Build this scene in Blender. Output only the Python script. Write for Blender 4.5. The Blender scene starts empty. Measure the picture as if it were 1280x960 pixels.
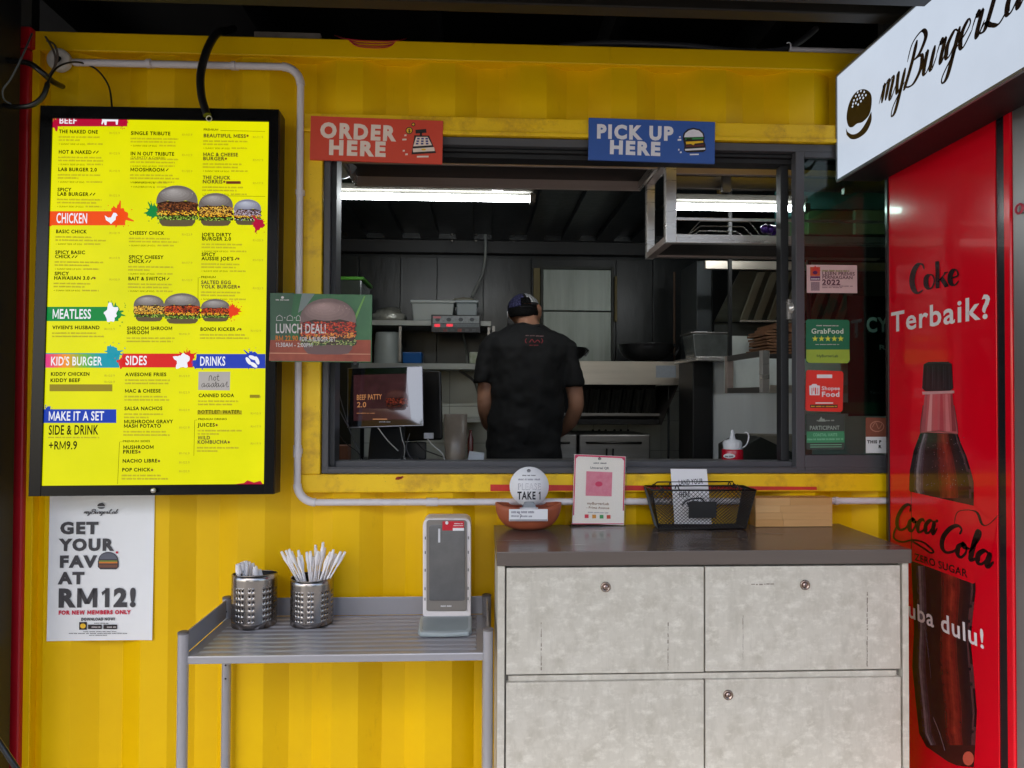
import bpy, bmesh, math, random
from mathutils import Vector, Matrix
random.seed(7)
S = bpy.context.scene
COL = S.collection
# ------------------------------------------------------------------ camera
F = 880.0
PITCH, YAW, ROLL = math.radians(0.95), math.radians(2.65), math.radians(0.24)
CAM = Vector((0, 0, 1.45))
fwd = Vector((math.sin(YAW)*math.cos(PITCH), math.cos(YAW)*math.cos(PITCH), math.sin(PITCH)))
rt0 = Vector((math.cos(YAW), -math.sin(YAW), 0)); up0 = rt0.cross(fwd)
rt = rt0*math.cos(ROLL) + up0*math.sin(ROLL); up = up0*math.cos(ROLL) - rt0*math.sin(ROLL)
cd = bpy.data.cameras.new('camera'); cam = bpy.data.objects.new('camera', cd); COL.objects.link(cam)
cd.sensor_width = 36; cd.lens = F*36/1280; cd.clip_start = 0.02; cd.clip_end = 500
cam.matrix_world = Matrix(((rt.x, up.x, -fwd.x, CAM.x), (rt.y, up.y, -fwd.y, CAM.y), (rt.z, up.z, -fwd.z, CAM.z), (0, 0, 0, 1)))
S.camera = cam
# ------------------------------------------------------------------ sky, sun, exposure
w = bpy.data.worlds.new('World'); S.world = w; w.use_nodes = True
nt = w.node_tree; sky = nt.nodes.new('ShaderNodeTexSky'); sky.sky_type = 'NISHITA'; sky.sun_disc = False
SUN_EL, SUN_AZ = math.radians(48), math.radians(205)     # azimuth clockwise from +Y: behind the camera
sky.sun_elevation = SUN_EL; sky.sun_rotation = SUN_AZ; sky.air_density = 1.0; sky.dust_density = 2.5; sky.ozone_density = 1.0
bg = nt.nodes['Background']; bg.inputs['Strength'].default_value = 0.12
nt.links.new(sky.outputs[0], bg.inputs[0])
sl = bpy.data.lights.new('sun', 'SUN'); sl.energy = 1.5; sl.angle = math.radians(14); sl.color = (1, .95, .88)
so = bpy.data.objects.new('sun', sl); COL.objects.link(so)
sd = Vector((math.sin(SUN_AZ)*math.cos(SUN_EL), math.cos(SUN_AZ)*math.cos(SUN_EL), math.sin(SUN_EL)))
so.rotation_euler = sd.to_track_quat('Z', 'Y').to_euler(); so.location = (0, -6, 8)
S.view_settings.view_transform = 'Standard'; S.view_settings.look = 'None'
EXP = 1.87; S.view_settings.exposure = EXP; LIT = 2**-EXP; S.view_settings.gamma = 1
S.render.engine = 'CYCLES'
S.cycles.max_bounces = 8; S.cycles.transparent_max_bounces = 12; S.cycles.use_denoising = True
# ------------------------------------------------------------------ projection helpers (photo pixel -> place)
def ray(px, py): return fwd*F + rt*(px-640) - up*(py-480)
def P(px, py, Y): d = ray(px, py); return CAM + d*(Y/d.y)
def PX(px, py, X): d = ray(px, py); return CAM + d*(X/d.x)
def PZ(px, py, Z): d = ray(px, py); return CAM + d*((Z-CAM.z)/d.z)
def lin(c):
    return tuple(((x/255)/12.92 if x/255 <= .04045 else ((x/255+.055)/1.055)**2.4) for x in c)
# ------------------------------------------------------------------ materials
MATS = {}
def mat(name, c, rough=.5, metal=0, var=.12, vs=6, bump=0, bs=40, stretch=(1,1,1), emit=0, coat=0, c2=None, spec=.5, trans=0, alpha=1, sss=0):
    """c, c2: sRGB 0-255 base colours mixed by noise"""
    if name in MATS: return MATS[name]
    m = bpy.data.materials.new(name); m.use_nodes = True; n = m.node_tree.nodes; l = m.node_tree.links
    b = n['Principled BSDF']; a = lin(c)
    b.inputs['Roughness'].default_value = rough; b.inputs['Metallic'].default_value = metal
    b.inputs['Specular IOR Level'].default_value = spec
    b.inputs['Coat Weight'].default_value = coat; b.inputs['Coat Roughness'].default_value = .04
    b.inputs['Transmission Weight'].default_value = trans; b.inputs['Alpha'].default_value = alpha
    b.inputs['Base Color'].default_value = (*a, 1)
    if sss: b.inputs['Subsurface Weight'].default_value = sss; b.inputs['Subsurface Radius'].default_value = (.01, .004, .002)
    if emit:
        b.inputs['Emission Color'].default_value = (*a, 1); b.inputs['Emission Strength'].default_value = emit
        b.inputs['Base Color'].default_value = (a[0]*.05, a[1]*.05, a[2]*.05, 1)
    if var or bump:
        tc = n.new('ShaderNodeTexCoord'); mp = n.new('ShaderNodeMapping'); mp.inputs['Scale'].default_value = stretch
        l.new(tc.outputs['Object'], mp.inputs[0])
    if var:
        nz = n.new('ShaderNodeTexNoise'); nz.inputs['Scale'].default_value = vs; nz.inputs['Detail'].default_value = 8
        nz.inputs['Roughness'].default_value = .62
        l.new(mp.outputs[0], nz.inputs[0])
        mr = n.new('ShaderNodeMapRange'); mr.inputs[1].default_value = .3; mr.inputs[2].default_value = .7
        l.new(nz.outputs[0], mr.inputs[0])
        mx = n.new('ShaderNodeMix'); mx.data_type = 'RGBA'
        A, B = (tuple(x*(1-var) for x in a), tuple(min(1, x*(1+var)) for x in a)) if c2 is None else (a, lin(c2))
        mx.inputs[6].default_value = (*A, 1); mx.inputs[7].default_value = (*B, 1)
        l.new(mr.outputs[0], mx.inputs[0])
        l.new(mx.outputs[2], b.inputs['Emission Color' if emit else 'Base Color'])
        ad = n.new('ShaderNodeMapRange'); ad.inputs[3].default_value = max(.02, rough*.8); ad.inputs[4].default_value = min(1, rough*1.2)
        l.new(nz.outputs[0], ad.inputs[0]); l.new(ad.outputs[0], b.inputs['Roughness'])
    if bump:
        n2 = n.new('ShaderNodeTexNoise'); n2.inputs['Scale'].default_value = bs; n2.inputs['Detail'].default_value = 5
        l.new(mp.outputs[0], n2.inputs[0]); bp = n.new('ShaderNodeBump'); bp.inputs['Strength'].default_value = bump
        bp.inputs['Distance'].default_value = .01; l.new(n2.outputs[0], bp.inputs['Height']); l.new(bp.outputs[0], b.inputs['Normal'])
    MATS[name] = m; return m
def wear(m, col, scale, lo, hi, seed=0, stretch=(1,1,1), rough=None):
    """worn spots: a second colour where a noise passes a threshold"""
    n = m.node_tree.nodes; l = m.node_tree.links; b = n['Principled BSDF']
    src = b.inputs['Base Color'].links[0].from_socket if b.inputs['Base Color'].links else None
    tc = n.new('ShaderNodeTexCoord'); mp = n.new('ShaderNodeMapping'); mp.inputs['Scale'].default_value = stretch; mp.inputs['Location'].default_value = (seed*3.1, seed*1.7, seed)
    l.new(tc.outputs['Object'], mp.inputs[0])
    nz = n.new('ShaderNodeTexNoise'); nz.inputs['Scale'].default_value = scale; nz.inputs['Detail'].default_value = 10; nz.inputs['Roughness'].default_value = .7
    l.new(mp.outputs[0], nz.inputs[0]); r = n.new('ShaderNodeMapRange'); r.inputs[1].default_value = lo; r.inputs[2].default_value = hi
    l.new(nz.outputs[0], r.inputs[0]); mx = n.new('ShaderNodeMix'); mx.data_type = 'RGBA'
    l.new(r.outputs[0], mx.inputs[0])
    if src: l.new(src, mx.inputs[6])
    else: mx.inputs[6].default_value = b.inputs['Base Color'].default_value
    mx.inputs[7].default_value = (*lin(col), 1); l.new(mx.outputs[2], b.inputs['Base Color'])
    return m
def glassmat(name, tint, refl_rough=.02, ior=1.5):
    m = bpy.data.materials.new(name); m.use_nodes = True; n = m.node_tree.nodes; l = m.node_tree.links
    for x in list(n): n.remove(x)
    o = n.new('ShaderNodeOutputMaterial'); t = n.new('ShaderNodeBsdfTransparent'); g = n.new('ShaderNodeBsdfGlossy')
    t.inputs[0].default_value = (*tint, 1); g.inputs['Roughness'].default_value = refl_rough
    f = n.new('ShaderNodeFresnel'); f.inputs[0].default_value = ior; mx = n.new('ShaderNodeMixShader')
    l.new(f.outputs[0], mx.inputs[0]); l.new(t.outputs[0], mx.inputs[1]); l.new(g.outputs[0], mx.inputs[2]); l.new(mx.outputs[0], o.inputs[0])
    MATS[name] = m; return m
def ink(name, c, rough=.55, emit=0, coat=0, var=.05, vs=30, c2=None, spec=.5): return mat(name, c, rough, 0, var, vs, 0, emit=emit, coat=coat, c2=c2, spec=spec)
# ------------------------------------------------------------------ mesh builder
class MB:
    def __init__(s, M=None): s.v = []; s.f = []; s.mi = []; s.m = []; s.M = M; s.sm = []
    def slot(s, m):
        if m is None: return 0
        if m not in s.m: s.m.append(m)
        return s.m.index(m)
    def add(s, vs, fs, m=None, smooth=False):
        o = len(s.v)
        for p in vs:
            p = Vector(p); s.v.append(s.M @ p if s.M is not None else p)
        k = s.slot(m)
        for f in fs: s.f.append([i+o for i in f]); s.mi.append(k); s.sm.append(smooth)
        return s
    def box(s, x0, x1, y0, y1, z0, z1, m=None):
        x0, x1 = sorted((x0, x1)); y0, y1 = sorted((y0, y1)); z0, z1 = sorted((z0, z1))
        v = [(x0,y0,z0),(x1,y0,z0),(x1,y1,z0),(x0,y1,z0),(x0,y0,z1),(x1,y0,z1),(x1,y1,z1),(x0,y1,z1)]
        return s.add(v, [(0,3,2,1),(4,5,6,7),(0,1,5,4),(1,2,6,5),(2,3,7,6),(3,0,4,7)], m)
    def pbox(s, a, b, Y, dep, m=None):
        """box whose front face spans photo pixels a..b on the plane y = Y, dep deep"""
        mx, my = (a[0]+b[0])/2, (a[1]+b[1])/2
        return s.box(P(a[0], my, Y).x, P(b[0], my, Y).x, Y, Y+dep, P(mx, b[1], Y).z, P(mx, a[1], Y).z, m)
    def hexa(s, p, m=None):   # 8 corners: bottom 4 ccw, top 4 ccw
        return s.add(p, [(0,3,2,1),(4,5,6,7),(0,1,5,4),(1,2,6,5),(2,3,7,6),(3,0,4,7)], m)
    def prism(s, poly, d, m=None):     # poly: 3D points planar, d: extrusion vector
        n = len(poly); d = Vector(d); v = [Vector(p) for p in poly]; v2 = [p+d for p in v]
        return s.add(v+v2, [list(range(n))[::-1], list(range(n, 2*n))]+[(i, (i+1) % n, n+(i+1) % n, n+i) for i in range(n)], m)
    def tube(s, pts, r, m=None, seg=8, caps=True, closed=False, sub=0):
        pts = [Vector(p) for p in pts]
        if sub: pts = crom(pts, sub, closed)
        n = len(pts); rr = r if isinstance(r, (list, tuple)) else [r]*n
        if len(rr) != n: rr = [rr[min(len(rr)-1, int(i/(n-1)*(len(rr)-1)+.5))] for i in range(n)]
        vs = []; prev = None
        for i, p in enumerate(pts):
            if closed: t = (pts[(i+1) % n]-pts[i-1]).normalized()
            else: t = (pts[min(i+1, n-1)]-pts[max(i-1, 0)]).normalized()
            if prev is None:
                a = Vector((0,0,1)) if abs(t.z) < .9 else Vector((1,0,0)); u = (a-t*a.dot(t)).normalized()
            else:
                u = prev-t*prev.dot(t); u = u.normalized() if u.length > 1e-6 else t.orthogonal().normalized()
            prev = u; w_ = t.cross(u)
            for k in range(seg):
                g = 2*math.pi*k/seg; vs.append(p+(u*math.cos(g)+w_*math.sin(g))*rr[i])
        fs = []
        for i in range(n if closed else n-1):
            j = (i+1) % n
            for k in range(seg): fs.append((i*seg+k, i*seg+(k+1) % seg, j*seg+(k+1) % seg, j*seg+k))
        s.add(vs, fs, m, seg > 5)
        if caps and not closed:
            s.add(vs[:seg], [list(range(seg))[::-1]], m); s.add(vs[-seg:], [list(range(seg))], m)
        return s
    def lathe(s, prof, c, m=None, seg=28, axis=(0,0,1), sx=1, sy=1, smooth=True):
        """prof: (radius, height) pairs along axis from c"""
        c = Vector(c); q = Vector((0,0,1)).rotation_difference(Vector(axis)); vs = []; n = len(prof)
        for r, h in prof:
            for k in range(seg):
                g = 2*math.pi*k/seg; vs.append(c+q @ Vector((r*math.cos(g)*sx, r*math.sin(g)*sy, h)))
        fs = []
        for i in range(n-1):
            for k in range(seg): fs.append((i*seg+k, i*seg+(k+1) % seg, (i+1)*seg+(k+1) % seg, (i+1)*seg+k))
        s.add(vs, fs, m, smooth)
        if prof[0][0] > 1e-5: s.add(vs[:seg], [list(range(seg))[::-1]], m)
        if prof[-1][0] > 1e-5: s.add(vs[-seg:], [list(range(seg))], m)
        return s
    def mesh(s, name, m, off):
        me = bpy.data.meshes.new(name); me.from_pydata([tuple(p-off) for p in s.v], [], s.f)
        ms = s.m if s.m else [m]
        for x in ms: me.materials.append(x if x is not None else m)
        me.polygons.foreach_set('material_index', s.mi); me.polygons.foreach_set('use_smooth', s.sm); me.update()
        return me
    def center(s):
        xs = [p.x for p in s.v]; ys = [p.y for p in s.v]; zs = [p.z for p in s.v]
        return Vector(((min(xs)+max(xs))/2, (min(ys)+max(ys))/2, min(zs)))
def crom(pts, sub, closed=False):
    out = []; n = len(pts)
    for i in range(n if closed else n-1):
        if closed: a, b, c, d = pts[i-1], pts[i], pts[(i+1) % n], pts[(i+2) % n]
        else: a, b, c, d = pts[max(i-1, 0)], pts[i], pts[i+1], pts[min(i+2, n-1)]
        for k in range(sub):
            t = k/sub; out.append(.5*((2*b)+(c-a)*t+(2*a-5*b+4*c-d)*t*t+(3*b-a-3*c+d)*t**3))
    if not closed: out.append(pts[-1])
    return out
def bevel(o, wd, seg=2):
    md = o.modifiers.new('bevel', 'BEVEL'); md.width = wd; md.segments = seg; md.limit_method = 'ANGLE'; md.angle_limit = math.radians(35)
def tagit(o, label=None, cat=None, group=None, kind=None):
    if label: o['label'] = label
    if cat: o['category'] = cat
    if group: o['group'] = group
    if kind: o['kind'] = kind
    return o
def part(name, mb, m, root, bev=0, label=None, kind=None):
    off = mb.center(); o = bpy.data.objects.new(name, mb.mesh(name, m, off)); COL.objects.link(o); o.location = off
    o.parent = root
    W = root['_w'] if False else WORLD.get(root.name)
    o.matrix_parent_inverse = W.inverted()
    WORLD[o.name] = W @ W.inverted() @ Matrix.Translation(off)
    if bev: bevel(o, bev)
    if label: o['label'] = label
    if kind: o['kind'] = kind
    return o
WORLD = {}
def thing(name, loc, label, cat, group=None, kind=None):
    o = bpy.data.objects.new(name, None); COL.objects.link(o); o.location = loc; o.empty_display_size = .05
    WORLD[o.name] = Matrix.Translation(Vector(loc))
    return tagit(o, label, cat, group, kind)
def single(name, mb, m, label=None, cat=None, group=None, kind=None, bev=0):
    off = mb.center(); o = bpy.data.objects.new(name, mb.mesh(name, m, off)); COL.objects.link(o); o.location = off
    WORLD[o.name] = Matrix.Translation(off)
    if bev: bevel(o, bev)
    return tagit(o, label, cat, group, kind)
def copyobj(o, parent=None, delta=Vector((0,0,0))):
    c = o.copy(); COL.objects.link(c)
    if parent: c.parent = parent
    return c
# ------------------------------------------------------------------ glyphs (read once from Blender's own built-in font)
GL = {}
CH = "ABCDEFGHIJKLMNOPQRSTUVWXYZabcdefghijklmnopqrstuvwxyz0123456789.,!?&+-'()*:$"
def glyphs():
    cu = bpy.data.curves.new('t', 'FONT'); ob = bpy.data.objects.new('t', cu); COL.objects.link(ob)
    cu.resolution_u = 3; cu.size = 1
    dg = bpy.context.evaluated_depsgraph_get()
    def ev(body):
        cu.body = body; dg.update(); e = ob.evaluated_get(dg); me = e.to_mesh()
        v = [(p.co.x, p.co.y) for p in me.vertices]; f = [tuple(p.vertices) for p in me.polygons]; e.to_mesh_clear(); return v, f
    for st, off in (('r', 0), ('b', .018), ('x', .034), ('h', .055)):
        cu.offset = off
        H = max(p[0] for p in ev('H')[0])
        for c in CH:
            v, f = ev(c); v2, _ = ev(c+'H'); adv = max(p[0] for p in v2)-H
            GL[st, c] = (v, f, adv)
        GL[st, ' '] = ([], [], .27)
        Hc = max(p[1] for p in GL[st, 'H'][0]); w = {'r': .06, 'b': .1, 'x': .135, 'h': .175}[st]; y0 = min(p[1] for p in GL[st, 'H'][0])
        def rects(qs): v = [p for q in qs for p in q]; return v, [tuple(range(4*i, 4*i+4)) for i in range(len(qs))]
        W_ = .62+w; x0 = .04
        v, f = rects([[(x0, y0), (x0+w, y0), (x0+w, Hc), (x0, Hc)], [(x0+W_-w, y0), (x0+W_, y0), (x0+W_, Hc), (x0+W_-w, Hc)], [(x0+W_/2-w*.55, Hc*.12), (x0+W_/2+w*.55, Hc*.12), (x0+w, Hc), (x0, Hc)], [(x0+W_/2-w*.55, Hc*.12), (x0+W_/2+w*.55, Hc*.12), (x0+W_, Hc), (x0+W_-w, Hc)]])
        GL[st, 'M'] = (v, f, W_+.08)
        W_ = .80+w; q_ = W_/4
        v, f = rects([[(x0+q_-w*.5, y0), (x0+q_+w*.5, y0), (x0+w, Hc), (x0, Hc)], [(x0+q_-w*.5, y0), (x0+q_+w*.5, y0), (x0+2*q_+w*.45, Hc), (x0+2*q_-w*.45, Hc)], [(x0+3*q_-w*.5, y0), (x0+3*q_+w*.5, y0), (x0+2*q_+w*.45, Hc), (x0+2*q_-w*.45, Hc)], [(x0+3*q_-w*.5, y0), (x0+3*q_+w*.5, y0), (x0+W_, Hc), (x0+W_-w, Hc)]])
        GL[st, 'W'] = (v, f, W_+.04)
        v, f = rects([[(.16, y0), (.16+w, y0), (.16+w, Hc), (.16, Hc)], [(.02, Hc-.17), (.02+w*.2, Hc-.17-w*.8), (.16+w*.5, Hc-w*.7), (.16+w*.5, Hc)]])
        GL[st, '1'] = (v, f, .24+w)
        GL[st, 'cap'] = max(p[1] for p in GL[st, 'H'][0])
    bpy.data.objects.remove(ob); bpy.data.curves.remove(cu)
glyphs()
# ------------------------------------------------------------------ flat print on a plane
class Frame:
    """plane in space: origin O, unit U (right), V (up), N (towards the viewer)"""
    def __init__(s, O, U, V, w=0, h=0): s.O = O; s.U = U.normalized(); s.N = U.cross(V).normalized(); s.V = s.N.cross(s.U).normalized(); s.w = w; s.h = h
    def uv(s, px, py):
        d = ray(px, py); t = (s.O-CAM).dot(s.N)/d.dot(s.N); p = CAM+d*t-s.O; return Vector((p.dot(s.U), p.dot(s.V)))
    def at(s, u, v, n=0): return s.O+s.U*u+s.V*v+s.N*n
    def M(s): return Matrix(((s.U.x, s.V.x, s.N.x, s.O.x), (s.U.y, s.V.y, s.N.y, s.O.y), (s.U.z, s.V.z, s.N.z, s.O.z), (0,0,0,1)))
    def shift(s, n): return Frame(s.O+s.N*n, s.U, s.V, s.w, s.h)
def quad(tl, tr, br, bl, Yt, Yb=None):
    Yb = Yt if Yb is None else Yb
    a, b, c, d = P(*tl, Yt), P(*tr, Yt), P(*br, Yb), P(*bl, Yb)
    U = ((b-a)+(c-d)).normalized(); V = ((a-d)+(b-c)); V = (V-U*V.dot(U)).normalized()
    return Frame((a+b+c+d)/4, U, V, ((b-a).length+(c-d).length)/2, ((a-d).length+(b-c).length)/2)
class Print:
    def __init__(s, fr, lift=.0004): s.fr = fr; s.mb = MB(); s.n = lift
    def up(s, d=.00025): s.n += d
    def _add(s, pts, faces, m): s.mb.add([s.fr.at(p[0], p[1], s.n) for p in pts], faces, m)
    def poly(s, pts, m, px=True):
        q = [s.fr.uv(*p) for p in pts] if px else [Vector(p) for p in pts]
        a = sum(q[i].x*q[(i+1) % len(q)].y-q[(i+1) % len(q)].x*q[i].y for i in range(len(q)))
        if a < 0: q.reverse()
        s._add(q, [list(range(len(q)))], m)
    def rect(s, x0, y0, x1, y1, m): s.poly([(x0, y0), (x1, y0), (x1, y1), (x0, y1)], m)
    def full(s, m, inset=0):
        a, b = s.fr.w/2-inset, s.fr.h/2-inset; s.poly([(-a, -b), (a, -b), (a, b), (-a, b)], m, False)
    def disc(s, cx, cy, rx, ry, m, n=20, jit=0, rot=0, rnd=random):
        c_, s_ = math.cos(rot), math.sin(rot); q = []
        for k in range(n):
            g = 2*math.pi*k/n; r = 1+jit*(rnd.random()-.5)*2; x = rx*r*math.cos(g); y = ry*r*math.sin(g)
            q.append((cx+x*c_-y*s_, cy+x*s_+y*c_))
        s.poly(q, m)
    def line(s, pts, wpx, m, sub=0, pen=None):
        """stroke through pixel points; pen=(wmin,wmax) gives a calligraphic nib: downstrokes thick"""
        pts = [Vector((p[0], p[1])) for p in pts]
        if sub: pts = crom(pts, sub)
        L = []; R = []
        n = len(pts)
        for i, p in enumerate(pts):
            t = (pts[min(i+1, n-1)]-pts[max(i-1, 0)])
            if t.length < 1e-6: t = Vector((1, 0))
            t.normalize(); nn = Vector((-t.y, t.x))
            ww = wpx if pen is None else pen[0]+(pen[1]-pen[0])*max(0, t.y)**1.3
            if pen: ww *= min(1, .35+min(i, n-1-i)/3)
            L.append(p+nn*ww/2); R.append(p-nn*ww/2)
        for i in range(n-1):
            q = [s.fr.uv(*x) for x in (L[i], L[i+1], R[i+1], R[i])]
            s._add(q, [(0, 1, 2, 3)], m)
    def text(s, t, x0, y0, x1, y1, cap, m, st='r', sp=0, slant=0):
        """baseline from (x0,y0) to (x1,y1) in photo pixels, capitals cap pixels tall"""
        a, b, c = s.fr.uv(x0, y0), s.fr.uv(x1, y0 if y1 is None else y1), s.fr.uv(x0, y0-cap)
        if y1 is None: b = Vector((b.x, a.y))
        e = (b-a); L = e.length; e.normalize(); hgt = (c-a).length; v_ = Vector((-e.y, e.x))
        sp = sp+{'r': .01, 'b': .035, 'x': .065, 'h': .10}[st]; adv = 0
        for ch in t: adv += GL.get((st, ch), GL[st, 'x'])[2]+sp
        adv = max(adv-sp-.06, .2); kx = L/adv; ky = hgt/GL[st, 'cap']; x = -.03
        for ch in t:
            g = GL.get((st, ch), None)
            if g and g[0]:
                q = [a+e*((x+p[0]+slant*p[1])*kx)+v_*(p[1]*ky) for p in g[0]]
                s._add(q, g[1], m)
            x += (g[2] if g else .5)+sp
    def grey(s, x0, y0, x1, y1, m, hh, seed=0):
        """small print too fine to read: rows of short word blocks"""
        r = random.Random(seed+int(x0*7+y0*13)); x = x0
        while x < x1:
            wd = min(x1-x, r.uniform(2.5, 8)); t = (x-x0)/max(1, x1-x0); t2 = (x+wd-x0)/max(1, x1-x0)
            ya, yb = y0+(y1-y0)*t, y0+(y1-y0)*t2
            k = 0
            while k < wd-.3:
                ww = r.uniform(.5, .95); s.poly([(x+k, ya-hh*r.uniform(.7, 1)), (x+k+ww, ya-hh*r.uniform(.7, 1)), (x+k+ww, ya), (x+k, ya)], m); k += ww+.32
            x += wd+1.1
    def splat(s, cx, cy, r, m, seed=1, n=96, drops=9):
        q = random.Random(seed); ph = [q.uniform(0, 6.28) for _ in range(5)]; sp_ = {q.randrange(n): q.uniform(.15, .5) for _ in range(11)}; pts = []
        for k in range(n):
            g = 2*math.pi*k/n; rr = r*(.74+.09*math.sin(3*g+ph[0])+.07*math.sin(5*g+ph[1])+.05*math.sin(9*g+ph[2]))
            for d in (-1, 0, 1): rr += r*sp_.get((k+d) % n, 0)*(1 if d == 0 else .55)
            pts.append((cx+rr*math.cos(g), cy+rr*math.sin(g)))
        s.poly(pts, m)
        for _ in range(drops):
            g = q.uniform(0, 6.28); d = r*q.uniform(1.05, 1.6); z = q.uniform(.3, .9); s.disc(cx+d*math.cos(g), cy+d*math.sin(g), z, z*q.uniform(.7, 1), m, 9)
    def build(s, name, root=None, label=None): return part(name, s.mb, None, root, 0, label)
# ================================================================== the setting
D = 2.2
yel = mat('yellow_paint', (242, 195, 0), .38, var=.05, vs=3, c2=(234, 185, 0), bump=.03, bs=12, spec=.25)
wear(yel, (206, 156, 12), 5, .62, .8, 1, (3, 3, .7)); wear(yel, (96, 70, 24), 48, .725, .745, 2)
yelw = mat('worn_yellow_paint', (250, 206, 4), .42, var=.05, vs=4, c2=(238, 190, 0), bump=.12, bs=60)
wear(yelw, (196, 146, 20), 7, .52, .68, 3); wear(yelw, (84, 62, 26), 55, .665, .70, 4, (1, 1, 2)); wear(yelw, (214, 150, 120), 9, .72, .735, 5)
redp = mat('red_paint', (172, 10, 26), .4, var=.12, vs=3, bump=.03)
slate = mat('dark_slate_paint', (15, 20, 21), .33, var=.25, vs=2.5, bump=.15, bs=14, stretch=(2, 2, .6))
wear(slate, (26, 32, 32), 3, .55, .8, 2, (1, 1, .3))
blackp = mat('black_paint', (14, 14, 15), .5, var=.2, vs=4)
roofm = mat('roof_black', (20, 18, 15), .7, var=.2, vs=3)
alu = mat('grey_window_frame', (76, 76, 80), .42, .0, var=.06, vs=3, bump=.03, bs=50)
alud = mat('dark_rubber', (22, 22, 24), .6, var=.1)
white = mat('white_plastic', (222, 220, 224), .35, var=.04, vs=8)
blk = mat('black_plastic', (17, 17, 18), .32, var=.1, vs=10)
ss = mat('stainless', (206, 201, 196), .28, .7, var=.1, vs=4, bump=.05, bs=30, stretch=(.3, .3, 6))
ssd = mat('dull_stainless', (142, 138, 134), .42, 1, var=.18, vs=5, bump=.06, bs=20, stretch=(.3, .3, 5))
ssb = mat('beige_stainless', (206, 196, 182), .34, .7, var=.1, vs=4, bump=.03, stretch=(.4, .4, 5))
paper = mat('white_paper', (226, 226, 228), .7, var=.02, vs=5)
# ground
g = MB(); g.box(-60, 60, -60, 60, -.3, 0); gm = mat('pavement_concrete', (122, 118, 112), .8, var=.15, vs=2, bump=.3, bs=25)
single('ground', g, gm, kind='structure')
# container geometry numbers
XL = P(38, 500, D).x; XR = XL+6.05
ZTOP = P(500, 53, D).z; ZRAIL = P(500, 74, D).z
OX0, OX1 = P(402.8, 400, D).x, P(1330, 400, D).x
OZ1, OZ0 = P(700, 173.5, D).z, P(760, 592, D).z
BZ1 = P(500, 146.5, D).z; BZ0 = P(700, 614.6, D).z; BX0 = P(378.5, 400, D).x
RC = P(495, 110, D).x; PITCHX = .2875; IY = 4.5; FZ = .25; CZ = 2.46
cont = thing('shipping_container', ((XL+XR)/2, 3.4, 0), 'yellow corrugated shipping container kitchen with a long serving window in its side', 'container')
def prof(x):
    t = ((x-RC)/PITCHX+.5) % 1-.5; t = abs(t)*PITCHX
    return .036*min(1, max(0, (.112-t-.009)/.068)) if t > .035 else .036
def brk(x0, x1):
    xs = {x0, x1}; k = math.floor((x0-RC)/PITCHX)-1
    while RC+k*PITCHX < x1+PITCHX:
        for o in (-.103, -.035, .035, .103):
            x = RC+k*PITCHX+o
            if x0 < x < x1: xs.add(x)
        k += 1
    return sorted(xs)
def corr(name, x0, x1, z0, z1, top=False, bot=False):
    mb = MB(); xs = brk(x0, x1); f = []
    zs = [z0]
    if bot: zs += [z0+.012, z0+.03, z0+.045]
    if top: zs += [z1-.045, z1-.03, z1-.012]
    zs.append(z1)
    fine = []
    for a, b in zip(xs, xs[1:]):
        n = 4 if abs(prof(a)-prof(b)) > .001 else 2
        fine += [a+(b-a)*i/n for i in range(n)]
    fine.append(xs[-1])
    vs = []
    for z in zs:
        k = 1.0
        if top: k = min(k, max(0, (z1-z)/.045))
        if bot: k = min(k, max(0, (z-z0)/.045))
        k = k*k*(3-2*k)
        for x in fine: vs.append((x, D+prof(x)*k+(1-k)*.02*0, z))
    n = len(fine)
    for j in range(len(zs)-1):
        for i in range(n-1): f.append((j*n+i, j*n+i+1, (j+1)*n+i+1, (j+1)*n+i))
    vb = [(v[0], v[1]+.003, v[2]) for v in vs]; N = len(vs)
    mb.add(vs+vb, f+[tuple(q+N for q in p[::-1]) for p in f])
    return part(name, mb, yel, cont)
corr('corrugated_panel', XL+.012, BX0+.006, .16, ZRAIL+.004, False, True)
corr('corrugated_panel', BX0+.0061, XR-.1, BZ1-.012, ZRAIL+.004)
corr('corrugated_panel', BX0+.0061, XR-.1, .16, BZ0+.012, False, True)
corr('corrugated_panel', OX1+.04, XR-.1, BZ0+.0121, BZ1-.0121)
m = MB(); m.box(XL+.002, XR, D-.012, D+.05, ZRAIL-.006, ZTOP); part('top_rail', m, yel, cont, .004)
m = MB(); m.box(XL+.002, XR, D-.012, D+.1, .06, .162); part('bottom_rail', m, yel, cont, .004)
m = MB(); m.box(XL-.066, XL, D-.03, D+.12, .06, P(30, 66, D).z); m.box(XL-.07, XL+.006, D-.035, D+.12, P(30, 66, D).z+.001, ZTOP+.002, redp); part('corner_post', m, redp, cont, .006, 'red painted left corner post')
m = MB(); m.box(XL-.003, XL+.02, D-.014, D+.03, .162, ZRAIL-.006); part('edge_flange', m, yel, cont, .002)
# yellow bars framing the opening
m = MB(); m.box(BX0, OX1+.05, D-.016, D+.05, OZ1, BZ1); m.box(BX0+.001, OX1+.049, D-.022, D-.0165, OZ1-.001, OZ1+.012); part('opening_frame', m, yelw, cont, .003)
m = MB(); m.box(BX0, OX1+.05, D-.016, D+.05, BZ0, OZ0); part('opening_frame', m, yelw, cont, .004)
m = MB(); m.box(BX0+.0002, OX0, D-.0162, D+.05, OZ0+.0002, OZ1-.0012); part('opening_frame', m, yelw, cont, .003)
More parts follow.
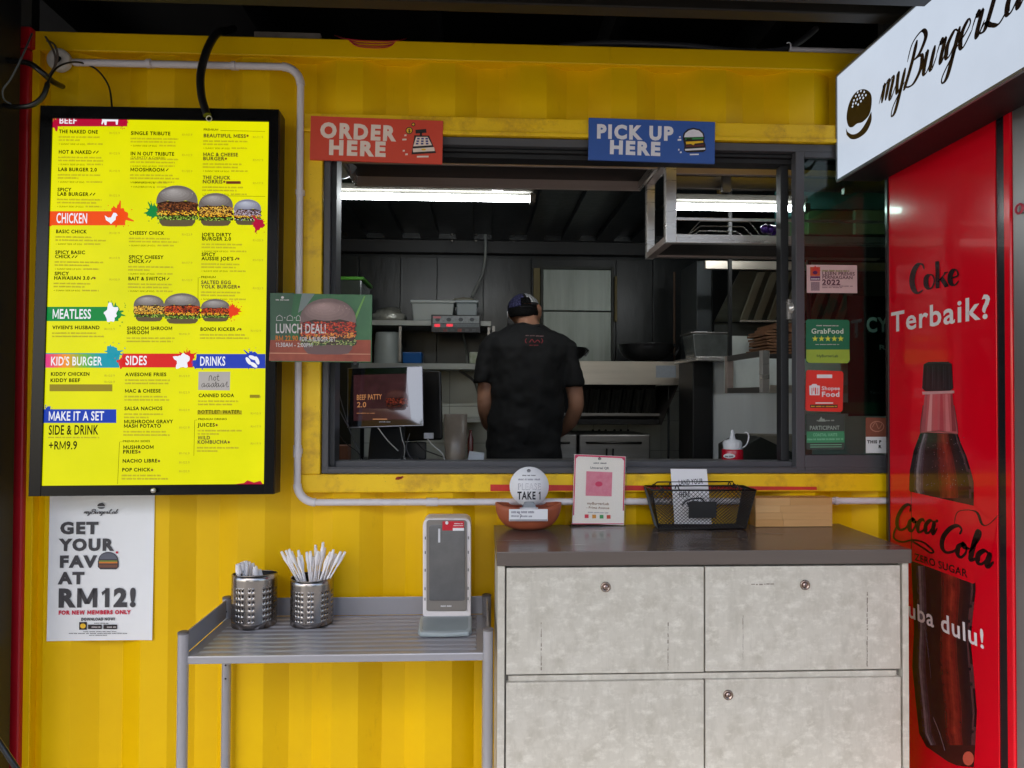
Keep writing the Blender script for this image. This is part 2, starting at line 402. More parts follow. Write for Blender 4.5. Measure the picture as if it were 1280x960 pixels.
# interior shell
m = MB(); m.box(XL, XR, D+.06, IY, .12, FZ); part('container_floor', m, mat('floor_ply', (70, 62, 55), .6), cont)
seams = [XL, P(448, 400, IY).x, P(500, 400, IY).x, P(546, 400, IY).x, P(604, 400, IY).x, P(664, 400, IY).x, P(770, 400, IY).x, P(816, 400, IY).x, P(890, 400, IY).x, XR]
for a, b in zip(seams, seams[1:]):
    m = MB(); m.box(a+.0015, b-.0015, IY, IY+.02, FZ, P(640, 323, IY).z); part('wall_panel', m, slate, cont, .002)
m = MB(); m.box(XL, XR, IY+.021, IY+.05, FZ, CZ); part('back_wall', m, slate, cont)
m = MB(); m.box(XL+.05, XR-.05, IY-.06, IY-.001, P(640, 323, IY-.06).z+.03, P(640, 298, IY-.06).z); part('wall_beam', m, blackp, cont, .004)
m = MB(); m.box(XL+.05, XR-.05, IY-.10, IY-.061, P(640, 300, IY-.1).z, P(640, 286, IY-.1).z); part('wall_rail', m, slate, cont, .003)
for px in (565, 595, 642, 742):
    for dy in (0, 1):
        q = P(px, 301 if dy else 292.5, IY-.10-(0 if not dy else -.036)); m = MB(); m.lathe([(.012, 0), (.012, .006), (.006, .009), (0, .01)], q+Vector((0, -.001, 0)), axis=(0, -1, 0), seg=8); part('bolt', m, ssd, cont)
m = MB(); m.box(XL, XL+.02, D+.06, IY, FZ, CZ); part('side_wall', m, slate, cont)
m = MB(); m.box(XR-.02, XR, D+.06, IY, FZ, CZ); part('side_wall', m, slate, cont)
m = MB(); x = XL
while x < XR:      # ribbed ceiling
    m.box(x, x+.11, D+.06, IY+.02, CZ, CZ+.03); m.box(x+.1101, min(x+.22, XR), D+.0601, IY+.02, CZ-.03, CZ+.028); x += .22
part('container_ceiling', m, slate, cont, .006)
# dark canopy roof over the stand
roof = thing('canopy_roof', (0, 0, 2.9), 'black canopy roof and beams above the yellow container', 'roof')
m = MB(); m.box(-4.2, 6, -.55, 5, 3.0, 3.1); part('roof_sheet', m, roofm, roof)
for yb in (-.5, .3, 1.1): m = MB(); m.box(-4.2, 6, yb, yb+.08, 2.86, 2.999); part('roof_beam', m, roofm, roof, .004)
m = MB(); m.box(-4.2, 6, 1.90, 1.95, P(640, 17, 1.95).z, P(640, 17, 1.95).z+.14); part('roof_beam', m, mat('brown_black', (34, 30, 24), .55, var=.2), roof, .004)
m = MB(); m.box(-4.2, 6, 1.70, 1.74, P(900, 1, 1.74).z, P(900, 1, 1.74).z+.12); part('roof_beam', m, mat('grey_black', (44, 44, 46), .5, var=.1), roof, .003)
for x in (-1.6, -.9, -.2, .5, 1.1, 1.7): m = MB(); m.box(x, x+.04, 1.971, 5, 2.85, 2.999); part('rafter', m, roofm, roof)
m = MB(); m.box(-4.2, 6, 4.99, 5.03, 0, 3.0); part('rear_screen', m, roofm, roof)
# ---- trees and parasol behind the viewer (seen in reflections), plus added buildings
def leafmass(m, c_, r, n, s_, rr):
    for _ in range(n):
        d = Vector((rr.gauss(0, 1), rr.gauss(0, 1), rr.gauss(0, 1))).normalized()*r*(.55+.5*rr.random()); p_ = Vector(c_)+Vector((d.x, d.y, d.z*.75)); u = Vector((rr.uniform(-1, 1), rr.uniform(-1, 1), rr.uniform(-1, 1))).normalized(); v_ = u.orthogonal().normalized(); m.add([p_-u*s_, p_+v_*s_*.5, p_+u*s_, p_-v_*s_*.5], [(0, 1, 2, 3)])
bark = mat('bark', (92, 78, 62), .85, var=.3, vs=8, bump=.5); leafm = mat('leaf_green', (74, 104, 46), .55, var=.4, vs=2); rr = random.Random(6)
for x, y, h, lb in ((-4.5, -8, 5.2, 'broad green tree across the way, left of the stand front'), (.6, -10, 6.4, 'tall green tree straight across from the stand'), (5.2, -8.5, 5.0, 'leafy tree across the way near the fridge side')):
    t_ = thing('tree', (x, y, 0), lb, 'tree'); m = MB(); m.tube([(x, y, 0), (x+.1, y, h*.25), (x-.05, y+.1, h*.5), (x+.1, y, h*.8)], [.16, .13, .1, .05], None, 10); [m.tube([(x, y, h*.4), (x+.9*math.cos(a), y+.9*math.sin(a), h*.65)], .05, None, 6) for a in (0, 1.6, 3.1, 4.6)]; part('trunk', m, bark, t_)
    m = MB(); [leafmass(m, (x+rr.uniform(-1.3, 1.3), y+rr.uniform(-1, 1), h*rr.uniform(.45, .9)), rr.uniform(.6, 1.1), 420, .09, rr) for _ in range(8)]; part('crown', m, leafm, t_)
ps = thing('parasol', (-1.6, -3.2, 0), 'tan canvas parasol standing out in front of the stand', 'parasol'); m = MB(); m.tube([(-1.6, -3.2, 0), (-1.6, -3.2, 3.5)], .025, None, 12); part('pole', m, white, ps)
m = MB(); cc = [Vector((-1.6+.9*math.cos(k*math.pi/4), -3.2+.9*math.sin(k*math.pi/4), 3.02)) for k in range(8)]; m.add([Vector((-1.6, -3.2, 3.55))]+cc, [(0, k+1, (k+1) % 8+1) for k in range(8)]); part('canvas', m, mat('tan_canvas', (196, 160, 104), .8, var=.08), ps)
for x0, x1, h, lb in ((-8, -2.75, 6.2, 'unseen building added to darken the till reflection, left of the sky gap'), (1.5, 12, 3.6, 'unseen building added behind the viewer, right of the sky gap')):  # unseen buildings added to block sky in the till's reflection, with a gap between
    hb = thing('added_building', ((x0+x1)/2, -14, 0), lb, 'building'); m = MB(); m.box(x0, x1, -16, -12.2, 0, h); part('wall', m, mat('facade_grey', (150, 145, 136), .8, var=.1), hb)
    m = MB(); m.box(x0-.1, x1+.1, -16.1, -12.0, h, h+.3); part('roof', m, roofm, hb); fx = x0+.6; me = None
    while fx < x1-1.8:
        for z in (1.0, 4.2):
            if z+1.6 < h:
                if me is None: m = MB(); m.box(fx, fx+1.5, -12.22, -12.17, z, z+1.7); me = part('window', m, mat('facade_glass', (30, 36, 40), .1, var=0), hb); b0_ = me.location.copy(); f0_ = (fx, z)
                else: o = copyobj(me); o.location = b0_+Vector((fx-f0_[0], 0, z-f0_[1]))
        fx += 2.3
# black steel column left of the container
col = thing('steel_column', (P(5, 500, 2.05).x, 2.05, 0), 'black steel column at the left beside the red container corner', 'column')
m = MB(); m.box(P(-60, 500, 2.05).x, P(20, 500, 2.15).x, 2.0, 2.15, 0, 2.86); part('column_shaft', m, mat('black_steel', (24, 26, 28), .45, var=.15), col, .006)
m = MB(); m.box(P(-70, 500, 2.05).x, P(20, 500, 2.15).x+.004, 1.97, 2.17, .001, .02); part('base_plate', m, blackp, col, .002)
m = MB(); m.box(-4.2, P(14, 500, 2.25).x, 2.32, 2.36, 0, 2.86); single('side_screen', m, blackp, 'black screen panel standing behind the column at far left', 'panel')
# thin black post behind the light box
m = MB(); a = P(1104, 10, 2.1).x; m.box(a, P(1122, 10, 2.1).x, 2.1, 2.13, 2.43, 2.86); single('hanger_post', m, mat('grey_black', (44, 44, 46)), 'thin dark post rising behind the white light box sign', 'post')
# ------------------------------------------------------------------ sliding serving window
win = thing('serving_window', ((OX0+OX1)/2, D+.02, OZ0), 'grey aluminium sliding window with its right sash slid shut behind stickers', 'window')
A = D-.004
m = MB(); m.box(OX0+.002, OX1, A, D+.09, P(700, 184, D).z, OZ1-.002); part('frame_head', m, alu, win, .002)
m = MB(); m.box(OX0+.002, OX1, A+.02, D+.09, OZ1-.04, OZ1-.031); m.box(OX0+.002, OX1, A+.035, D+.09, OZ1-.055, OZ1-.0405); part('head_track', m, alud, win, .001)
zb = [P(700, y, A).z for y in (578, 585, 591.8)]
m = MB(); m.box(OX0+.002, OX1, A, D+.09, zb[2], zb[1]); m.box(OX0+.003, OX1, A-.004, A+.004, zb[1]+.0005, zb[1]+.004); part('frame_sill', m, alu, win, .0015)
m = MB(); m.box(OX0+.022, OX1, A+.03, D+.09, zb[1]+.001, zb[0]); part('sill_track', m, alu, win, .0015)
xj = [P(x, 400, A).x for x in (402.8, 411.5, 418)]
m = MB(); m.box(xj[0]+.002, xj[1], A-.001, D+.09, zb[2]+.0005, OZ1-.0025); part('jamb', m, alu, win, .0015)
m = MB(); m.box(xj[1]+.0003, xj[2], A+.02, D+.09, zb[1]+.0051, OZ1-.042); part('jamb_track', m, mat('window_gasket', (44, 45, 48), .5), win, .001)
# sash at the right
sx = [P(x, 400, A).x for x in (984.5, 994.5, 1005.5)]; SXR = P(1300, 400, A).x
sz1, sz0 = P(1040, 190.5, A).z, P(1040, 588.5, A).z; gz1, gz0 = P(1040, 197.5, A).z, P(1040, 568.8, A).z
m = MB(); m.box(sx[0], sx[1], A+.05, A+.085, zb[0]+.001, OZ1-.043); part('fixed_stile', m, mat('dark_frame_edge', (32, 32, 34), .45), win, .001)
sash = MB(); sash.box(sx[1]-.0, sx[2], A-.003, A+.03, sz0, sz1); part('sash_stile', sash, alu, win, .002)
m = MB(); m.box(sx[2]+.0002, SXR, A-.0028, A+.03, gz1, sz1-.0002); part('sash_rail', m, alu, win, .002)
m = MB(); m.box(sx[2]+.0002, SXR, A-.0028, A+.03, sz0+.0002, gz0); part('sash_rail', m, alu, win, .002)
gl = glassmat('window_glass', (.60, .74, .69), .02, 1.5); GY = A+.012
m = MB(); m.box(sx[2]-.004, SXR, GY, GY+.005, gz0-.004, gz1+.004); part('glass_pane', m, gl, win)
m = MB(); q = P(988, 386, A+.045)
m.box(q.x-.012, q.x+.012, q.y-.01, q.y+.004, q.z-.035, q.z+.03); m.lathe([(.018, 0), (.02, .01), (.01, .02), (0, .022)], q+Vector((.004, -.012, 0)), ss, 14, (0, -1, 0)); m.tube([q+Vector((-.01, -.03, -.01)), q+Vector((.02, -.035, .012))], .005, ss)
part('latch', m, blk, win, .001)
# ================================================================== things on the front of the container
def board(root, fr, m, t=.006, bev=.001, name='panel'):
    """slab behind the plane of a frame"""
    b = MB(fr.M()); b.box(-fr.w/2, fr.w/2, -fr.h/2, fr.h/2, -t, 0); return part(name, b, m, root, bev)
def lit(n, c, e=1.0): return mat('lit_'+n, c, .35, 0, .03, 20, emit=LIT*e, spec=.15)
def burger(p, cx, cy, w, h, kit, seed=1, patty='patty', n=260):
    """burger picture: dome bun, ragged filling, lower bun; pixels; kit maps names to inks"""
    q = random.Random(seed)
    top = cy-h/2
    def pt(u, v): return (cx+u*w/2, top+v*h)
    # bottom bun
    p.poly([pt(-.86, .78), pt(.86, .78), pt(.84, .9), pt(.7, .985), pt(.4, 1), pt(-.4, 1), pt(-.7, .985), pt(-.84, .9)], kit['bun2']); p.up()
    p.poly([pt(-.97+.04*math.sin(k), .38+.45*k/9) for k in range(10)]+[pt(.97+.04*math.sin(k*2), .83-.45*k/9) for k in range(10)], kit['dark']); p.up()
    for k in range(n):
        v = q.random(); u = q.uniform(-.95, .95)
        if v < .62: m_ = kit[q.choice([patty, patty, patty+'2', patty+'3'])]; vv = .42+.24*q.random()
        elif v < .78: m_ = kit[q.choice(['cheese', 'cheese2'])]; vv = .62+.1*q.random()
        else: m_ = kit[q.choice(['leaf', 'leaf2', 'leaf3'])]; vv = .74+.1*q.random()
        a, b = pt(u, vv); p.disc(a, b, w*q.uniform(.012, .035)*(260/n)**.3, w*q.uniform(.008, .02)*(260/n)**.3, m_, 6, .3, q.uniform(-.6, .6), q); p.n += 1e-6
    p.up()
    for i_ in range(7): _k = 1-i_*.13; p.n += 0
    dome = [pt(-1+.03, .44)]+[pt(-math.cos(math.pi*k/18)*.98, .44-.44*math.sin(math.pi*k/18)**.8) for k in range(19)]+[pt(.97, .44), pt(.75, .39+.02), pt(.3, .36), pt(-.3, .36), pt(-.75, .41)]
    p.poly(dome, kit['bun']); p.up(.0001)
    for j in range(1, 7):
        k_ = 1-j*.15; q_ = [pt(-.12*j/6*1.5+.93*k_*math.cos(t), .25-.02*j+.20*k_*math.sin(t)) for t in [math.pi*2*i/22 for i in range(22)]]
        p.poly(q_, shade(kit['bun'], kit['bunhi'], j/6)); p.up(.00004)
    for _ in range(26):
        t = q.uniform(3.4, 6.0); r_ = q.uniform(.2, .85); a, b = pt(r_*math.cos(t), .28+.24*r_*math.sin(t)); p.disc(a, b, w*.012, w*.007, shade(kit['bun'], kit['bunhi'], .9), 5, 0, .5)
    p.up(.0001)
def shade(a, b, t):
    nm = a.name+'_%d' % int(t*10)
    if nm in MATS: return MATS[nm]
    m = a.copy(); m.name = nm; MATS[nm] = m; A = [x.inputs for x in a.node_tree.nodes if x.type == 'MIX'][0]; Bq = [x.inputs for x in b.node_tree.nodes if x.type == 'MIX'][0]; C_ = [x.inputs for x in m.node_tree.nodes if x.type == 'MIX'][0]
    for i in (6, 7): C_[i].default_value = [A[i].default_value[k]*(1-t)+Bq[i].default_value[k]*t for k in range(4)]
    return m
# ---------------- menu screen
tvf = quad((52.5, 131.5), (349, 138), (344, 617), (35.3, 621.5), 2.125, 2.085)
tv = thing('menu_screen', P(190, 619, 2.1), 'tall lit menu screen in black housing listing burgers, sides and drinks on yellow', 'display screen')
board(tv, tvf, blk, .062, .004, 'housing')
scr = Frame(tvf.O, tvf.U, tvf.V, 0, 0)
def tpx(*a): return [scr.uv(*q) for q in a]
bz = MB(scr.M()); c4 = tpx((67.5, 148), (336.5, 153), (330.5, 604.5), (51.5, 607.5))
ul, ur, vb, vt = (c4[0].x+c4[3].x)/2, (c4[1].x+c4[2].x)/2, (c4[2].y+c4[3].y)/2, (c4[0].y+c4[1].y)/2
W2, H2 = tvf.w/2, tvf.h/2
bz.box(-W2+.001, ul, -H2+.001, H2-.001, .0002, .006); bz.box(ur, W2-.001, -H2+.0011, H2-.0011, .0002, .006)
bz.box(ul+.0001, ur-.0001, vt, H2-.001, .0002, .0059); bz.box(ul+.0001, ur-.0001, -H2+.001, vb, .0002, .0059)
part('bezel', bz, mat('gloss_black', (8, 8, 9), .25, var=0, spec=.25), tv, .001)
p = Print(scr); mY = mat('lit_yellow', (214, 216, 0), .35, 0, .06, 2.5, emit=LIT, spec=.15, c2=(236, 232, 0))
p.poly([(ul, vb), (ur, vb), (ur, vt), (ul, vt)], mY, False); p.up(.0006)
K = ink('menu_black', (20, 14, 6), .6, spec=.1); KG = ink('menu_brown', (166, 148, 10), .5, emit=LIT*.8); RD = ink('menu_red', (150, 30, 10), .5, emit=LIT*.4); WT = lit('white', (238, 238, 245))
kit = dict(bun=lit('bun', (112, 104, 100), .9), bunhi=lit('bunhi', (176, 170, 168), .9), bun2=lit('bun2', (104, 90, 62), .8), dark=lit('darkfill', (62, 30, 14), .6),
    patty=lit('patty', (104, 56, 28)), patty2=lit('patty2', (150, 84, 40)), patty3=lit('patty3', (60, 30, 18)), cheese=lit('cheese', (232, 160, 30)), cheese2=lit('cheese2', (250, 200, 60)),
    leaf=lit('leaf', (90, 140, 30)), leaf2=lit('leaf2', (170, 200, 80)), leaf3=lit('leaf3', (60, 96, 24)), red=lit('crumb', (190, 60, 24)), red2=lit('crumb2', (220, 110, 40)), red3=lit('crumb3', (120, 30, 16)))
def c2(x, y): return 40+x/3.839, 130+y/3.84
def c3(x, y): return 40+x/3.694, 370+y/3.694
def tt(fn, t, x0, y, x1, cap, m=K, st='b', **k):
    a = fn(x0, y); b = fn(x1, y); p.text(t, a[0], a[1], b[0], None, cap/3.75, m, st, **k)
def gg(fn, x0, y, x1, hh=9, m=KG):
    a = fn(x0, y); b = fn(x1, y); u = scr.uv(*a); sl_ = .012*(b[0]-a[0])*(1 if a[1] < 400 else .2); p.grey(a[0], a[1], b[0], a[1]+sl_, m, hh/3.75)
def banner(fn, x0, y0, x1, y1, m, t, tx0, tx1, cap, sx, sy, sr, seed, icon):
    p.poly([fn(x0, y0+2), fn(x1, y0+2), fn(x1, y1), fn(x0, y1)], m); a = fn(sx, sy); p.splat(a[0], a[1], sr/3.8, m, seed); 
    a = fn(x0+2, (y0+y1)/2+10); p.splat(a[0], a[1], 26/3.8, m, seed+5, 30, 3); p.up()
    tt(fn, t, tx0, y1-(y1-y0-cap)/2, tx1, cap, WT, 'b'); icon(fn); p.up(-.00025)
def cow(fn):
    p.poly([fn(*q) for q in ((332, 68), (350, 64), (425, 66), (428, 72), (415, 76), (412, 100), (404, 100), (402, 84), (360, 84), (358, 102), (350, 102), (346, 86), (338, 100), (334, 96), (338, 78))], WT)
def hen(fn):
    p.poly([fn(*q) for q in ((350, 535), (366, 546), (380, 545), (392, 522), (405, 524), (412, 536), (404, 540), (402, 556), (388, 568), (380, 577), (372, 568), (356, 558))], WT)
def blob(x, y, w_, h_):
    def f(fn):
        a = fn(x, y); p.splat(a[0], a[1], w_/3.7, WT, int(x), 26, 0)
    return f
def nuts(fn):
    for (x, y, r) in ((1000, 300, 1), (1020, 285, .4), (1040, 298, 1.2), (1024, 318, .6)):
        a = fn(x, y); p.disc(a[0], a[1], 5.5, 2.4, WT, 12, 0, r)
banner(c2, 116, 62, 458, 108, lit('crimson', (176, 12, 52)), '', 0, 1, 1, 440, 90, 22, 3, cow)
p.up(); a = c2(132, 94); p.text('BEEF', a[0], a[1], c2(214, 94)[0], None, 7.6, WT, 'b'); p.up(-.00025)
banner(c2, 84, 513, 448, 583, lit('orange', (236, 76, 16)), 'CHICKEN', 118, 266, 46, 418, 535, 52, 7, hen)
banner(c3, 70, 48, 400, 116, lit('green', (12, 132, 60)), 'MEATLESS', 96, 272, 44, 380, 78, 44, 2, blob(362, 82, 34, 30))
banner(c3, 64, 262, 404, 331, lit('kidteal', (24, 150, 170)), "", 0, 1, 1, 372, 262, 42, 4, lambda f: None)
p.up(); 
for i in range(14):
    f_ = i/13; c_ = [(226, 60, 130), (240, 150, 40), (120, 180, 60), (24, 150, 170)]; j = min(2, int(f_*3)); u_ = f_*3-j
    p.poly([c3(64+i*19, 268), c3(64+i*19+19.2, 268), c3(64+i*19+19.2, 331), c3(64+i*19, 331)], lit('kid%d' % i, tuple(c_[j][k]*(1-u_)+c_[j+1][k]*u_ for k in range(3))))
p.up(); tt(c3, "KID'S BURGER", 88, 320, 322, 40, WT); p.up(-.0005)
banner(c3, 416, 264, 744, 330, lit('red', (212, 34, 34)), 'SIDES', 433, 530, 42, 720, 285, 38, 9, blob(690, 300, 34, 24))
banner(c3, 760, 266, 1078, 334, lit('blue', (40, 64, 176)), 'DRINKS', 776, 892, 42, 1014, 282, 36, 5, nuts)
banner(c3, 56, 521, 390, 586, lit('blue2', (24, 60, 172)), 'MAKE IT A SET', 78, 332, 42, 76, 520, 14, 6, lambda f: None)
tt(c3, 'SIDE & DRINK', 78, 640, 304, 44, K, 'b'); tt(c3, '+RM9.9', 78, 708, 208, 38, K, 'b'); gg(c3, 76, 656, 312, 7)
# dish names: (crop fn, name lines, x0, baseline, x1, cap, price x, rows of small print, add-on)
MENU = [(c2, 'THE NAKED ONE', 131, 140, 316, 1), (c2, 'HOT & NAKED//', 129, 238, 318, 1), (c2, 'LAB BURGER 2.0', 127, 322, 311, 1), (c2, 'SPICY', 124, 419, 188, 0), (c2, 'LAB BURGER//', 123, 440, 302, 1),
 (c2, 'SINGLE TRIBUTE', 476, 148, 664, 1), (c2, 'IN N OUT TRIBUTE', 474, 246, 682, 1), (c2, 'MOOSHROOM/', 473, 323, 652, 1),
 (c2, 'BEAUTIFUL MESS*', 824, 160, 1040, 1), (c2, 'MAC & CHEESE', 822, 250, 988, 0), (c2, 'BURGER*', 822, 270, 936, 1), (c2, 'THE CHUCK', 821, 361, 950, 0), (c2, 'NORRIS*', 820, 381, 928, 1),
 (c2, 'BASIC CHICK', 116, 620, 262, 1), (c2, 'SPICY BASIC', 113, 720, 255, 0), (c2, 'CHICK//', 112, 740, 216, 1), (c2, 'SPICY', 110, 822, 176, 0), (c2, 'HAWAIIAN 3.0/*', 107, 843, 306, 1),
 (c2, 'CHEESY CHICK', 468, 627, 634, 1), (c2, 'SPICY CHEESY', 466, 743, 630, 0), (c2, 'CHICK//', 464, 763, 570, 1), (c2, 'BAIT & SWITCH/', 463, 846, 656, 1),
 (c2, "JOE'S DIRTY", 817, 635, 955, 0), (c2, 'BURGER 2.0', 817, 655, 955, 1), (c2, 'SPICY', 815, 730, 880, 0), (c2, "AUSSIE JOE'S/*", 815, 750, 996, 1), (c2, 'SALTED EGG', 813, 864, 955, 0), (c2, 'YOLK BURGER*', 813, 885, 998, 1),
 (c3, "VIVIEN'S HUSBAND", 96, 153, 312, 1), (c3, 'SHROOM SHROOM', 440, 157, 648, 0), (c3, 'SHROOM', 440, 176, 540, 1), (c3, 'BONDI KICKER/*', 778, 161, 968, 1),
 (c3, 'KIDDY CHICKEN', 88, 368, 266, 2), (c3, 'KIDDY BEEF', 86, 397, 222, 2), (c3, 'AWESOME FRIES', 432, 370, 620, 1), (c3, 'MAC & CHEESE', 430, 446, 594, 1), (c3, 'SALSA NACHOS', 428, 527, 602, 1),
 (c3, 'MUSHROOM GRAVY', 426, 588, 650, 0), (c3, 'MASH POTATO', 425, 608, 596, 1), (c3, 'MUSHROOM', 422, 706, 562, 0), (c3, 'FRIES*', 421, 727, 502, 2), (c3, 'NACHO LIBRE*', 419, 769, 592, 2), (c3, 'POP CHICK*', 417, 810, 560, 1),
 (c3, 'CANNED SODA', 770, 467, 932, 1), (c3, 'BOTTLED WATER:', 767, 543, 966, 2), (c3, 'JUICES*', 768, 603, 858, 1), (c3, 'WILD', 766, 662, 822, 0), (c3, 'KOMBUCHA*', 765, 682, 914, 1)]
REDT = {'BURGER*', 'MAC & CHEESE', 'NORRIS*', 'THE CHUCK', 'BEAUTIFUL MESS*', 'SALTED EGG', 'YOLK BURGER*', 'WILD', 'KOMBUCHA*'}
for fn, t, x0, y, x1, k in MENU:
    star = t.endswith('*'); sl2 = t.count('/'); t0 = t.replace('*', '').replace('/', '')
    xe = x1-(14 if star else 0)-16*sl2
    tt(fn, t0, x0, y, xe, 16.5, st='x', m=K if not (t in REDT and (fn is c2 or t != 'MAC & CHEESE')) else ink('menu_darkred', (104, 34, 12), emit=LIT*.25))
    for i in range(sl2): a = fn(xe+10+15*i, y); p.poly([(a[0]-1, a[1]-.4), (a[0]+2, a[1]-3.6), (a[0]+2.8, a[1]-3), (a[0]+.2, a[1])], K)
    if star: a = fn(x1-5, y-7); p.disc(a[0], a[1], 1.6, 1.6, RD, 5)
    if k:
        col2 = 335 if x0 < 300 else 700 if x0 < 700 else 1040
        cx_ = {c2: (372, 720, 1060), c3: (335, 680, 1010)}[fn][0 if x0 < 300 else 1 if x0 < 700 else 2]
        a = fn(cx_, y-3); p.text('RM%d.9' % (10+len(t) % 14), a[0], a[1]+2, a[0]+13, None, 2.6, KG, 'r')
    if k == 1:
        L = random.Random(len(t)+x0)
        gg(fn, x0-2, y+22, x0+L.randint(170, 230), 8); gg(fn, x0-2, y+37, x0+L.randint(90, 240), 8)
        if fn is c2: tt(fn, '+ SUNNY SIDE UP EGG', x0-2, y+56, x0+125, 7, K, 'r'); gg(fn, x0+135, y+56, x0+212, 8)
for y in (382, 402): tt(c2, '+ HASHBROWN &', 475, y, 590, 8, K, 'r'); gg(c2, 600, y, 648, 8)
for (x, y, t) in ((824, 128, 'PREMIUM'), (812, 836, 'PREMIUM')): tt(c2, t, x, y, x+70, 10, K, 'b')
tt(c2, '(2X PATTY & CHEESE)', 474, 262, 640, 10, K, 'r'); tt(c3, 'PREMIUM SIDES', 420, 675, 545, 9, K, 'b'); tt(c3, 'PREMIUM DRINKS', 768, 573, 900, 9, K, 'b')
for fn, pts in ((c2, ((905, 128), (1120, 132))), (c2, ((820, 440), (1120, 444))), (c2, ((808, 834), (798, 834), (797, 960))), (c3, ((418, 672), (405, 674), (396, 868))), (c3, ((764, 572), (752, 574), (748, 738)))):
    p.line([fn(*q) for q in pts], .45, K)
p.poly([c2(932, 371), c2(1002, 371), c2(1002, 384), c2(932, 384)], RD); p.poly([c3(82, 408), c3(372, 408), c3(372, 440), c3(82, 440)], lit('olive', (150, 134, 30), .9))
p.poly([c3(1006, 456), c3(1052, 456), c3(1052, 470), c3(1006, 470)], lit('olive', (150, 134, 30), .9)); p.poly([c3(764, 528), c3(970, 528), c3(970, 548), c3(764, 548)], lit('olive2', (190, 180, 20), .9))
p.poly([c3(770, 350), c3(916, 350), c3(914, 436), c3(768, 434)], lit('notegrey', (188, 182, 178), .8)); p.up()
for dx in (0,):   # handwritten note
    for s_ in ([(818, 392), (820, 372), (828, 368), (832, 390)], [(838, 380), (846, 372), (850, 384), (842, 390), (838, 380)], [(860, 362), (858, 388), (866, 390)], [(853, 372), (866, 371)]): p.line([c3(*q) for q in s_], .6, K, 3)
    x = 784
    for k in range(5): p.line([c3(x+9, 402), c3(x, 412), c3(x+4, 421), c3(x+11, 412), c3(x+12, 402), c3(x+13, 420), c3(x+20, 412)], .55, K, 3); x += 22
    p.line([c3(x, 412), c3(x+8, 395), c3(x+6, 420), c3(x+16, 416)], .55, K, 3)
    p.line([c3(846, 410), c3(850, 394), c3(852, 420)], .55, K, 2)
kit2 = dict(kit, patty=lit('straw1', (226, 170, 60)), patty2=lit('straw2', (240, 200, 90)), patty3=lit('straw3', (120, 70, 30))); kit3 = dict(kit, bun=lit('bun3', (132, 132, 150), .9), bunhi=lit('bunhi3', (196, 200, 214), .9), patty=lit('pale1', (190, 180, 196)), patty2=lit('pale2', (120, 70, 50)), patty3=lit('pale3', (150, 130, 140)), leaf=lit('pale4', (210, 206, 226)))
burger(p, *c2(1035, 520), 35, 32, kit3, 6, n=420); burger(p, *c2(884, 508), 44, 41, kit2, 5, n=520); burger(p, *c2(700, 492), 53, 51, kit, 4, 'patty', n=700)
a = c2(1090, 580); p.n -= .0012; p.splat(a[0], a[1], 9, lit('crimson', (176, 12, 52)), 8); a = c2(585, 520); p.splat(a[0], a[1], 10, lit('green', (12, 132, 60)), 2)
p.n += .0006
burger(p, *c3(545, 58), 39, 33, kit2, 7, 'patty', n=450); burger(p, *c3(852, 68), 37, 28, kit, 8, 'red', n=420); burger(p, *c3(700, 60), 46, 38, kit, 9, 'red', n=600)
a = c3(935, 72); p.n -= .0011; p.splat(a[0], a[1], 9, lit('orange2', (226, 60, 20)), 3)
p.poly([c3(940, 868), c3(1070, 868), c3(1060, 852), c3(1030, 860), c3(1000, 850), c3(985, 862)], lit('crimson', (176, 12, 52)))
p.build('menu_print', tv)
q = P(262, 147, 2.08); m = MB(); m.tube([q+Vector((.008*math.cos(a), -.004, .008*math.sin(a)-.004)) for a in [k*math.pi/4 for k in range(8)]], .0016, ss, 6, closed=True); part('cable_ring', m, ss, tv)
q = P(192, 613, 2.07); m = MB(); m.lathe([(.007, 0), (.007, .004), (.004, .006), (0, .007)], q, axis=(0, -1, 0), seg=14); part('sensor', m, ss, tv)
# ---------------- black cable sleeve arching down to the screen, and loose cables at the upper left
m = MB(); m.tube([P(292, 36, 2.4), P(284, 38, 2.26), P(271, 42, 2.16), P(259, 62, 2.13), P(251, 92, 2.12), P(252, 120, 2.11), P(259, 144, 2.10)], .0118, blk, 12, sub=6)
single('cable_sleeve', m, mat('rubber_sleeve', (24, 20, 18), .5, var=.2, bump=.2, bs=120), 'thick black rubber sleeve arching over the container edge to the screen top', 'cable')
m = MB(); m.tube([P(-12, 75, 2.1), P(12, 76, 2.09), P(36, 79, 2.07), P(52, 90, 2.06), P(66, 102, 2.1), P(78, 108, 2.17)], .0082, blk, 10, sub=5)
single('black_cable', m, blk, 'thick black cable curving in from the left edge to end on the yellow wall', 'cable')
m = MB(); m.tube([P(-12, 127, 2.09), P(12, 133, 2.07), P(38, 132, 2.05), P(54, 120, 2.05), P(62, 98, 2.06), P(72, 84, 2.08), P(88, 78, 2.12), P(104, 79, 2.17), P(122, 88, 2.18), P(136, 108, 2.18), P(140, 134, 2.17)], [.0072]*24+[.0028]*40, blk, 8, sub=6)
single('black_cable', m, mat('grey_black_rubber', (36, 36, 34), .45), 'black looped cable thinning to a grey wire that drops behind the screen', 'cable')
m = MB(); m.tube([P(40, 42, 2.1), P(28, 70, 2.05), P(14, 98, 2.04), P(4, 112, 2.04), P(5, 124, 2.05), P(14, 130, 2.06)], .0026, None, 6, sub=6)
single('thin_wire', m, mat('grey_wire', (70, 76, 80), .45), 'thin grey wire hanging in a loop over the red corner post', 'cable')
m = MB()
for o in (0, 5): m.tube([P(57+o*.4, 46+o, 2.17), P(63+o, 56, 2.14), P(69+o*.6, 70, 2.13), P(68, 84, 2.12), P(60, 96, 2.08)], .0032, None, 6, sub=5)
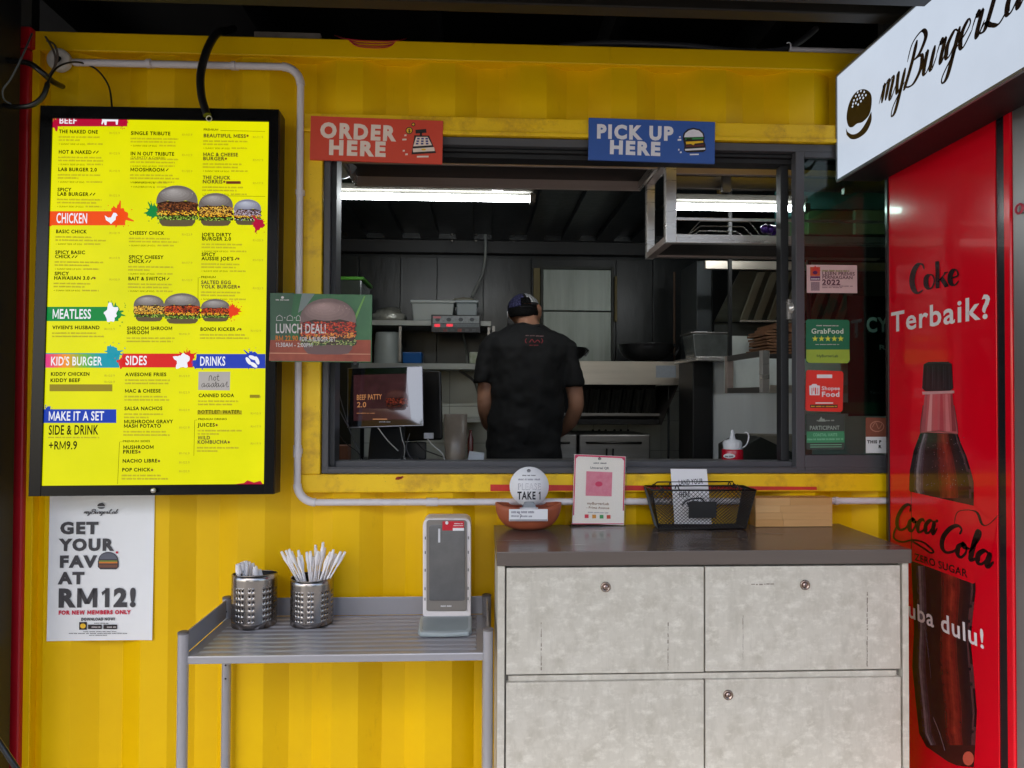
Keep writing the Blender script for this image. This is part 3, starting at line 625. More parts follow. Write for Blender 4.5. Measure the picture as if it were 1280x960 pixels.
single('twisted_wires', m, mat('grey_wire2', (96, 84, 76), .5), 'twisted pair of grey wires in front of the white round junction box', 'cable')
jb = thing('junction_box', P(78, 92, 2.18), 'round white plastic junction box at the start of the white conduit', 'junction box')
c_ = P(76.5, 77, 2.188); m = MB(); m.lathe([(.034, 0), (.034, .016), (.03, .02), (.012, .021), (.011, .012), (0, .012)], c_, axis=(0, -1, 0), seg=28); part('box_body', m, mat('old_white', (206, 200, 190), .4, var=.12), jb)
m = MB(); m.lathe([(.0105, .0122), (.0105, .0128), (0, .0129)], c_, axis=(0, -1, 0), seg=10); part('cable_hole', m, blackp, jb)
# ---------------- white conduit round the wall
cy = 2.168; r_ = .0105
cdt = thing('conduit_pipe', P(375, 400, cy), 'white plastic conduit running along the top, down beside the window and under it', 'pipe')
TL, TR_, BR_ = P(376, 84, cy), P(371.5, 628, cy), P(1120, 627, cy)
pw = mat('conduit_white', (214, 208, 210), .35, var=.06, vs=4)
m = MB(); a = P(92, 78, cy+.01); m.tube([a, Vector((TL.x-.055, cy, TL.z))], r_, pw, 14); part('pipe', m, pw, cdt)
m = MB(); m.tube([Vector((TL.x, cy, TL.z-.055)), Vector((TR_.x, cy, TR_.z+.055))], r_, pw, 14); part('pipe', m, pw, cdt)
m = MB(); m.tube([Vector((TR_.x+.055, cy, TR_.z)), Vector((P(1400, 628, cy).x, cy, TR_.z))], r_, pw, 14); part('pipe', m, pw, cdt)
for ctr, a0, sg in ((Vector((TL.x-.055, cy, TL.z-.055)), 0, 1), (Vector((TR_.x+.055, cy, TR_.z+.055)), math.pi, 1)):
    m = MB(); m.tube([ctr+Vector((.055*math.cos(a0+k*math.pi/16), 0, .055*math.sin(a0+k*math.pi/16))) for k in range(9)], r_+.0022, pw, 14); part('elbow', m, pw, cdt)
for px_, py_, v in ((370, 564, 1), (376, 240, 1), (965, 628, 0), (540, 628, 0), (292, 82, 0), (186, 80, 0), (1045, 628, 0)):
    q = P(px_, py_, cy); d = Vector((0, 0, 1)) if v else Vector((1, 0, 0)); q = Vector((TL.x if v else q.x, cy, q.z if v else (TL.z if py_ < 300 else TR_.z)))
    if v: q.x = TL.x+(TR_.x-TL.x)*(TL.z-q.z)/(TL.z-TR_.z)
    m = MB(); m.tube([q-d*(.018 if px_ in (370, 540) else .006), q+d*(.018 if px_ in (370, 540) else .006)], r_+.0022, pw, 14); m.box(q.x-.012, q.x+.012, cy, D-.017, q.z-.008, q.z+.008); part('clip', m, pw, cdt)
# ---------------- signs over the window
def rsign(nm, fr, face, label, fn, Yb):
    r = thing(nm, fr.at(0, -fr.h/2), label, 'sign'); board(r, fr, face, .008, .0008, 'board'); p_ = Print(fr); fn(p_); p_.build('sign_print', r); return r
WI = ink('sign_white', (236, 214, 200)); BI = ink('sign_black', (34, 24, 26)); YI = ink('sign_yellow', (240, 190, 40)); BW = ink('sign_white2', (232, 230, 236))
def order(p_):
    p_.text('ORDER', 401, 171, 492, 175.5, 18.5, WI, 'h', .03); p_.text('HERE', 411.5, 192.5, 480.5, 195, 18, WI, 'h', .03)
    # cash register
    def c(x, y): return (330+x/3.839, 130+y/3.84)
    p_.poly([c(722, 150), c(792, 152), c(826, 235), c(708, 242)], BI); p_.poly([c(726, 124), c(778, 120), c(780, 138), c(728, 142)], BI); p_.poly([c(748, 136), c(758, 136), c(758, 152), c(748, 152)], BI); p_.up()
    p_.poly([c(730, 158), c(786, 158), c(806, 198), c(716, 204)], WI); p_.poly([c(714, 214), c(816, 207), c(820, 226), c(716, 232)], WI); p_.up()
    bl = ink('key_blue', (60, 50, 120))
    for j in range(3):
        for i in range(3): a = c(741+i*20-j*3+j*i*2, 167+j*12); p_.rect(a[0]-1.6, a[1]-1, a[0]+1.6, a[1]+1, bl)
    a = c(766, 219); p_.disc(a[0], a[1], 3, 1.2, YI, 12)
    for (x, y, r) in ((697, 128, 17), (717, 99, 9)):
        a = c(x, y); p_.disc(a[0], a[1], r/3.84, r/3.84, BI, 18); p_.up(); p_.disc(a[0], a[1], r/3.84-1, r/3.84-1, YI, 18); p_.up()
    a = c(697, 128); p_.text('$', a[0]-1.4, a[1]+2.2, a[0]+1.5, None, 4.4, BI, 'b')
    for (x, y, x2, y2) in ((664, 168, 684, 176), (674, 148, 684, 156), (666, 222, 676, 230), (678, 239, 690, 247), (734, 250, 790, 258)): p_.poly([c(x, y), c(x2, y-1), c(x2, y2-1), c(x, y2)], WI)
rsign('order_sign', quad((387.8, 144.4), (554, 151.2), (552.7, 205), (387.8, 199.6), D-.024), mat('sign_red', (216, 70, 46), .45, var=.04), 'red sign reading ORDER HERE with a cash register picture', order, 0)
def pick(p_):
    p_.text('PICK UP', 746.5, 172, 840, 175, 17, BW, 'h', .02); p_.text('HERE', 762.5, 191.5, 824, 194, 16.5, BW, 'h', .02)
    def c(x, y): return (640+x/3.5556, 130+y/3.5556)
    o = [(758, 150), (762, 130), (780, 112), (805, 106), (835, 112), (852, 130), (856, 150), (854, 165), (860, 180), (862, 206), (850, 214), (778, 216), (764, 208), (766, 185), (762, 168)]
    p_.poly([c(*q) for q in o], BI); p_.up()
    p_.poly([c(*q) for q in ((764, 148), (770, 130), (786, 118), (806, 113), (830, 118), (846, 132), (850, 146))], BW)
    for q, m_ in ((((770, 150), (850, 148), (850, 156), (772, 160)), ink('lettuce', (60, 140, 70))), (((775, 153), (800, 152), (800, 158), (776, 159)), ink('tomato', (190, 60, 60))), (((772, 168), (848, 164), (850, 172), (812, 176), (806, 186), (796, 178), (774, 180)), YI), (((772, 184), (852, 180), (852, 188), (774, 192)), ink('meat', (96, 40, 40))), (((768, 200), (858, 195), (858, 203), (770, 208)), BW)):
        p_.poly([c(*k) for k in q], m_)
    for (x, y, x2, y2) in ((736, 156, 752, 164), (742, 144, 750, 150), (738, 200, 744, 208), (746, 212, 754, 219), (790, 222, 830, 228)): p_.poly([c(x, y), c(x2, y-1), c(x2, y2-1), c(x, y2)], BW)
rsign('pickup_sign', quad((736.2, 146.9), (893.7, 152.5), (893.6, 204.5), (735.3, 199.7), D-.026), mat('sign_blue', (52, 92, 172), .45, var=.04), 'blue sign reading PICK UP HERE with a burger picture', pick, 0)
# ---------------- lunch deal board
fr = quad((339.5, 366.5), (465.5, 368.5), (464, 453), (338, 452), 2.03)
ld = thing('lunch_board', fr.at(0, -fr.h/2), 'green and brown burger picture board reading LUNCH DEAL! beside the menu screen', 'sign')
board(ld, fr, mat('board_green', (66, 118, 74), .3, var=.2, vs=9, c2=(44, 92, 60), coat=.3), .005, .0006, 'board')
p = Print(fr)
def c(x, y): return (330+x/8, 350+y/8)
pk = dict(bun=ink('pbun', (140, 116, 112), c2=(112, 90, 88), vs=14), bunhi=ink('pbunhi', (176, 146, 140)), bun2=ink('pbun2', (112, 86, 84)), dark=ink('pdark', (70, 50, 44)), patty=ink('pp', (196, 56, 44)), patty2=ink('pp2', (222, 96, 48)), patty3=ink('pp3', (150, 34, 34)), cheese=ink('pch', (226, 140, 60)), cheese2=ink('pch2', (240, 170, 80)), leaf=ink('pl', (120, 150, 70)), leaf2=ink('pl2', (190, 190, 120)), leaf3=ink('pl3', (60, 90, 50)))
p.poly([c(64, 600), c(1068, 600), c(1066, 815), c(50, 808)], ink('pwood', (170, 84, 60), c2=(140, 66, 50), vs=20)); p.poly([c(62, 130), c(300, 130), c(240, 600), c(64, 600)], ink('pgreen', (62, 92, 70)))
p.poly([c(380, 134), c(510, 136), c(400, 290), c(340, 330)], ink('pgrey', (120, 132, 128))); p.poly([c(1000, 160), c(1015, 160), c(920, 400), c(900, 380)], ink('pleafg', (110, 160, 80))); p.up()
p.poly([c(60, 726), c(1066, 738), c(1066, 746), c(60, 736)], ink('pedge', (200, 140, 110))); p.up()
a = c(640, 465); burger(p, a[0], a[1], 72, 70, pk, 12, 'patty', 700); p.up()
WH = ink('print_white', (214, 206, 204)); OR = ink('print_orange', (216, 124, 40))
p.text('LUNCH DEAL!', *c(120, 530), *c(622, 532), 11.5, WH, 'b'); p.text('RM 22.90', *c(118, 608), *c(340, 610), 6.5, OR, 'b'); p.text('FOR A BURGER SET', *c(360, 612), *c(716, 614), 5.2, WH, 'b'); p.text('11:30AM - 2:00PM', *c(120, 668), *c(486, 672), 5.2, WH, 'b')
for i, x in enumerate((158, 262, 346)): p.line([c(x-30+8*(i == 2), 405), c(x-26+8*(i == 2), 370), c(x, 352), c(x+26-8*(i == 2), 370), c(x+30-8*(i == 2), 405), c(x-30+8*(i == 2), 406)], .55, WH)
for x in (210, 310): p.text('+', c(x-8, 0)[0], c(0, 388)[1], c(x+8, 0)[0], None, 2.4, WH, 'b')
a = c(188, 176); p.disc(a[0], a[1], 1.8, 1.6, WH, 10); p.grey(*c(120, 205), *c(256, 207), WH, 1.4)
p.build('board_print', ld)
q = P(444, 455, 2.03); m = MB(); m.box(q.x-.005, q.x+.005, 2.03, 2.06, q.z-.002, q.z+.01); part('clip', m, blk, ld)
# ---------------- poster under the screen
fr = quad((63.5, 618), (193, 620), (190.5, 799), (57, 802.5), D-.004, D-.006)
po = thing('promo_poster', fr.at(0, -fr.h/2), 'white paper poster reading GET YOUR FAV AT RM12! taped below the menu screen', 'poster')
b_ = MB(fr.M()); nx, ny = 14, 10; vs = []
for j in range(ny+1):
    for i in range(nx+1):
        u_, v_ = i/nx-.5, j/ny-.5; cur = .004*max(0, abs(u_)*2-.8)*5*(1-(j/ny))**2
        vs.append((u_*fr.w, v_*fr.h, cur*.6-.0012))
b_.add(vs, [(j*(nx+1)+i, j*(nx+1)+i+1, (j+1)*(nx+1)+i+1, (j+1)*(nx+1)+i) for j in range(ny) for i in range(nx)], None, True)
part('sheet', b_, mat('poster_paper', (238, 238, 238), .35, var=.03, vs=4, bump=.04, bs=6), po)
p = Print(fr, .0012); DG = ink('poster_grey', (66, 64, 68)); PR = ink('poster_red', (206, 20, 60))
def c(x, y): return (20+x/2.6656, 600+y/2.6667)
for t, x0, y0, x1, cap in (('GET', 150, 178, 271, 14.5), ('YOUR', 150, 234, 320, 14.5), ('FAV', 147, 290, 264, 14.5), ('AT', 146, 345, 224, 14.5), ('RM12!', 143, 421, 398, 22.5)): p.text(t, *c(x0, y0), c(x1, 0)[0], None, cap, DG, 'h', .01)
p.text('FOR NEW MEMBERS ONLY', *c(143, 448), c(381, 0)[0], None, 5, PR, 'h'); p.text('DOWNLOAD NOW!', *c(218, 468), c(330, 0)[0], None, 3.4, DG, 'h')
a = c(308, 268); p.poly([(a[0]-13, a[1]+1)]+[(a[0]-12.5*math.cos(math.pi*k/12), a[1]-10.8*math.sin(math.pi*k/12)) for k in range(13)]+[(a[0]+13, a[1]+1), (a[0]+13, a[1]+8), (a[0]+10, a[1]+11), (a[0]-10, a[1]+11), (a[0]-13, a[1]+8)], ink('ic_dark', (56, 52, 60))); p.up()
p.poly([(a[0]-11, a[1]-1.5)]+[(a[0]-11*math.cos(math.pi*k/12), a[1]-1.5-8*math.sin(math.pi*k/12)) for k in range(13)], ink('ic_grey', (98, 100, 112)))
p.rect(a[0]-11.5, a[1], a[0]+11.5, a[1]+1.4, ink('ic_green', (130, 150, 60))); p.rect(a[0]-11.5, a[1]+1.6, a[0]+11.5, a[1]+3.6, OR); p.rect(a[0]-11.5, a[1]+5, a[0]+11.5, a[1]+8.8, ink('ic_brown', (120, 74, 56)))
a = c(337, 241); p.disc(a[0], a[1], 1.6, 1.6, PR, 8)
a = c(224, 486); p.rect(a[0]-4.8, a[1]-4.8, a[0]+4.8, a[1]+4.8, BI); p.up(); p.disc(a[0], a[1], 3.6, 3.2, YI, 12)
for x in (264, 315): a = c(x, 489); p.rect(a[0]-8.6, a[1]-2.8, a[0]+8.6, a[1]+2.8, BI); p.up(); p.grey(a[0]-4, a[1]+1, a[0]+7, a[1]+1, WH, 1.8)
for k, (x0, x1) in enumerate(((225, 335), (178, 372), (245, 305))): p.grey(*c(x0, 506+k*6), c(x1, 0)[0], c(0, 506+k*6)[1], DG, 1.1)
p.grey(*c(262, 478), *c(312, 478), DG, 1.2)
# ---------------- script lettering: pen strokes in letter units (x, y up; x-height 1, capitals 2)
SCR = {
 'm': ([[(0,.15),(.25,1),(.28,.1)],[(.27,.5),(.5,1),(.68,.9),(.62,.1)],[(.62,.5),(.9,1),(1.1,.9),(1.02,.2),(1.2,.0),(1.45,.5)]], 1.4),
 'y': ([[(0,.9),(.12,1),(.2,.4),(.35,.05),(.6,.3)],[(.75,1),(.6,0),(.4,-.8),(.1,-.9),(.15,-.45),(.9,.35)]], .95),
 'B': ([[(.5,1.9),(.35,1),(.05,.1),(-.1,.0)],[(-.1,1.2),(.1,1.9),(.8,2.15),(1.25,1.75),(.95,1.2),(.5,1.05)],[(.5,1.05),(1.15,1.0),(1.25,.4),(.8,-.05),(.2,.02),(.1,.3)]], 1.45),
 'u': ([[(0,.8),(.15,1),(.12,.2),(.35,.02),(.65,.4)],[(.75,1),(.66,.2),(.82,.02),(1.05,.5)]], 1.0),
 'r': ([[(0,.5),(.2,1.05),(.3,.85),(.5,.95),(.42,.2),(.55,.02),(.8,.5)]], .75),
 'g': ([[(.7,.85),(.4,1.0),(.05,.6),(.1,.1),(.35,.05),(.65,.5)],[(.78,1),(.62,0),(.45,-.8),(.15,-.95),(.1,-.6),(.95,.35)]], .92),
 'e': ([[(0,.35),(.35,.5),(.6,.8),(.42,1.02),(.12,.7),(.12,.2),(.4,.0),(.85,.5)]], .8),
 'L': ([[(.55,1.5),(.95,1.75),(.85,2.15),(.6,1.9),(.42,.9),(.2,.12),(-.12,.1),(.1,.35),(.6,.08),(1.1,-.08),(1.5,.3)]], 1.4),
 'a': ([[(.7,.85),(.4,1.0),(.05,.6),(.1,.1),(.35,.05),(.65,.5)],[(.78,1),(.68,.2),(.82,.02),(1.05,.5)]], 1.0),
 'b': ([[(0,.5),(.45,1.6),(.5,2.1),(.3,1.9),(.15,.4),(.35,.0),(.65,.3),(.6,.8),(.4,.7)]], .85),
 'C': ([[(1.25,1.55),(1.35,1.9),(1.05,2.1),(.55,1.75),(.15,1.0),(.15,.3),(.5,-.02),(1.0,.2),(1.3,.6)]], 1.25),
 'o': ([[(.45,1.0),(.1,.7),(.08,.2),(.35,.0),(.62,.4),(.6,.85),(.4,1.0),(.5,.75),(.85,.8)]], .82),
 'c': ([[(.6,.8),(.5,1.02),(.2,.85),(.05,.4),(.2,.02),(.5,.1),(.75,.4)]], .72),
 'l': ([[(0,.5),(.5,1.6),(.55,2.1),(.35,2.0),(.2,.6),(.25,.05),(.6,.4)]], .6),
 '-': ([[(.1,.65),(.4,.7)]], .45),
}
def script(p, t, x0, y0, x1, y1, xh, m, pen, slant=.28, kern=1.0):
    """script word with its baseline between two photo pixels on the frame's plane; xh = x-height in pixels at the start"""
    fr = p.fr; a, b = fr.uv(x0, y0), fr.uv(x1, y1); e = b-a; L = e.length; e.normalize(); v_ = Vector((-e.y, e.x)); hh = (fr.uv(x0, y0-xh)-a).length
    adv = sum(SCR[c][1] for c in t)*kern; kx = L/adv; x = 0
    for c_ in t:
        for s_ in SCR[c_][0]:
            pts = crom([Vector((q[0]*kx+x*kx+q[1]*hh*slant, q[1]*hh)) for q in s_], 7); n = len(pts); Lp = []; Rp = []
            for i, q in enumerate(pts):
                d = pts[min(i+1, n-1)]-pts[max(i-1, 0)]; d = d.normalized() if d.length > 1e-9 else Vector((1, 0))
                w_ = (pen[0]+(pen[1]-pen[0])*max(0, -d.y)**1.2)*hh*min(1, .4+min(i, n-1-i)/4); nn = Vector((-d.y, d.x))*w_/2
                Lp.append(q+nn); Rp.append(q-nn)
            for i in range(n-1):
                p._add([a+e*k.x+v_*k.y for k in (Lp[i], Rp[i], Rp[i+1], Lp[i+1])], [(0, 1, 2, 3)], m)
            p.n += 1e-6
        x += SCR[c_][1]*kern
def minilogo(p, cx, cy, w_, m, bg=None):
    r = w_/2; p.poly([(cx-r*math.cos(math.pi*k/10), cy-r*.85*math.sin(math.pi*k/10)) for k in range(11)], m)
    p.poly([(cx-r, cy+r*.25)]+[(cx-r*math.cos(math.pi*k/8)*.95, cy+r*.25+r*.45*math.sin(math.pi*k/8)) for k in range(9)]+[(cx+r, cy+r*.25)], m)
minilogo(p, *c(285, 87), 9.5, DG); script(p, 'myBurgerLab', *c(226, 112), *c(340, 112), 2.6, DG, (.2, .5)); p.build('poster_print', po)
# ---------------- white box sign at the upper right, face turned left
XS = PX(1048, 226, 1.135).x; XF = P(1101.5, 300, 2.18).x
pa = P(1048.5, 160, 2.18); XS = pa.x; zs0, zs1 = P(1049, 226.5, 2.18).z, P(1047.5, 95, 2.18).z
sg = thing('light_box', (XS+.06, 1.4, zs0), 'white illuminated box sign with a burger logo and brown script lettering', 'sign')
m = MB(); m.box(XS+.002, XF-.002, .35, 2.18, zs0, zs1); part('housing', m, mat('sign_housing', (26, 18, 20), .5), sg, .002)
m = MB(); m.box(XS-.006, XS+.0015, .352, 2.177, zs0+.004, zs1-.004); part('lit_face', m, mat('lit_face', (203, 214, 230), .4, var=.06, vs=2.2, emit=LIT*.92, spec=.2), sg, .001)
m = MB(); m.box(XS-.009, XS-.001, .351, 2.181, zs0-.004, zs0+.004); m.box(XS-.009, XS-.001, .351, 2.181, zs1-.004, zs1+.003); m.box(XS-.009, XS-.001, 2.1775, 2.184, zs0+.0041, zs1-.0041); part('edge_trim', m, mat('trim_grey', (150, 156, 160), .3, .6), sg, .001)
lf = Frame(Vector((XS-.0062, 1.4, (zs0+zs1)/2)), Vector((0, -1, 0)), Vector((0, 0, 1)))
p = Print(lf); BR = ink('sign_brown', (44, 32, 30), .4)
def c(x, y): return (1000+x/3.4286, y/3.4286)
def loop(pts): return [(q.x, q.y) for q in crom([Vector(k) for k in pts], 5, True)]
p.poly(loop([c(200, 500), c(212, 440), c(240, 395), c(275, 382), (c(303, 400)), c(308, 440), c(298, 490), c(270, 522), c(245, 530), c(225, 545), c(208, 540)]), BR)
lo = crom([Vector(c(*k)) for k in ((197, 547), (206, 566), (228, 576), (255, 564), (280, 530), (306, 478))], 5); lo2 = crom([Vector(c(*k)) for k in ((307, 482), (306, 520), (285, 565), (250, 592), (220, 596), (200, 578))], 5)
p.poly([(q.x, q.y) for q in lo+lo2], BR); p.up()
WF = mat('lit_face', (0, 0, 0))
for x, y in ((248, 396), (262, 390), (276, 394), (283, 408), (240, 412), (254, 408), (268, 408), (232, 430), (246, 426), (258, 420), (272, 420), (228, 445), (240, 442), (250, 448), (262, 434), (226, 457)):
    a = c(x, y); p.disc(a[0], a[1], .9, 1.6, WF, 8, 0, .3)
p.up(); script(p, 'myBurgerLab', *c(338, 460), 1300, -9, 24, BR, (.09, .30), .30)
p.build('sign_print', sg)
# ---------------- tall red drinks fridge, its printed side facing left
XC = XF+.0; YF, YN = 2.15, PX(1246, 500, XF).y
fg = thing('drinks_fridge', (XC+.3, 1.85, 0), 'tall red drinks fridge whose side shows a cola bottle under black and white lettering', 'fridge')
FT = PX(1106, 226, XC).z+.02; FT = zs0+.06
red = mat('fridge_red', (228, 0, 30), .16, var=.04, vs=3, coat=.4)
m = MB(); m.box(XC+.004, XC+.62, YN, YF, .06, FT); part('cabinet', m, mat('fridge_grey', (60, 50, 52), .4), fg, .004)
m = MB(); m.box(XC-.0, XC+.0035, YN+.0005, YF-.012, .1, FT-.001); part('side_panel', m, red, fg, .0008)
m = MB(); m.box(XC-.004, XC+.006, YF-.0115, YF+.004, .06, FT-.001); part('rear_trim', m, mat('dark_trim', (40, 26, 28), .25, coat=.5), fg, .002)
def yat(px): return PX(px, 550, XC).y
m = MB(); m.box(XC+.003, XC+.6, yat(1257), YN-.0005, .08, FT-.002); part('door_gasket', m, mat('gasket', (30, 28, 32), .25, coat=.3), fg, .001)
m = MB(); m.box(XC-.002, XC+.62, yat(1266), yat(1257)-.0005, .08, FT-.002); part('door_frame', m, red, fg, .003)
m = MB(); m.box(XC+.002, XC+.61, yat(1266)-.06, yat(1266)-.0005, .08, FT-.002); part('door_edge', m, mat('door_steel', (150, 148, 148), .38, .7, stretch=(1, 1, .2)), fg, .004)
q = PX(1276, 261, XC); m = MB(); m.tube([q+Vector((-.004, .011*math.cos(a), .011*math.sin(a))) for a in [k*math.pi/5 for k in range(10)]], .003, None, 8, closed=True); part('lock_ring', m, mat('pink_ring', (190, 60, 80), .3), fg)
for y in (YF-.06, YN+.05):
    for x in (XC+.06, XC+.56): m = MB(); m.lathe([(.02, 0), (.02, .06)], (x, y, 0), seg=12); part('foot', m, blk, fg)
cf = Frame(Vector((XC, 1.9, 1.2)), Vector((0, -1, 0)), Vector((0, 0, 1)))
p = Print(cf, .0006); KB = ink('cola_black', (26, 12, 14), .2, coat=.4); CW = ink('cola_white', (244, 234, 236), .25, coat=.3)
def c(x, y): return (1090+x/2.8211, 280+y/2.8235)
def d(x, y): return (1090+x/2.5263, 580+y/2.5263)
# bottle outline, lower then upper
glass_d = ink('bottle_dark', (46, 22, 20), .15, c2=(74, 30, 26), vs=9, coat=.5); glass_l = ink('bottle_pink', (200, 96, 100), .2, coat=.4)
p.poly([c(192, 590), c(283, 585), c(286, 640), c(298, 690), c(303, 740), c(172, 735), c(176, 690), c(190, 640)], glass_l)
Lp = [c(172, 735), c(148, 800), c(134, 870), c(132, 940), d(124, 90), d(124, 300), d(130, 420), d(134, 520), d(128, 640), d(138, 740), d(150, 850), d(172, 892), d(240, 940), d(268, 952)]
Rp = [d(322, 958), d(326, 900), d(332, 780), d(322, 660), d(312, 560), d(320, 470), d(328, 400), d(324, 300), d(322, 130), d(322, 60), c(352, 880), c(334, 820), c(312, 770), c(303, 740)]
p.poly(Lp+Rp, glass_d); p.up()
def edge(L_, y):
    L_ = sorted(L_, key=lambda q: q[1])
    for a, b in zip(L_, L_[1:]):
        if a[1] <= y <= b[1]: t = (y-a[1])/max(1e-6, b[1]-a[1]); return a[0]+(b[0]-a[0])*t
    return L_[-1][0] if y > L_[-1][1] else L_[0][0]
PAL = [(0, (24, 14, 15)), (.06, (34, 20, 22)), (.11, (104, 92, 100)), (.17, (84, 66, 72)), (.23, (48, 26, 26)), (.36, (40, 20, 18)), (.46, (58, 22, 18)), (.56, (108, 30, 22)), (.64, (142, 48, 34)), (.70, (96, 28, 22)), (.80, (46, 20, 18)), (.92, (30, 18, 20)), (.97, (70, 44, 46)), (1, (24, 14, 15))]
def palc(t):
    for a, b in zip(PAL, PAL[1:]):
        if a[0] <= t <= b[0]: u = (t-a[0])/(b[0]-a[0]); return [a[1][k]*(1-u)+b[1][k]*u for k in range(3)]
rr = random.Random(12); bm0 = []
for k in range(28):
    c_ = [min(255, x*1.25+6*(x > 60)) for x in palc(k/27)]; bm0.append(ink('bottle_%d' % k, tuple(c_), .15, coat=.4, var=.25, vs=55))
    if k in (4, 5, 15, 16, 17, 18): bm0[-1] = ink('bottleb_%d' % k, tuple(c_), .15, coat=.4, c2=tuple(x*.6 for x in c_), vs=26)
def slices(y0, y1, Lq, Rq, n):
    for j in range(n):
        ya, yb = y0+(y1-y0)*j/n, y0+(y1-y0)*(j+1)/n; la, ra, lb, rb = edge(Lq, ya), edge(Rq, ya), edge(Lq, yb), edge(Rq, yb); sh = .016*math.sin(j*.3)+.004*math.sin(j*.9)
        for k in range(28):
            kk_ = min(27, max(0, int(round(27*min(1, max(0, (k+.5)/28+sh*(1-abs(k/14-1)))))))); t0, t1 = k/28, (k+1)/28
            p.poly([(la+(ra-la)*t0, ya), (la+(ra-la)*t1, ya), (lb+(rb-lb)*t1, yb), (lb+(rb-lb)*t0, yb)], bm0[kk_])
slices(c(0, 740)[1], d(0, 108)[1], Lp, Rp, 22); slices(d(0, 322)[1], d(0, 888)[1], Lp, Rp, 60); p.up()
p.line([c(172, 737), c(236, 730), c(303, 741)], 1.2, ink('fluid_line', (150, 90, 84), .2))
for k in range(6): x_ = 192+k*17; p.poly([c(x_-4+k, 600), c(x_+5+k*.6, 600), c(x_+9+(k-2.5)*5, 732), c(x_-6+(k-2.5)*5, 732)], ink('neck_%d' % k, ((176, 84, 90), (226, 150, 150), (206, 90, 96), (190, 70, 80), (216, 120, 124), (150, 60, 66))[k], .2, coat=.4))
p.line([c(182, 640), c(174, 700), c(172, 735)], 1.2, ink('neck_edge', (110, 50, 54))); p.line([c(290, 640), c(300, 700), c(304, 738)], 1.2, ink('neck_edge', (0, 0, 0)))
p.up()
p.poly([c(184, 495), c(200, 487), c(270, 486), c(283, 494), c(288, 580), c(276, 589), c(190, 590), c(178, 580)], ink('bottle_cap', (30, 30, 32), .3)); p.up()
for k in range(16): x_ = 184+k*6.4; p.line([c(x_, 500), c(x_+(k-8)*.25, 582)], .7, ink('cap_rib%d' % (k % 3), ((48, 50, 54), (20, 20, 22), (60, 62, 68))[k % 3] if k < 9 else ((30, 30, 34), (16, 16, 18), (36, 36, 40))[k % 3], .3))
p.line([c(190, 493), c(234, 489), c(278, 493)], 1, ink('cap_top', (64, 66, 70))); p.poly([c(178, 592), c(292, 588), c(292, 597), c(180, 602)], ink('neck_ring', (210, 150, 150)))
p.poly([d(126, 88), d(323, 132), d(396, 190), d(370, 340), d(322, 378), d(128, 306)], ink('label_red', (224, 10, 32), .2, coat=.4)); 
hl = ink('bottle_glint', (120, 104, 112), .2); rg = ink('bottle_redglow', (124, 34, 26), .2, c2=(90, 26, 22), vs=14)
p.line([d(195, 800), d(215, 850), d(232, 905)], 1, hl, 4)
for k in range(9): p.line([d(160+k*3, 470+k*20), d(172+k*2, 500+k*22)], .5, hl)
rr = random.Random(5)
for k in range(60): a = c(rr.uniform(165, 330), rr.uniform(750, 930)); p.disc(a[0], a[1], .5, .7, hl, 5)
p.disc(*d(306, 930), 7, 9, ink('fingertip', (206, 90, 70), .4), 14)
p.up()
# Coke (heavy serif made from pen strokes), Terbaik?, label words
def serif(t, x0, y0, x1, y1, cap, m): p.text(t, x0, y0, x1, y1, cap, m, 'h'); 
def st(pts, wd): wd *= 1.5; p.line([c(*q) for q in pts], wd, KB, 5, pen=(wd*.3, wd)); p.n += 1e-6
st([(186, 160), (180, 143), (165, 143), (150, 165), (143, 200), (150, 232), (165, 244), (182, 232)], 4.6)
st([(205, 178), (194, 190), (193, 215), (203, 228), (215, 222), (222, 200), (216, 182), (205, 178)], 4.2)
p.line([c(232, 134), c(233, 180), c(233, 225)], 5, KB); p.line([c(234, 205), c(262, 172)], 1.6, KB); p.line([c(246, 190), c(266, 220)], 5.6, KB); p.line([c(226, 134), c(238, 132)], 1.2, KB); p.line([c(228, 226), c(240, 224)], 1.2, KB); p.line([c(256, 172), c(270, 170)], 1.2, KB); p.line([c(258, 222), c(272, 219)], 1.2, KB)
st([(282, 192), (304, 182), (302, 166), (290, 162), (278, 182), (280, 208), (294, 216), (308, 200)], 4.4)
p.text('Terbaik?', *c(72, 380), *c(418, 330), 24, CW, 'b', .02)
p.n += .0003; p.text('Zuba dulu!'[1:], *d(118, 482), *d(358, 584), 20, CW, 'b', .02); p.n -= .0001
script(p, 'Coca', *d(76, 205), *d(205, 222), 15, KB, (.18, .5), .25); p.disc(*d(207, 180), 2, 2, KB, 10); script(p, 'Cola', *d(215, 270), *d(380, 330), 17.5, KB, (.18, .48), .22)
p.line([d(78, 200), d(70, 232), d(96, 246), d(130, 240), d(165, 248), d(196, 275), d(186, 280), d(165, 266), d(130, 244)], 2.2, KB, 5); p.line([d(262, 190), d(275, 150), d(330, 150), d(350, 190), d(372, 190), d(402, 160)], 3, KB, 5, pen=(1, 3.4))
p.text('ZERO SUGAR', *d(138, 303), *d(302, 358), 8.5, KB, 'b')
p.build('side_print', fg)
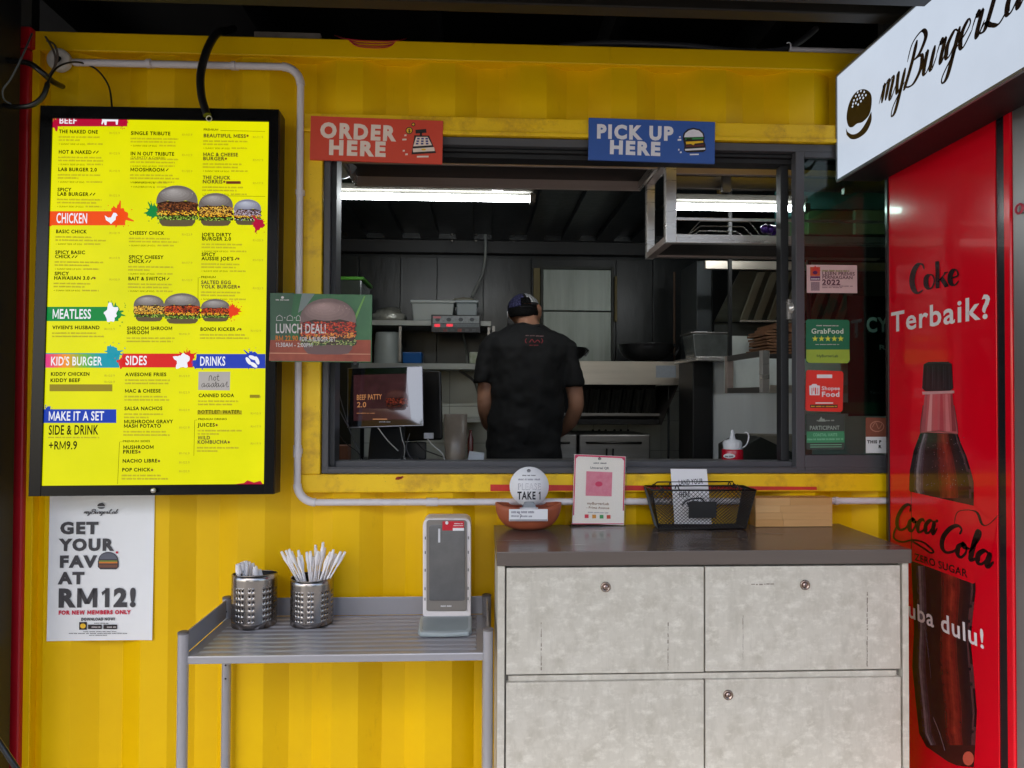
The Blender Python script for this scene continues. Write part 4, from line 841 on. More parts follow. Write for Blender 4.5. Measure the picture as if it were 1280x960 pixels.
# ================================================================== counter cabinet
YC = 1.80; CT = P(880, 688.5, YC).z; CX0, CX1 = P(621, 700, YC).x, P(1139.7, 700, YC).x; CB = 2.176
lam = mat('concrete_laminate', (196, 192, 184), .5, var=0)
n_ = lam.node_tree.nodes; l_ = lam.node_tree.links; b_ = n_['Principled BSDF']; tc_ = n_.new('ShaderNodeTexCoord')
def nzn(sc, st_, lo, hi, ca, cb, prev=None):
    mp = n_.new('ShaderNodeMapping'); mp.inputs['Scale'].default_value = st_; l_.new(tc_.outputs['Object'], mp.inputs[0]); z = n_.new('ShaderNodeTexNoise'); z.inputs['Scale'].default_value = sc; z.inputs['Detail'].default_value = 12; z.inputs['Roughness'].default_value = .68
    l_.new(mp.outputs[0], z.inputs[0]); r = n_.new('ShaderNodeMapRange'); r.inputs[1].default_value = lo; r.inputs[2].default_value = hi; l_.new(z.outputs[0], r.inputs[0])
    x = n_.new('ShaderNodeMix'); x.data_type = 'RGBA'; l_.new(r.outputs[0], x.inputs[0])
    if prev: l_.new(prev, x.inputs[6])
    else: x.inputs[6].default_value = (*lin(ca), 1)
    x.inputs[7].default_value = (*lin(cb), 1); return x.outputs[2]
o_ = nzn(6, (1, 1, .8), .3, .7, (200, 195, 184), (185, 180, 168)); o_ = nzn(22, (1, 1, .7), .48, .72, None, (172, 166, 153), o_); o_ = nzn(30, (1, 1, 1.5), .50, .70, None, (212, 208, 197), o_); o_ = nzn(9, (1.6, 1, .5), .56, .76, None, (174, 169, 157), o_)
o_ = nzn(150, (1, 1, .12), .55, .85, None, (176, 171, 160), o_); o_ = nzn(150, (.12, 1, 1), .55, .85, None, (182, 177, 166), o_); l_.new(o_, b_.inputs['Base Color'])
top_m = mat('counter_top_grey', (92, 82, 76), .26, var=.05, vs=14, stretch=(.2, 3, 3), coat=.15, bump=.02, bs=80)
cb = thing('counter_cabinet', ((CX0+CX1)/2, 2.0, 0), 'concrete-look cabinet with a dark grey worktop under the serving window', 'cabinet')
zt0 = P(880, 706, YC).z
m = MB(); m.box(CX0, CX1, YC, CB, zt0, CT); part('countertop', m, top_m, cb, .0015)
gx = [P(x, 800, YC).x for x in (622, 631, 633.2, 881.2, 883.4, 1128.5, 1131.4, 1139)]
z_ = lambda y: P(880, y, YC+.012).z
m = MB(); m.box(gx[0], gx[1], YC+.01, CB-.01, .03, zt0-.0005); part('side_panel', m, lam, cb, .001)
m = MB(); m.box(gx[6], gx[7], YC+.01, CB-.01, .03, zt0-.0005); part('side_panel', m, lam, cb, .001)
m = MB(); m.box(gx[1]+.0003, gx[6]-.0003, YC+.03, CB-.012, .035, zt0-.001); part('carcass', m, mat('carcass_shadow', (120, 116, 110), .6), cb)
zg = [z_(y) for y in (708.2, 839.5, 842.5, 848)]
m = MB(); m.box(gx[2]+.006, gx[5]-.006, YC+.019, YC+.0295, zg[3]-.003, zg[2]-.0005); part('rail', m, lam, cb, .0008)
lock_m = mat('lock_nickel', (156, 140, 130), .25, 1)
def front(nm, x0, x1, z0, z1, lock=None):
    m = MB(); m.box(x0, x1, YC+.010, YC+.028, z0, z1); o = part(nm, m, lam, cb, .0008)
    if lock:
        q = P(*lock, YC+.01); k = MB(); k.lathe([(.0132, 0), (.0132, .002), (.0118, .0042), (.0088, .0042), (.0084, .0026), (0, .0026)], q, lock_m, 24, (0, -1, 0)); k.lathe([(.006, .0026), (.0058, .0036), (0, .0037)], q, mat('lock_face', (190, 170, 164), .3, 1), 16, (0, -1, 0)); k.box(q.x-.0009, q.x+.0009, q.y-.0042, q.y-.0037, q.z-.0035, q.z+.0035, blackp)
        off = k.center(); c_ = bpy.data.objects.new('lock', k.mesh('lock', None, off)); COL.objects.link(c_); c_.location = off; c_.parent = o; c_.matrix_parent_inverse = WORLD[o.name].inverted()
    return o
front('drawer', gx[2], gx[3], zg[1], zg[0], (757, 733.5)); front('drawer', gx[4], gx[5], zg[1]+.001, zg[0], (1006, 731))
front('door', gx[2], gx[3], .04, zg[3]-.0035); front('door', gx[4], gx[5], .04, zg[3]-.003, (910, 868.5))
sc_ = MB(); rr = random.Random(3); scm = mat('scuff_grey', (128, 120, 110), .7)
for x, ya, yb, w_ in ((676.5, 778, 838, 1.3), (835, 778, 837, 1.3), (928.8, 769, 825, .9), (1084, 740, 833, 1.5)):
    y = ya
    while y < yb:
        hh = rr.uniform(1.5, 5); w_r = w_*rr.uniform(.25, 1.15); dx_ = rr.uniform(-.25, .25); a, b = P(x+dx_-w_r/2, y, YC+.0096), P(x+dx_+w_r/2, min(yb, y+hh), YC+.0096); sc_.add([(a.x, a.y, b.z), (b.x, a.y, b.z), (b.x, a.y, a.z), (a.x, a.y, a.z)], [(0, 1, 2, 3)]); y += hh+max(0, rr.uniform(-3, 2.5))
x = 939
while x < 969:
    k = rr.uniform(2, 5); a, b = P(x, 729.6+rr.uniform(-.4, .4), YC+.0096), P(x+k, 731+rr.uniform(-.3, .6), YC+.0096); sc_.add([(a.x, a.y, b.z), (b.x, a.y, b.z), (b.x, a.y, a.z), (a.x, a.y, a.z)], [(0, 1, 2, 3)]); x += k+rr.uniform(.5, 2)
part('scuff_marks', sc_, scm, cb, kind='stuff')
# red tape on the lower yellow bar
m = MB(); a, b = P(613, 605.6, D-.0165), P(1021, 612.4, D-.0165); m.add([(a.x, a.y, P(613, 613, D).z), (b.x, a.y, b.z), (b.x, a.y, P(1021, 607.6, D).z), (a.x, a.y, a.z)], [(0, 1, 2, 3)]); m.add([(a.x, a.y+.0003, P(613, 613, D).z), (b.x, a.y+.0003, b.z), (b.x, a.y+.0003, P(1021, 607.6, D).z), (a.x, a.y+.0003, a.z)], [(3, 2, 1, 0)])
single('red_tape', m, mat('red_tape', (202, 44, 34), .45, var=.15, vs=20), 'long strip of red tape stuck on the yellow bar under the window', 'tape')
m = MB(); q = P(498, 597.5, D-.0166); rr = random.Random(4)
for dx, dz, r in ((0, 0, .006), (.007, .001, .0045), (-.006, -.003, .003), (.012, .003, .003)): m.add([(q.x+dx+r*1.3*math.cos(k), q.y-.0002, q.z+dz+r*math.sin(k)*rr.uniform(.6, 1.1)) for k in [i*.6283 for i in range(10)]], [tuple(range(10))])
single('paint_chip', m, mat('chip_red', (176, 48, 30), .6), 'small red bare patch chipped in the yellow bar below the till screen', 'paint chip')
# ---------------- clay bowl with round card
by = PZ(660, 657, CT).y+.0; bc = Vector((P(660.5, 640, 2.112).x, 2.112, CT+.0005)); by = 2.06
bw = thing('clay_bowl', bc, 'brown clay bowl holding cards at the left end of the dark worktop', 'bowl')
clay = mat('terracotta', (164, 84, 54), .55, var=.15, vs=9, bump=.1, bs=30)
m = MB(); nU, nV = 36, 10; vs = []; R_ = 41.5*(by+.05)/880; Hb = (657-627)*(by)/880*1.02
for pas in (0, 1):
    for j in range(nV+1):
        t = j/nV
        for i in range(nU):
            g = 2*math.pi*i/nU; r = R_*(.30+.70*math.sin(t*math.pi/2)**.9)-(.006 if pas else 0); rim = 1+.16*abs(math.cos(g))**2*t
            z = Hb*(1-math.cos(t*math.pi/2))*rim*.94+(.006*(1-t) if pas else 0); vs.append(bc+Vector((r*math.cos(g), r*.62*math.sin(g), z)))
fs = []; N = nU*(nV+1)
for j in range(nV):
    for i in range(nU): a = j*nU+i; b = j*nU+(i+1) % nU; fs += [(a, b, b+nU, a+nU), (N+a+nU, N+b+nU, N+b, N+a)]
for i in range(nU): a = nV*nU+i; b = nV*nU+(i+1) % nU; fs.append((a, b, N+b, N+a))
fs.append(tuple(range(nU))[::-1]); fs.append(tuple(N+i for i in range(nU)))
m.add(vs, fs, None, True); part('bowl_body', m, clay, bw)
fr = quad((636.5, 636.5), (685, 636.5), (684.5, 651.5), (636, 651.5), bc.y-R_*.62-.004); board(bw, fr, paper, .003, .0005, 'label_plate')
p = Print(fr); gy = ink('faint_grey', (140, 138, 150)); p.grey(639, 641.5, 668, 641.5, gy, 3); p.grey(639, 646, 665, 646.5, gy, 2.2); p.line([(646, 640), (652, 644), (650, 648)], .6, ink('pen', (70, 70, 80))); p.rect(636.8, 649.2, 684.2, 651.2, ink('tape_grey', (150, 146, 150))); p.build('label_print', bw)
cy_ = bc.y+.005; fr = quad((637, 583.5), (686, 583.5), (686, 632.5), (637, 632.5), cy_)
rc = thing('round_card', fr.at(0, -fr.h/2), 'round white card reading PLEASE TAKE 1 standing in the clay bowl', 'card')
m = MB(); m.lathe([(fr.w/2, 0), (fr.w/2, .0025), (0, .0026)], fr.O+Vector((0, .0026, 0)), axis=(0, -1, 0), seg=48); part('card', m, paper, rc)
m = MB(); q = fr.at(0, -fr.h*.44, 0); m.hexa([(q.x-.022, q.y-.03, q.z-.012), (q.x+.022, q.y-.03, q.z-.012), (q.x+.022, q.y+.02, q.z-.012), (q.x-.022, q.y+.02, q.z-.012), (q.x-.014, q.y-.012, q.z+.006), (q.x+.014, q.y-.012, q.z+.006), (q.x+.014, q.y+.006, q.z+.006), (q.x-.014, q.y+.006, q.z+.006)]); part('card_clip', m, mat('clip_clear', (150, 156, 160), .2, var=.1), rc, .002)
m = MB(); q = fr.at(0, -fr.h*.46, 0)
for k in range(4): m.box(q.x-.03+k*.004, q.x+.024-k*.003, q.y-.034+k*.012, q.y-.033+k*.012, q.z-.03, q.z-.004-k*.002)
single('card_stack', m, paper, 'small white cards loosely stacked inside the clay bowl', 'cards')
p = Print(fr, .0005); minilogo(p, 661, 588.5, 5, DG); p.grey(653, 595, 670, 595, DG, 1.6); p.text('TAKE 1', 647, 624, 676, None, 9.6, ink('near_black', (36, 36, 42)), 'x', .02); p.grey(648, 600.4, 675, 600.4, gy, 2.4)
p.text('PLEASE', 647.5, 612, 675.5, None, 7.6, gy, 'b', .02); p.up(); p.text('PLEASE', 648, 611.7, 675, None, 6.8, paper, 'r', .04); p.build('card_print', rc)
# ---------------- acrylic payment stand
ya = PZ(747, 658, CT).y; fr = quad((718.5, 566.5), (784, 569.5), (781, 659), (712, 656.5), ya+.022, ya+.002)
qs = thing('payment_stand', fr.at(0, -fr.h/2), 'clear acrylic stand with a pink bordered payment card, leaning on the worktop', 'card stand')
acr = glassmat('acrylic', (.99, .99, .99), .03, 1.4); b2 = MB(fr.M()); b2.box(-fr.w/2, fr.w/2, -fr.h/2, fr.h/2, -.006, -.004); b2.box(-fr.w/2, fr.w/2, -fr.h/2, -fr.h/2+.004, -.0039, .002); b2.box(-fr.w/2, fr.w/2, -fr.h/2, fr.h/2, .0021, .0035); part('acrylic_holder', b2, acr, qs, .0006)
b2 = MB(); a = fr.at(-fr.w/2, -fr.h/2+.001, -.006); b_2 = fr.at(fr.w/2, -fr.h/2+.001, -.006); b2.hexa([a, b_2, b_2+Vector((0, .05, 0)), a+Vector((0, .05, 0)), a+Vector((0, 0, .002)), b_2+Vector((0, 0, .002)), b_2+Vector((0, .05, .002)), a+Vector((0, .05, .002))]); part('acrylic_foot', b2, acr, qs)
b2 = MB(fr.M()); b2.box(-fr.w/2+.004, fr.w/2-.004, -fr.h/2+.006, fr.h/2-.003, -.0038, -.001); part('card', b2, mat('cream_paper', (248, 242, 232), .6, var=.02), qs)
p = Print(fr, -.0006); PK = ink('pink', (222, 66, 106)); a_, b_3 = fr.w/2, fr.h/2
for (u0, v0, u1, v1) in ((-a_+.005, b_3-.009, a_-.005, b_3-.004), (-a_+.005, -b_3+.03, -a_+.0085, b_3-.009), (a_-.0085, -b_3+.05, a_-.005, b_3-.009)): p.poly([(u0, v0), (u1, v0), (u1, v1), (u0, v1)], PK, False)
p.poly([(-a_+.0085, b_3-.009), (-a_+.016, b_3-.009), (-a_+.0085, b_3-.016)], PK, False); p.poly([(a_-.0085, b_3-.009), (a_-.016, b_3-.009), (a_-.0085, b_3-.016)], PK, False)
minilogo(p, 749.5, 573.5, 4.4, DG); p.grey(742, 579.5, 758, 580, DG, 1.6); p.text('Universal QR', 738, 586, 761, 586.6, 2.8, DG, 'b'); p.poly([(733, 589), (765.5, 590.3), (764.6, 620.5), (732, 619.6)], ink('pale_pink', (232, 150, 166), c2=(226, 128, 150), vs=60)); p.up(); p.disc(748.6, 605, 4.6, 3.2, PK, 16)
p.text('myBurgerLab', 734, 630.5, 761, 631.4, 3.1, ink('ochre', (150, 110, 70)), 'b'); p.text('- Prima Avenue', 733, 635.6, 761.5, 636.4, 2.8, ink('ochre', (0,0,0)), 'b'); p.grey(735, 641, 760, 641.8, gy, 1.2)
for x, cc in ((733.3, (226, 60, 80)), (742.7, (220, 150, 50)), (752, (70, 160, 90)), (760.8, (210, 80, 60))): p.rect(x-2.4, 643+(x-733)*.03, x+2.4, 647.6+(x-733)*.03, ink('app%d' % int(x), cc))
p.rect(714.5, 654.2, 779.5, 655.2, PK); p.build('card_print', qs)
# ---------------- black wire basket
YB0 = PZ(878, 662.7, CT).y; b0 = P(823.6, 662.7, YB0); b1 = P(932, 662.7, YB0); sq = PZ(809.5, 651, CT); YB1 = min(sq.y, CB-.03)
YT0 = YB0-.012; YT1 = YB1+.02; t0, t1 = P(815, 612.5, YT0), P(945, 613.2, YT0); zt_ = (t0.z+t1.z)/2; z0 = CT+.003
bk = thing('wire_basket', ((b0.x+b1.x)/2, (YB0+YB1)/2, CT), 'black wire mesh basket with folded handles on the dark worktop', 'basket')
bm = mat('basket_black', (14, 14, 15), .35, .3)
Bc = [Vector((b0.x, YB0, z0)), Vector((b1.x, YB0, z0)), Vector((b1.x-.004, YB1, z0)), Vector((b0.x+.004, YB1, z0))]; Tc = [Vector((t0.x, YT0, zt_)), Vector((t1.x, YT0, zt_)), Vector((t1.x, YT1, zt_)), Vector((t0.x, YT1, zt_))]
m = MB(); m.tube(Tc, .0026, bm, 8, closed=True); part('rim_wire', m, bm, bk); m = MB(); m.tube([p_+Vector((0, 0, .001)) for p_ in Bc], .0022, bm, 8, closed=True); [m.tube([Bc[i], Tc[i]], .0018, bm, 6) for i in range(4)]; part('base_wire', m, bm, bk)
def lattice(A, B, C, D_, nu, nv, r=.0009):
    m = MB()
    def pt(u, v): return (A*(1-u)+B*u)*(1-v)+(D_*(1-u)+C*u)*v
    for k in range(-nv, nu+nv):
        for sg_ in (1, -1):
            pts = []
            for j in range(nv+1):
                u = (k+(j if sg_ > 0 else -j))/nu
                if 0 <= u <= 1: pts.append(pt(u, j/nv))
            if len(pts) > 1: m.tube([pts[0], pts[-1]], r, None, 3, caps=False)
    return m
for a, b, c_, d_, nu in ((Bc[0], Bc[1], Tc[1], Tc[0], 24), (Bc[3], Bc[2], Tc[2], Tc[3], 24), (Bc[0], Bc[3], Tc[3], Tc[0], 20), (Bc[1], Bc[2], Tc[2], Tc[1], 20)): part('mesh_side', lattice(a, b, c_, d_, nu, 11), bm, bk, kind='stuff')
part('mesh_floor', lattice(Bc[0], Bc[1], Bc[2], Bc[3], 34, 30, .0012), bm, bk, kind='stuff')
for sy in (0, 1):
    yy = (YT0+YT1)/2+(-.012 if sy == 0 else .02); m = MB(); zz = zt_+.004
    m.tube([(t0.x+.03, YT0 if sy == 0 else YT1, zz), (t0.x+.034, yy+(-.0 if sy else 0), zz+.004+sy*.008), (t1.x-.045, yy, zz+.005+sy*.008), (t1.x-.03, YT0 if sy == 0 else YT1, zz)], .0021, bm, 8)
    for x in (t0.x+.03, t1.x-.03): m.tube([Vector((x+.006*math.cos(k), (YT0 if sy == 0 else YT1)-.003, zt_+.006*math.sin(k))) for k in [i*.785 for i in range(8)]], .0014, bm, 6, closed=True)
    for x in (t0.x+.07, t1.x-.06): m.tube([(x, YT0+.004 if sy == 0 else yy, zz), (x+.005, YT0+.002 if sy == 0 else yy, zz+.012), (x+.012, YT0 if sy == 0 else yy, zz-.004)], .0018, bm, 6, sub=3)
    part('handle', m, bm, bk)
fr = quad((861.6, 627), (896, 627), (895, 647.5), (861, 647.5), YB0-.010, YB0-.004); b2 = MB(fr.M()); b2.box(-fr.w/2, fr.w/2, -fr.h/2, fr.h/2, -.002, .001); part('tag_plate', b2, mat('tag_black', (26, 26, 27), .55), bk, .0004)
fr = quad((839.5, 586), (885, 586.5), (888, 655), (842, 655), YB1+.0, YB1-.05)
nc = thing('name_card_note', fr.at(0, -fr.h/2), 'white card reading LAND YOUR ... HERE leaning inside the wire basket', 'card'); board(nc, fr, paper, .001, 0, 'sheet'); p = Print(fr)
p.text('LAND YOUR', 848.5, 606.5, 878.5, 604.5, 6.4, ink('near_black', (0,0,0)), 'b', .02, .15); p.text('HERE', 849, 621.5, 862.5, 620.5, 6.2, ink('near_black', (0,0,0)), 'b', .0, .15); p.line([(852, 632), (858, 626), (864, 624), (876, 623), (880, 627)], 2, ink('near_black', (0,0,0)), 4); p.disc(868, 630, 11, 4.5, ink('near_black', (0,0,0)), 14, .2); p.build('card_print', nc)
# ---------------- bamboo box
YX = PZ(992, 658.7, CT).y; x0, x1 = P(944.6, 640, YX).x, P(1040.3, 640, YX).x; zx = P(992, 622.5, YX).z; YX1 = min(YX+.12, CB-.005)
bb = thing('bamboo_box', ((x0+x1)/2, YX, CT), 'light bamboo box lying at the right end of the worktop', 'box')
bamM = [mat('bamboo_%d' % k, c_, .45, var=.1, vs=5, stretch=(.6, 6, 14), bump=.03, bs=30) for k, c_ in enumerate(((206, 162, 106), (198, 152, 94), (214, 172, 116)))]
hs = [(zx-CT-.001)*k/4 for k in range(5)]; rr = random.Random(8)
for k in range(4):
    cut = x0+(x1-x0)*rr.uniform(.25, .75)
    for a, b in ((x0, cut-.0002), (cut+.0002, x1)): m = MB(); m.box(a, b, YX, YX+.01, CT+.001+hs[k]+.0001, CT+.001+hs[k+1]-.0001); part('plank', m, bamM[rr.randint(0, 2)], bb, .0003)
for k in range(5): yy = YX+.0101+(YX1-YX-.0101)*k/5; m = MB(); m.box(x0+.0005, x1-.0005, yy, yy+(YX1-YX-.0101)/5-.0003, zx-.009, zx); part('plank', m, bamM[rr.randint(0, 2)], bb, .0003)
m = MB(); m.box(x0, x0+.008, YX+.0101, YX1, CT+.001, zx-.0091); m.box(x1-.008, x1, YX+.0101, YX1, CT+.001, zx-.0091); m.box(x0+.0081, x1-.0081, YX1-.008, YX1, CT+.001, zx-.0091); part('box_shell', m, bamM[0], bb, .0003)
# ================================================================== grey metal side table
YA, YBk = 1.862, 2.186; ZT = P(420, 817, YA).z
tx0, tx1 = P(229, 815, YA).x, P(610, 815, YA).x
tb = thing('side_table', ((tx0+tx1)/2, 2.02, 0), 'grey metal side table with round legs and ribbed top beside the cabinet', 'table')
gm_ = mat('grey_powder_coat', (164, 163, 168), .27, .25, var=0, coat=.2); cap_m = mat('leg_cap', (96, 90, 90), .5)
m = MB(); m.box(tx0+.001, tx1-.001, YA-.004, YBk, ZT-.022, ZT-.001); part('tabletop', m, gm_, tb, .003)
nr = 9
for k in range(nr):
    yy = YA+.018+(YBk-YA-.03)*k/nr; m = MB(); m.hexa([(tx0+.03, yy, ZT-.0008), (tx1-.03, yy, ZT-.0008), (tx1-.03, yy+.02, ZT-.0008), (tx0+.03, yy+.02, ZT-.0008), (tx0+.033, yy+.005, ZT+.0022), (tx1-.033, yy+.005, ZT+.0022), (tx1-.033, yy+.015, ZT+.0022), (tx0+.033, yy+.015, ZT+.0022)]); part('rib', m, gm_, tb, .0012)
hh = (767-745)*2.18/880
m = MB(); m.box(tx0+.013, tx1-.013, YBk-.003, YBk, ZT, ZT+hh); part('back_panel', m, gm_, tb, .0008)
for x in (tx0, tx1): m = MB(); m.box(x-.002, x+.002, YA+.014, YBk-.012, ZT, ZT+hh); part('side_panel', m, gm_, tb, .0006)
for x in (tx0, tx1):
    for y in (YA, YBk-.008):
        m = MB(); m.tube([(x, y, 0), (x, y, ZT+.056)], .0136, gm_, 18); lg = part('leg', m, gm_, tb)
        k = MB(); k.lathe([(.0142, 0), (.0142, .004), (.011, .006), (0, .0062)], (x, y, ZT+.0562), cap_m, 18); off = k.center(); o = bpy.data.objects.new('leg_cap', k.mesh('leg_cap', None, off)); COL.objects.link(o); o.location = off; o.parent = lg; o.matrix_parent_inverse = WORLD[lg.name].inverted()
        k = MB(); [k.lathe([(.003, 0), (.003, .0006), (0, .0007)], (x+.002, y-.0137, z), blackp if y > 2 else ss, 8, (0, -1, 0)) for z in (ZT-.06, ZT-.1, ZT-.14, ZT-.18, ZT+.02)]
        if y > 2: off = k.center(); o = bpy.data.objects.new('adjust_holes', k.mesh('adjust_holes', None, off)); COL.objects.link(o); o.location = off; o.parent = lg; o.matrix_parent_inverse = WORLD[lg.name].inverted()
m = MB(); m.box(tx0+.006, tx1-.006, YA, YBk-.01, .14, .158); part('lower_shelf', m, gm_, tb, .003)
# ---------------- perforated cups
cst = mat('cup_steel', (168, 162, 158), .24, 1, var=.1, vs=4, bump=.04, bs=30, stretch=(8, 8, .3))
def cup(cx, cy, r, h, label, slant=0):
    root = thing('cutlery_cup', (cx, cy, ZT+.003), label, 'cup', 'perforated steel cups on the side table'); z0 = ZT+.003; m = MB(); nc_ = 40; rows = 9; hz = h/rows; vs = []; fs = []
    def pt(a, z): g = 2*math.pi*a/nc_; zz = z+(slant*math.sin(g)*(z/h) if slant else 0); return (cx+r*math.cos(g), cy+r*math.sin(g), z0+zz)
    for i in range(nc_):
        for j in range(rows):
            hole = 1 <= j <= 6 and (i % 8) not in (0, 1, 5) and True
            za, zb_ = h*j/rows, h*(j+1)/rows
            if not hole: m.add([pt(i, za), pt(i+1, za), pt(i+1, zb_), pt(i, zb_)], [(0, 1, 2, 3)], cst, True); continue
            o = [pt(i, za), pt(i+.5, za), pt(i+1, za), pt(i+1, (za+zb_)/2), pt(i+1, zb_), pt(i+.5, zb_), pt(i, zb_), pt(i, (za+zb_)/2)]
            q = [pt(i+.5+.24*math.cos(t), (za+zb_)/2+.24*(2*math.pi*r/nc_)*math.sin(t)) for t in [math.radians(225+45*k) for k in range(8)]]
            m.add(o+q, [(k, (k+1) % 8, 8+(k+1) % 8, 8+k) for k in range(8)], cst, True)
    o = part('perforated_wall', m, cst, root); wm = o.modifiers.new('weld', 'WELD'); wm.merge_threshold = .00005; o.data.materials.append(mat('cup_inner_shade', (40, 38, 36), .5, .8)); sm_ = o.modifiers.new('thick', 'SOLIDIFY'); sm_.thickness = -.0012; sm_.material_offset = 1; sm_.material_offset_rim = 1  # inner faces and hole rims coloured dark to stand in for shade inside
    m = MB(); m.lathe([(r-.004, 0), (r+.0006, .0015), (r+.0006, .004), (r-.001, .005)], (cx, cy, z0), cst, 40); m.lathe([(0, .001), (r-.002, .001), (r-.002, .0015), (0, .0015)], (cx, cy, z0), cst, 40); part('base', m, cst, root)
    m = MB(); m.tube([Vector(pt(i, h)) for i in range(nc_)], .0014, cst, 6, closed=True); part('rim', m, cst, root); return root
c1 = P(319.5, 760, 2.115); c2_ = P(391, 760, 2.12); rc1 = 26*2.1/880*.97
cup(c1.x, 2.105, .0625, (781-716)*2.08/880*.95, 'left perforated steel cup holding a few short paper-wrapped pieces', -.007); cup(c2_.x, 2.11, .0605, (780-722)*2.09/880*.97, 'right perforated steel cup full of long paper-wrapped straws')
stw = mat('straw_paper', (244, 240, 242), .6, var=.06, vs=60, bump=.2, bs=200)
def straw(base, tip, r, label, group, flat=1):
    m = MB(); b, t = Vector(base), Vector(tip); d = (t-b); L = d.length; d.normalize(); rr = random.Random(int(t.x*1e5)); n = 9; pts = [b+d*L*k/n+Vector((rr.uniform(-1, 1), rr.uniform(-1, 1), 0))*(.0006 if k < 7 else .0016) for k in range(n+1)]
    m.tube(pts, [r]*(n-2)+[r*.75, r*2.0, r*1.3], stw, 7); nm = 'wrapped_straw' if flat == 1 else 'wrapped_spoon'
    single(nm, m, stw, label, 'straw' if flat == 1 else 'cutlery', group)
rr = random.Random(11); zb = ZT+.008
for k, (px, py) in enumerate(((352, 692), (357, 689), (363, 688), (366, 694), (378, 694), (384, 690), (388, 692), (395, 686), (398, 690), (404, 682), (407, 686), (413, 690), (421, 694), (427, 690), (431, 692), (411, 696), (371, 700), (392, 700), (360, 696), (374, 688), (401, 692), (416, 688), (386, 702), (409, 699))):
    t = P(px+rr.uniform(-1.5, 1.5), py-rr.uniform(0, 5), 2.08+rr.uniform(0, .05)); f_ = (391-px)/40; straw((c2_.x+.035*f_*.6+rr.uniform(-.008, .008), 2.11+rr.uniform(-.03, .03), zb), t, .0029, {0: 'leftmost white wrapped straw of the fuller cup, leaning out to the left', 9: 'tallest white wrapped straw standing near the middle of the fuller cup', 14: 'rightmost white wrapped straw of the fuller cup, leaning out to the right'}.get(k, 'white paper-wrapped straw standing in the fuller steel cup'), 'wrapped straws in the right steel cup')
for k, (px, py) in enumerate(((298, 705), (303, 703), (307, 701), (311, 702), (315, 704), (319, 708), (324, 712))):
    t = P(px, py, 2.07+.012*k % .05); straw((c1.x-.03+.01*k, 2.09+rr.uniform(-.02, .02), zb), t, .0048, {0: 'leftmost short wrapped piece in the left steel cup', 6: 'rightmost short wrapped piece in the left steel cup'}.get(k, 'short white paper-wrapped piece in the left steel cup'), 'wrapped pieces in the left steel cup', 2)
# ---------------- napkin dispenser
dy = 2.065; nd = thing('napkin_dispenser', (P(557, 780, dy).x, dy, ZT+.003), 'white and grey napkin dispenser with dark window and red label on the side table', 'dispenser')
wp = mat('dispenser_white', (228, 222, 222), .3, var=.03); gp = mat('dispenser_grey', (128, 122, 116), .4, var=.05)
def rbox(m, a, b, Y, dep, r=6, mm=None):
    x0, y0 = a; x1, y1 = b; pts = []
    for cx, cy, s0 in ((x1-r, y0+r, 0), (x0+r, y0+r, 90), (x0+r, y1-r*.4, 180), (x1-r, y1-r*.4, 270)):
        for k in range(5): t = math.radians(s0+22.5*k); pts.append(P(cx+r*math.cos(t), cy-(r if cy < (y0+y1)/2 else r*.4)*math.sin(t), Y))
    m.prism(pts[::-1], (0, dep, 0), mm); return m
ztb = ZT+.003
m = MB(); rbox(m, (528.5, 648.5), (588.5, 772), dy, .09, 8); part('shell', m, wp, nd, .003)
m = MB(); rbox(m, (533, 650), (583.5, 764), dy-.006, .0055, 4); part('face_plate', m, gp, nd, .0015)
m = MB(); rbox(m, (536.5, 656), (581, 751), dy-.0085, .0022, 4); part('window', m, mat('smoky_window', (104, 104, 104), .08, var=.25, vs=6, c2=(70, 71, 73), coat=1), nd, .0008)
m = MB(); m.pbox((553, 651.5), (580, 663), dy-.0095, .0008, mat('label_red2', (200, 16, 40), .4)); m.pbox((566, 660), (580, 663.4), dy-.0101, .0004, paper); m.poly = None; part('label', m, None, nd)
lf_ = quad((553, 651.5), (580, 651.5), (580, 663), (553, 663), dy-.0103); p = Print(lf_, .0006); p.disc(558.5, 653.5, 2, 2.2, paper, 10); p.grey(568, 655, 579, 655, paper, 1.2); p.grey(567, 657.5, 579, 657.5, paper, 1.2); p.text('tork', 552, 767, 563, None, 2.6, paper, 'b') if False else None; p.build('label_print', nd)
m = MB(); a = P(549, 672, dy-.0095); m.box(a.x-.003, a.x+.003, a.y-.001, a.y, a.z-.014, a.z+.026, mat('napkin_white', (205, 205, 208), .6)); part('napkin_edge', m, None, nd)
lf_ = quad((540, 753), (576, 753), (576, 763), (540, 763), dy-.0061); p = Print(lf_, .0004); p.text('KAI YAM', 551, 758.5, 564, None, 2.4, paper, 'b') if False else p.grey(551, 758.5, 564, 758.5, paper, 2.2); p.build('brand_print', nd)
m = MB(); A_ = [P(525.5, 767, dy-.0).x, P(590, 767, dy).x]; f0, f1 = dy-.068, dy+.0; ty = PZ(557, 789, ZT+.003).y; f0 = 1.965
outl = [(A_[0], f1), (A_[1], f1), (A_[1]+.0, f0+.022), (A_[1]-.008, f0+.006), ((A_[0]+A_[1])/2, f0), (A_[0]+.008, f0+.006), (A_[0], f0+.022)]
zz_ = lambda y: ztb+.012+.018*(y-f0)/(f1-f0); n7 = len(outl); m.add([(x, y, ztb) for x, y in outl]+[(x, y, zz_(y)) for x, y in outl], [tuple(range(n7))[::-1], tuple(range(n7, 2*n7))]+[(i, (i+1) % n7, n7+(i+1) % n7, n7+i) for i in range(n7)]); part('tray', m, mat('tray_grey', (158, 168, 170), .25, var=.05), nd, .004)
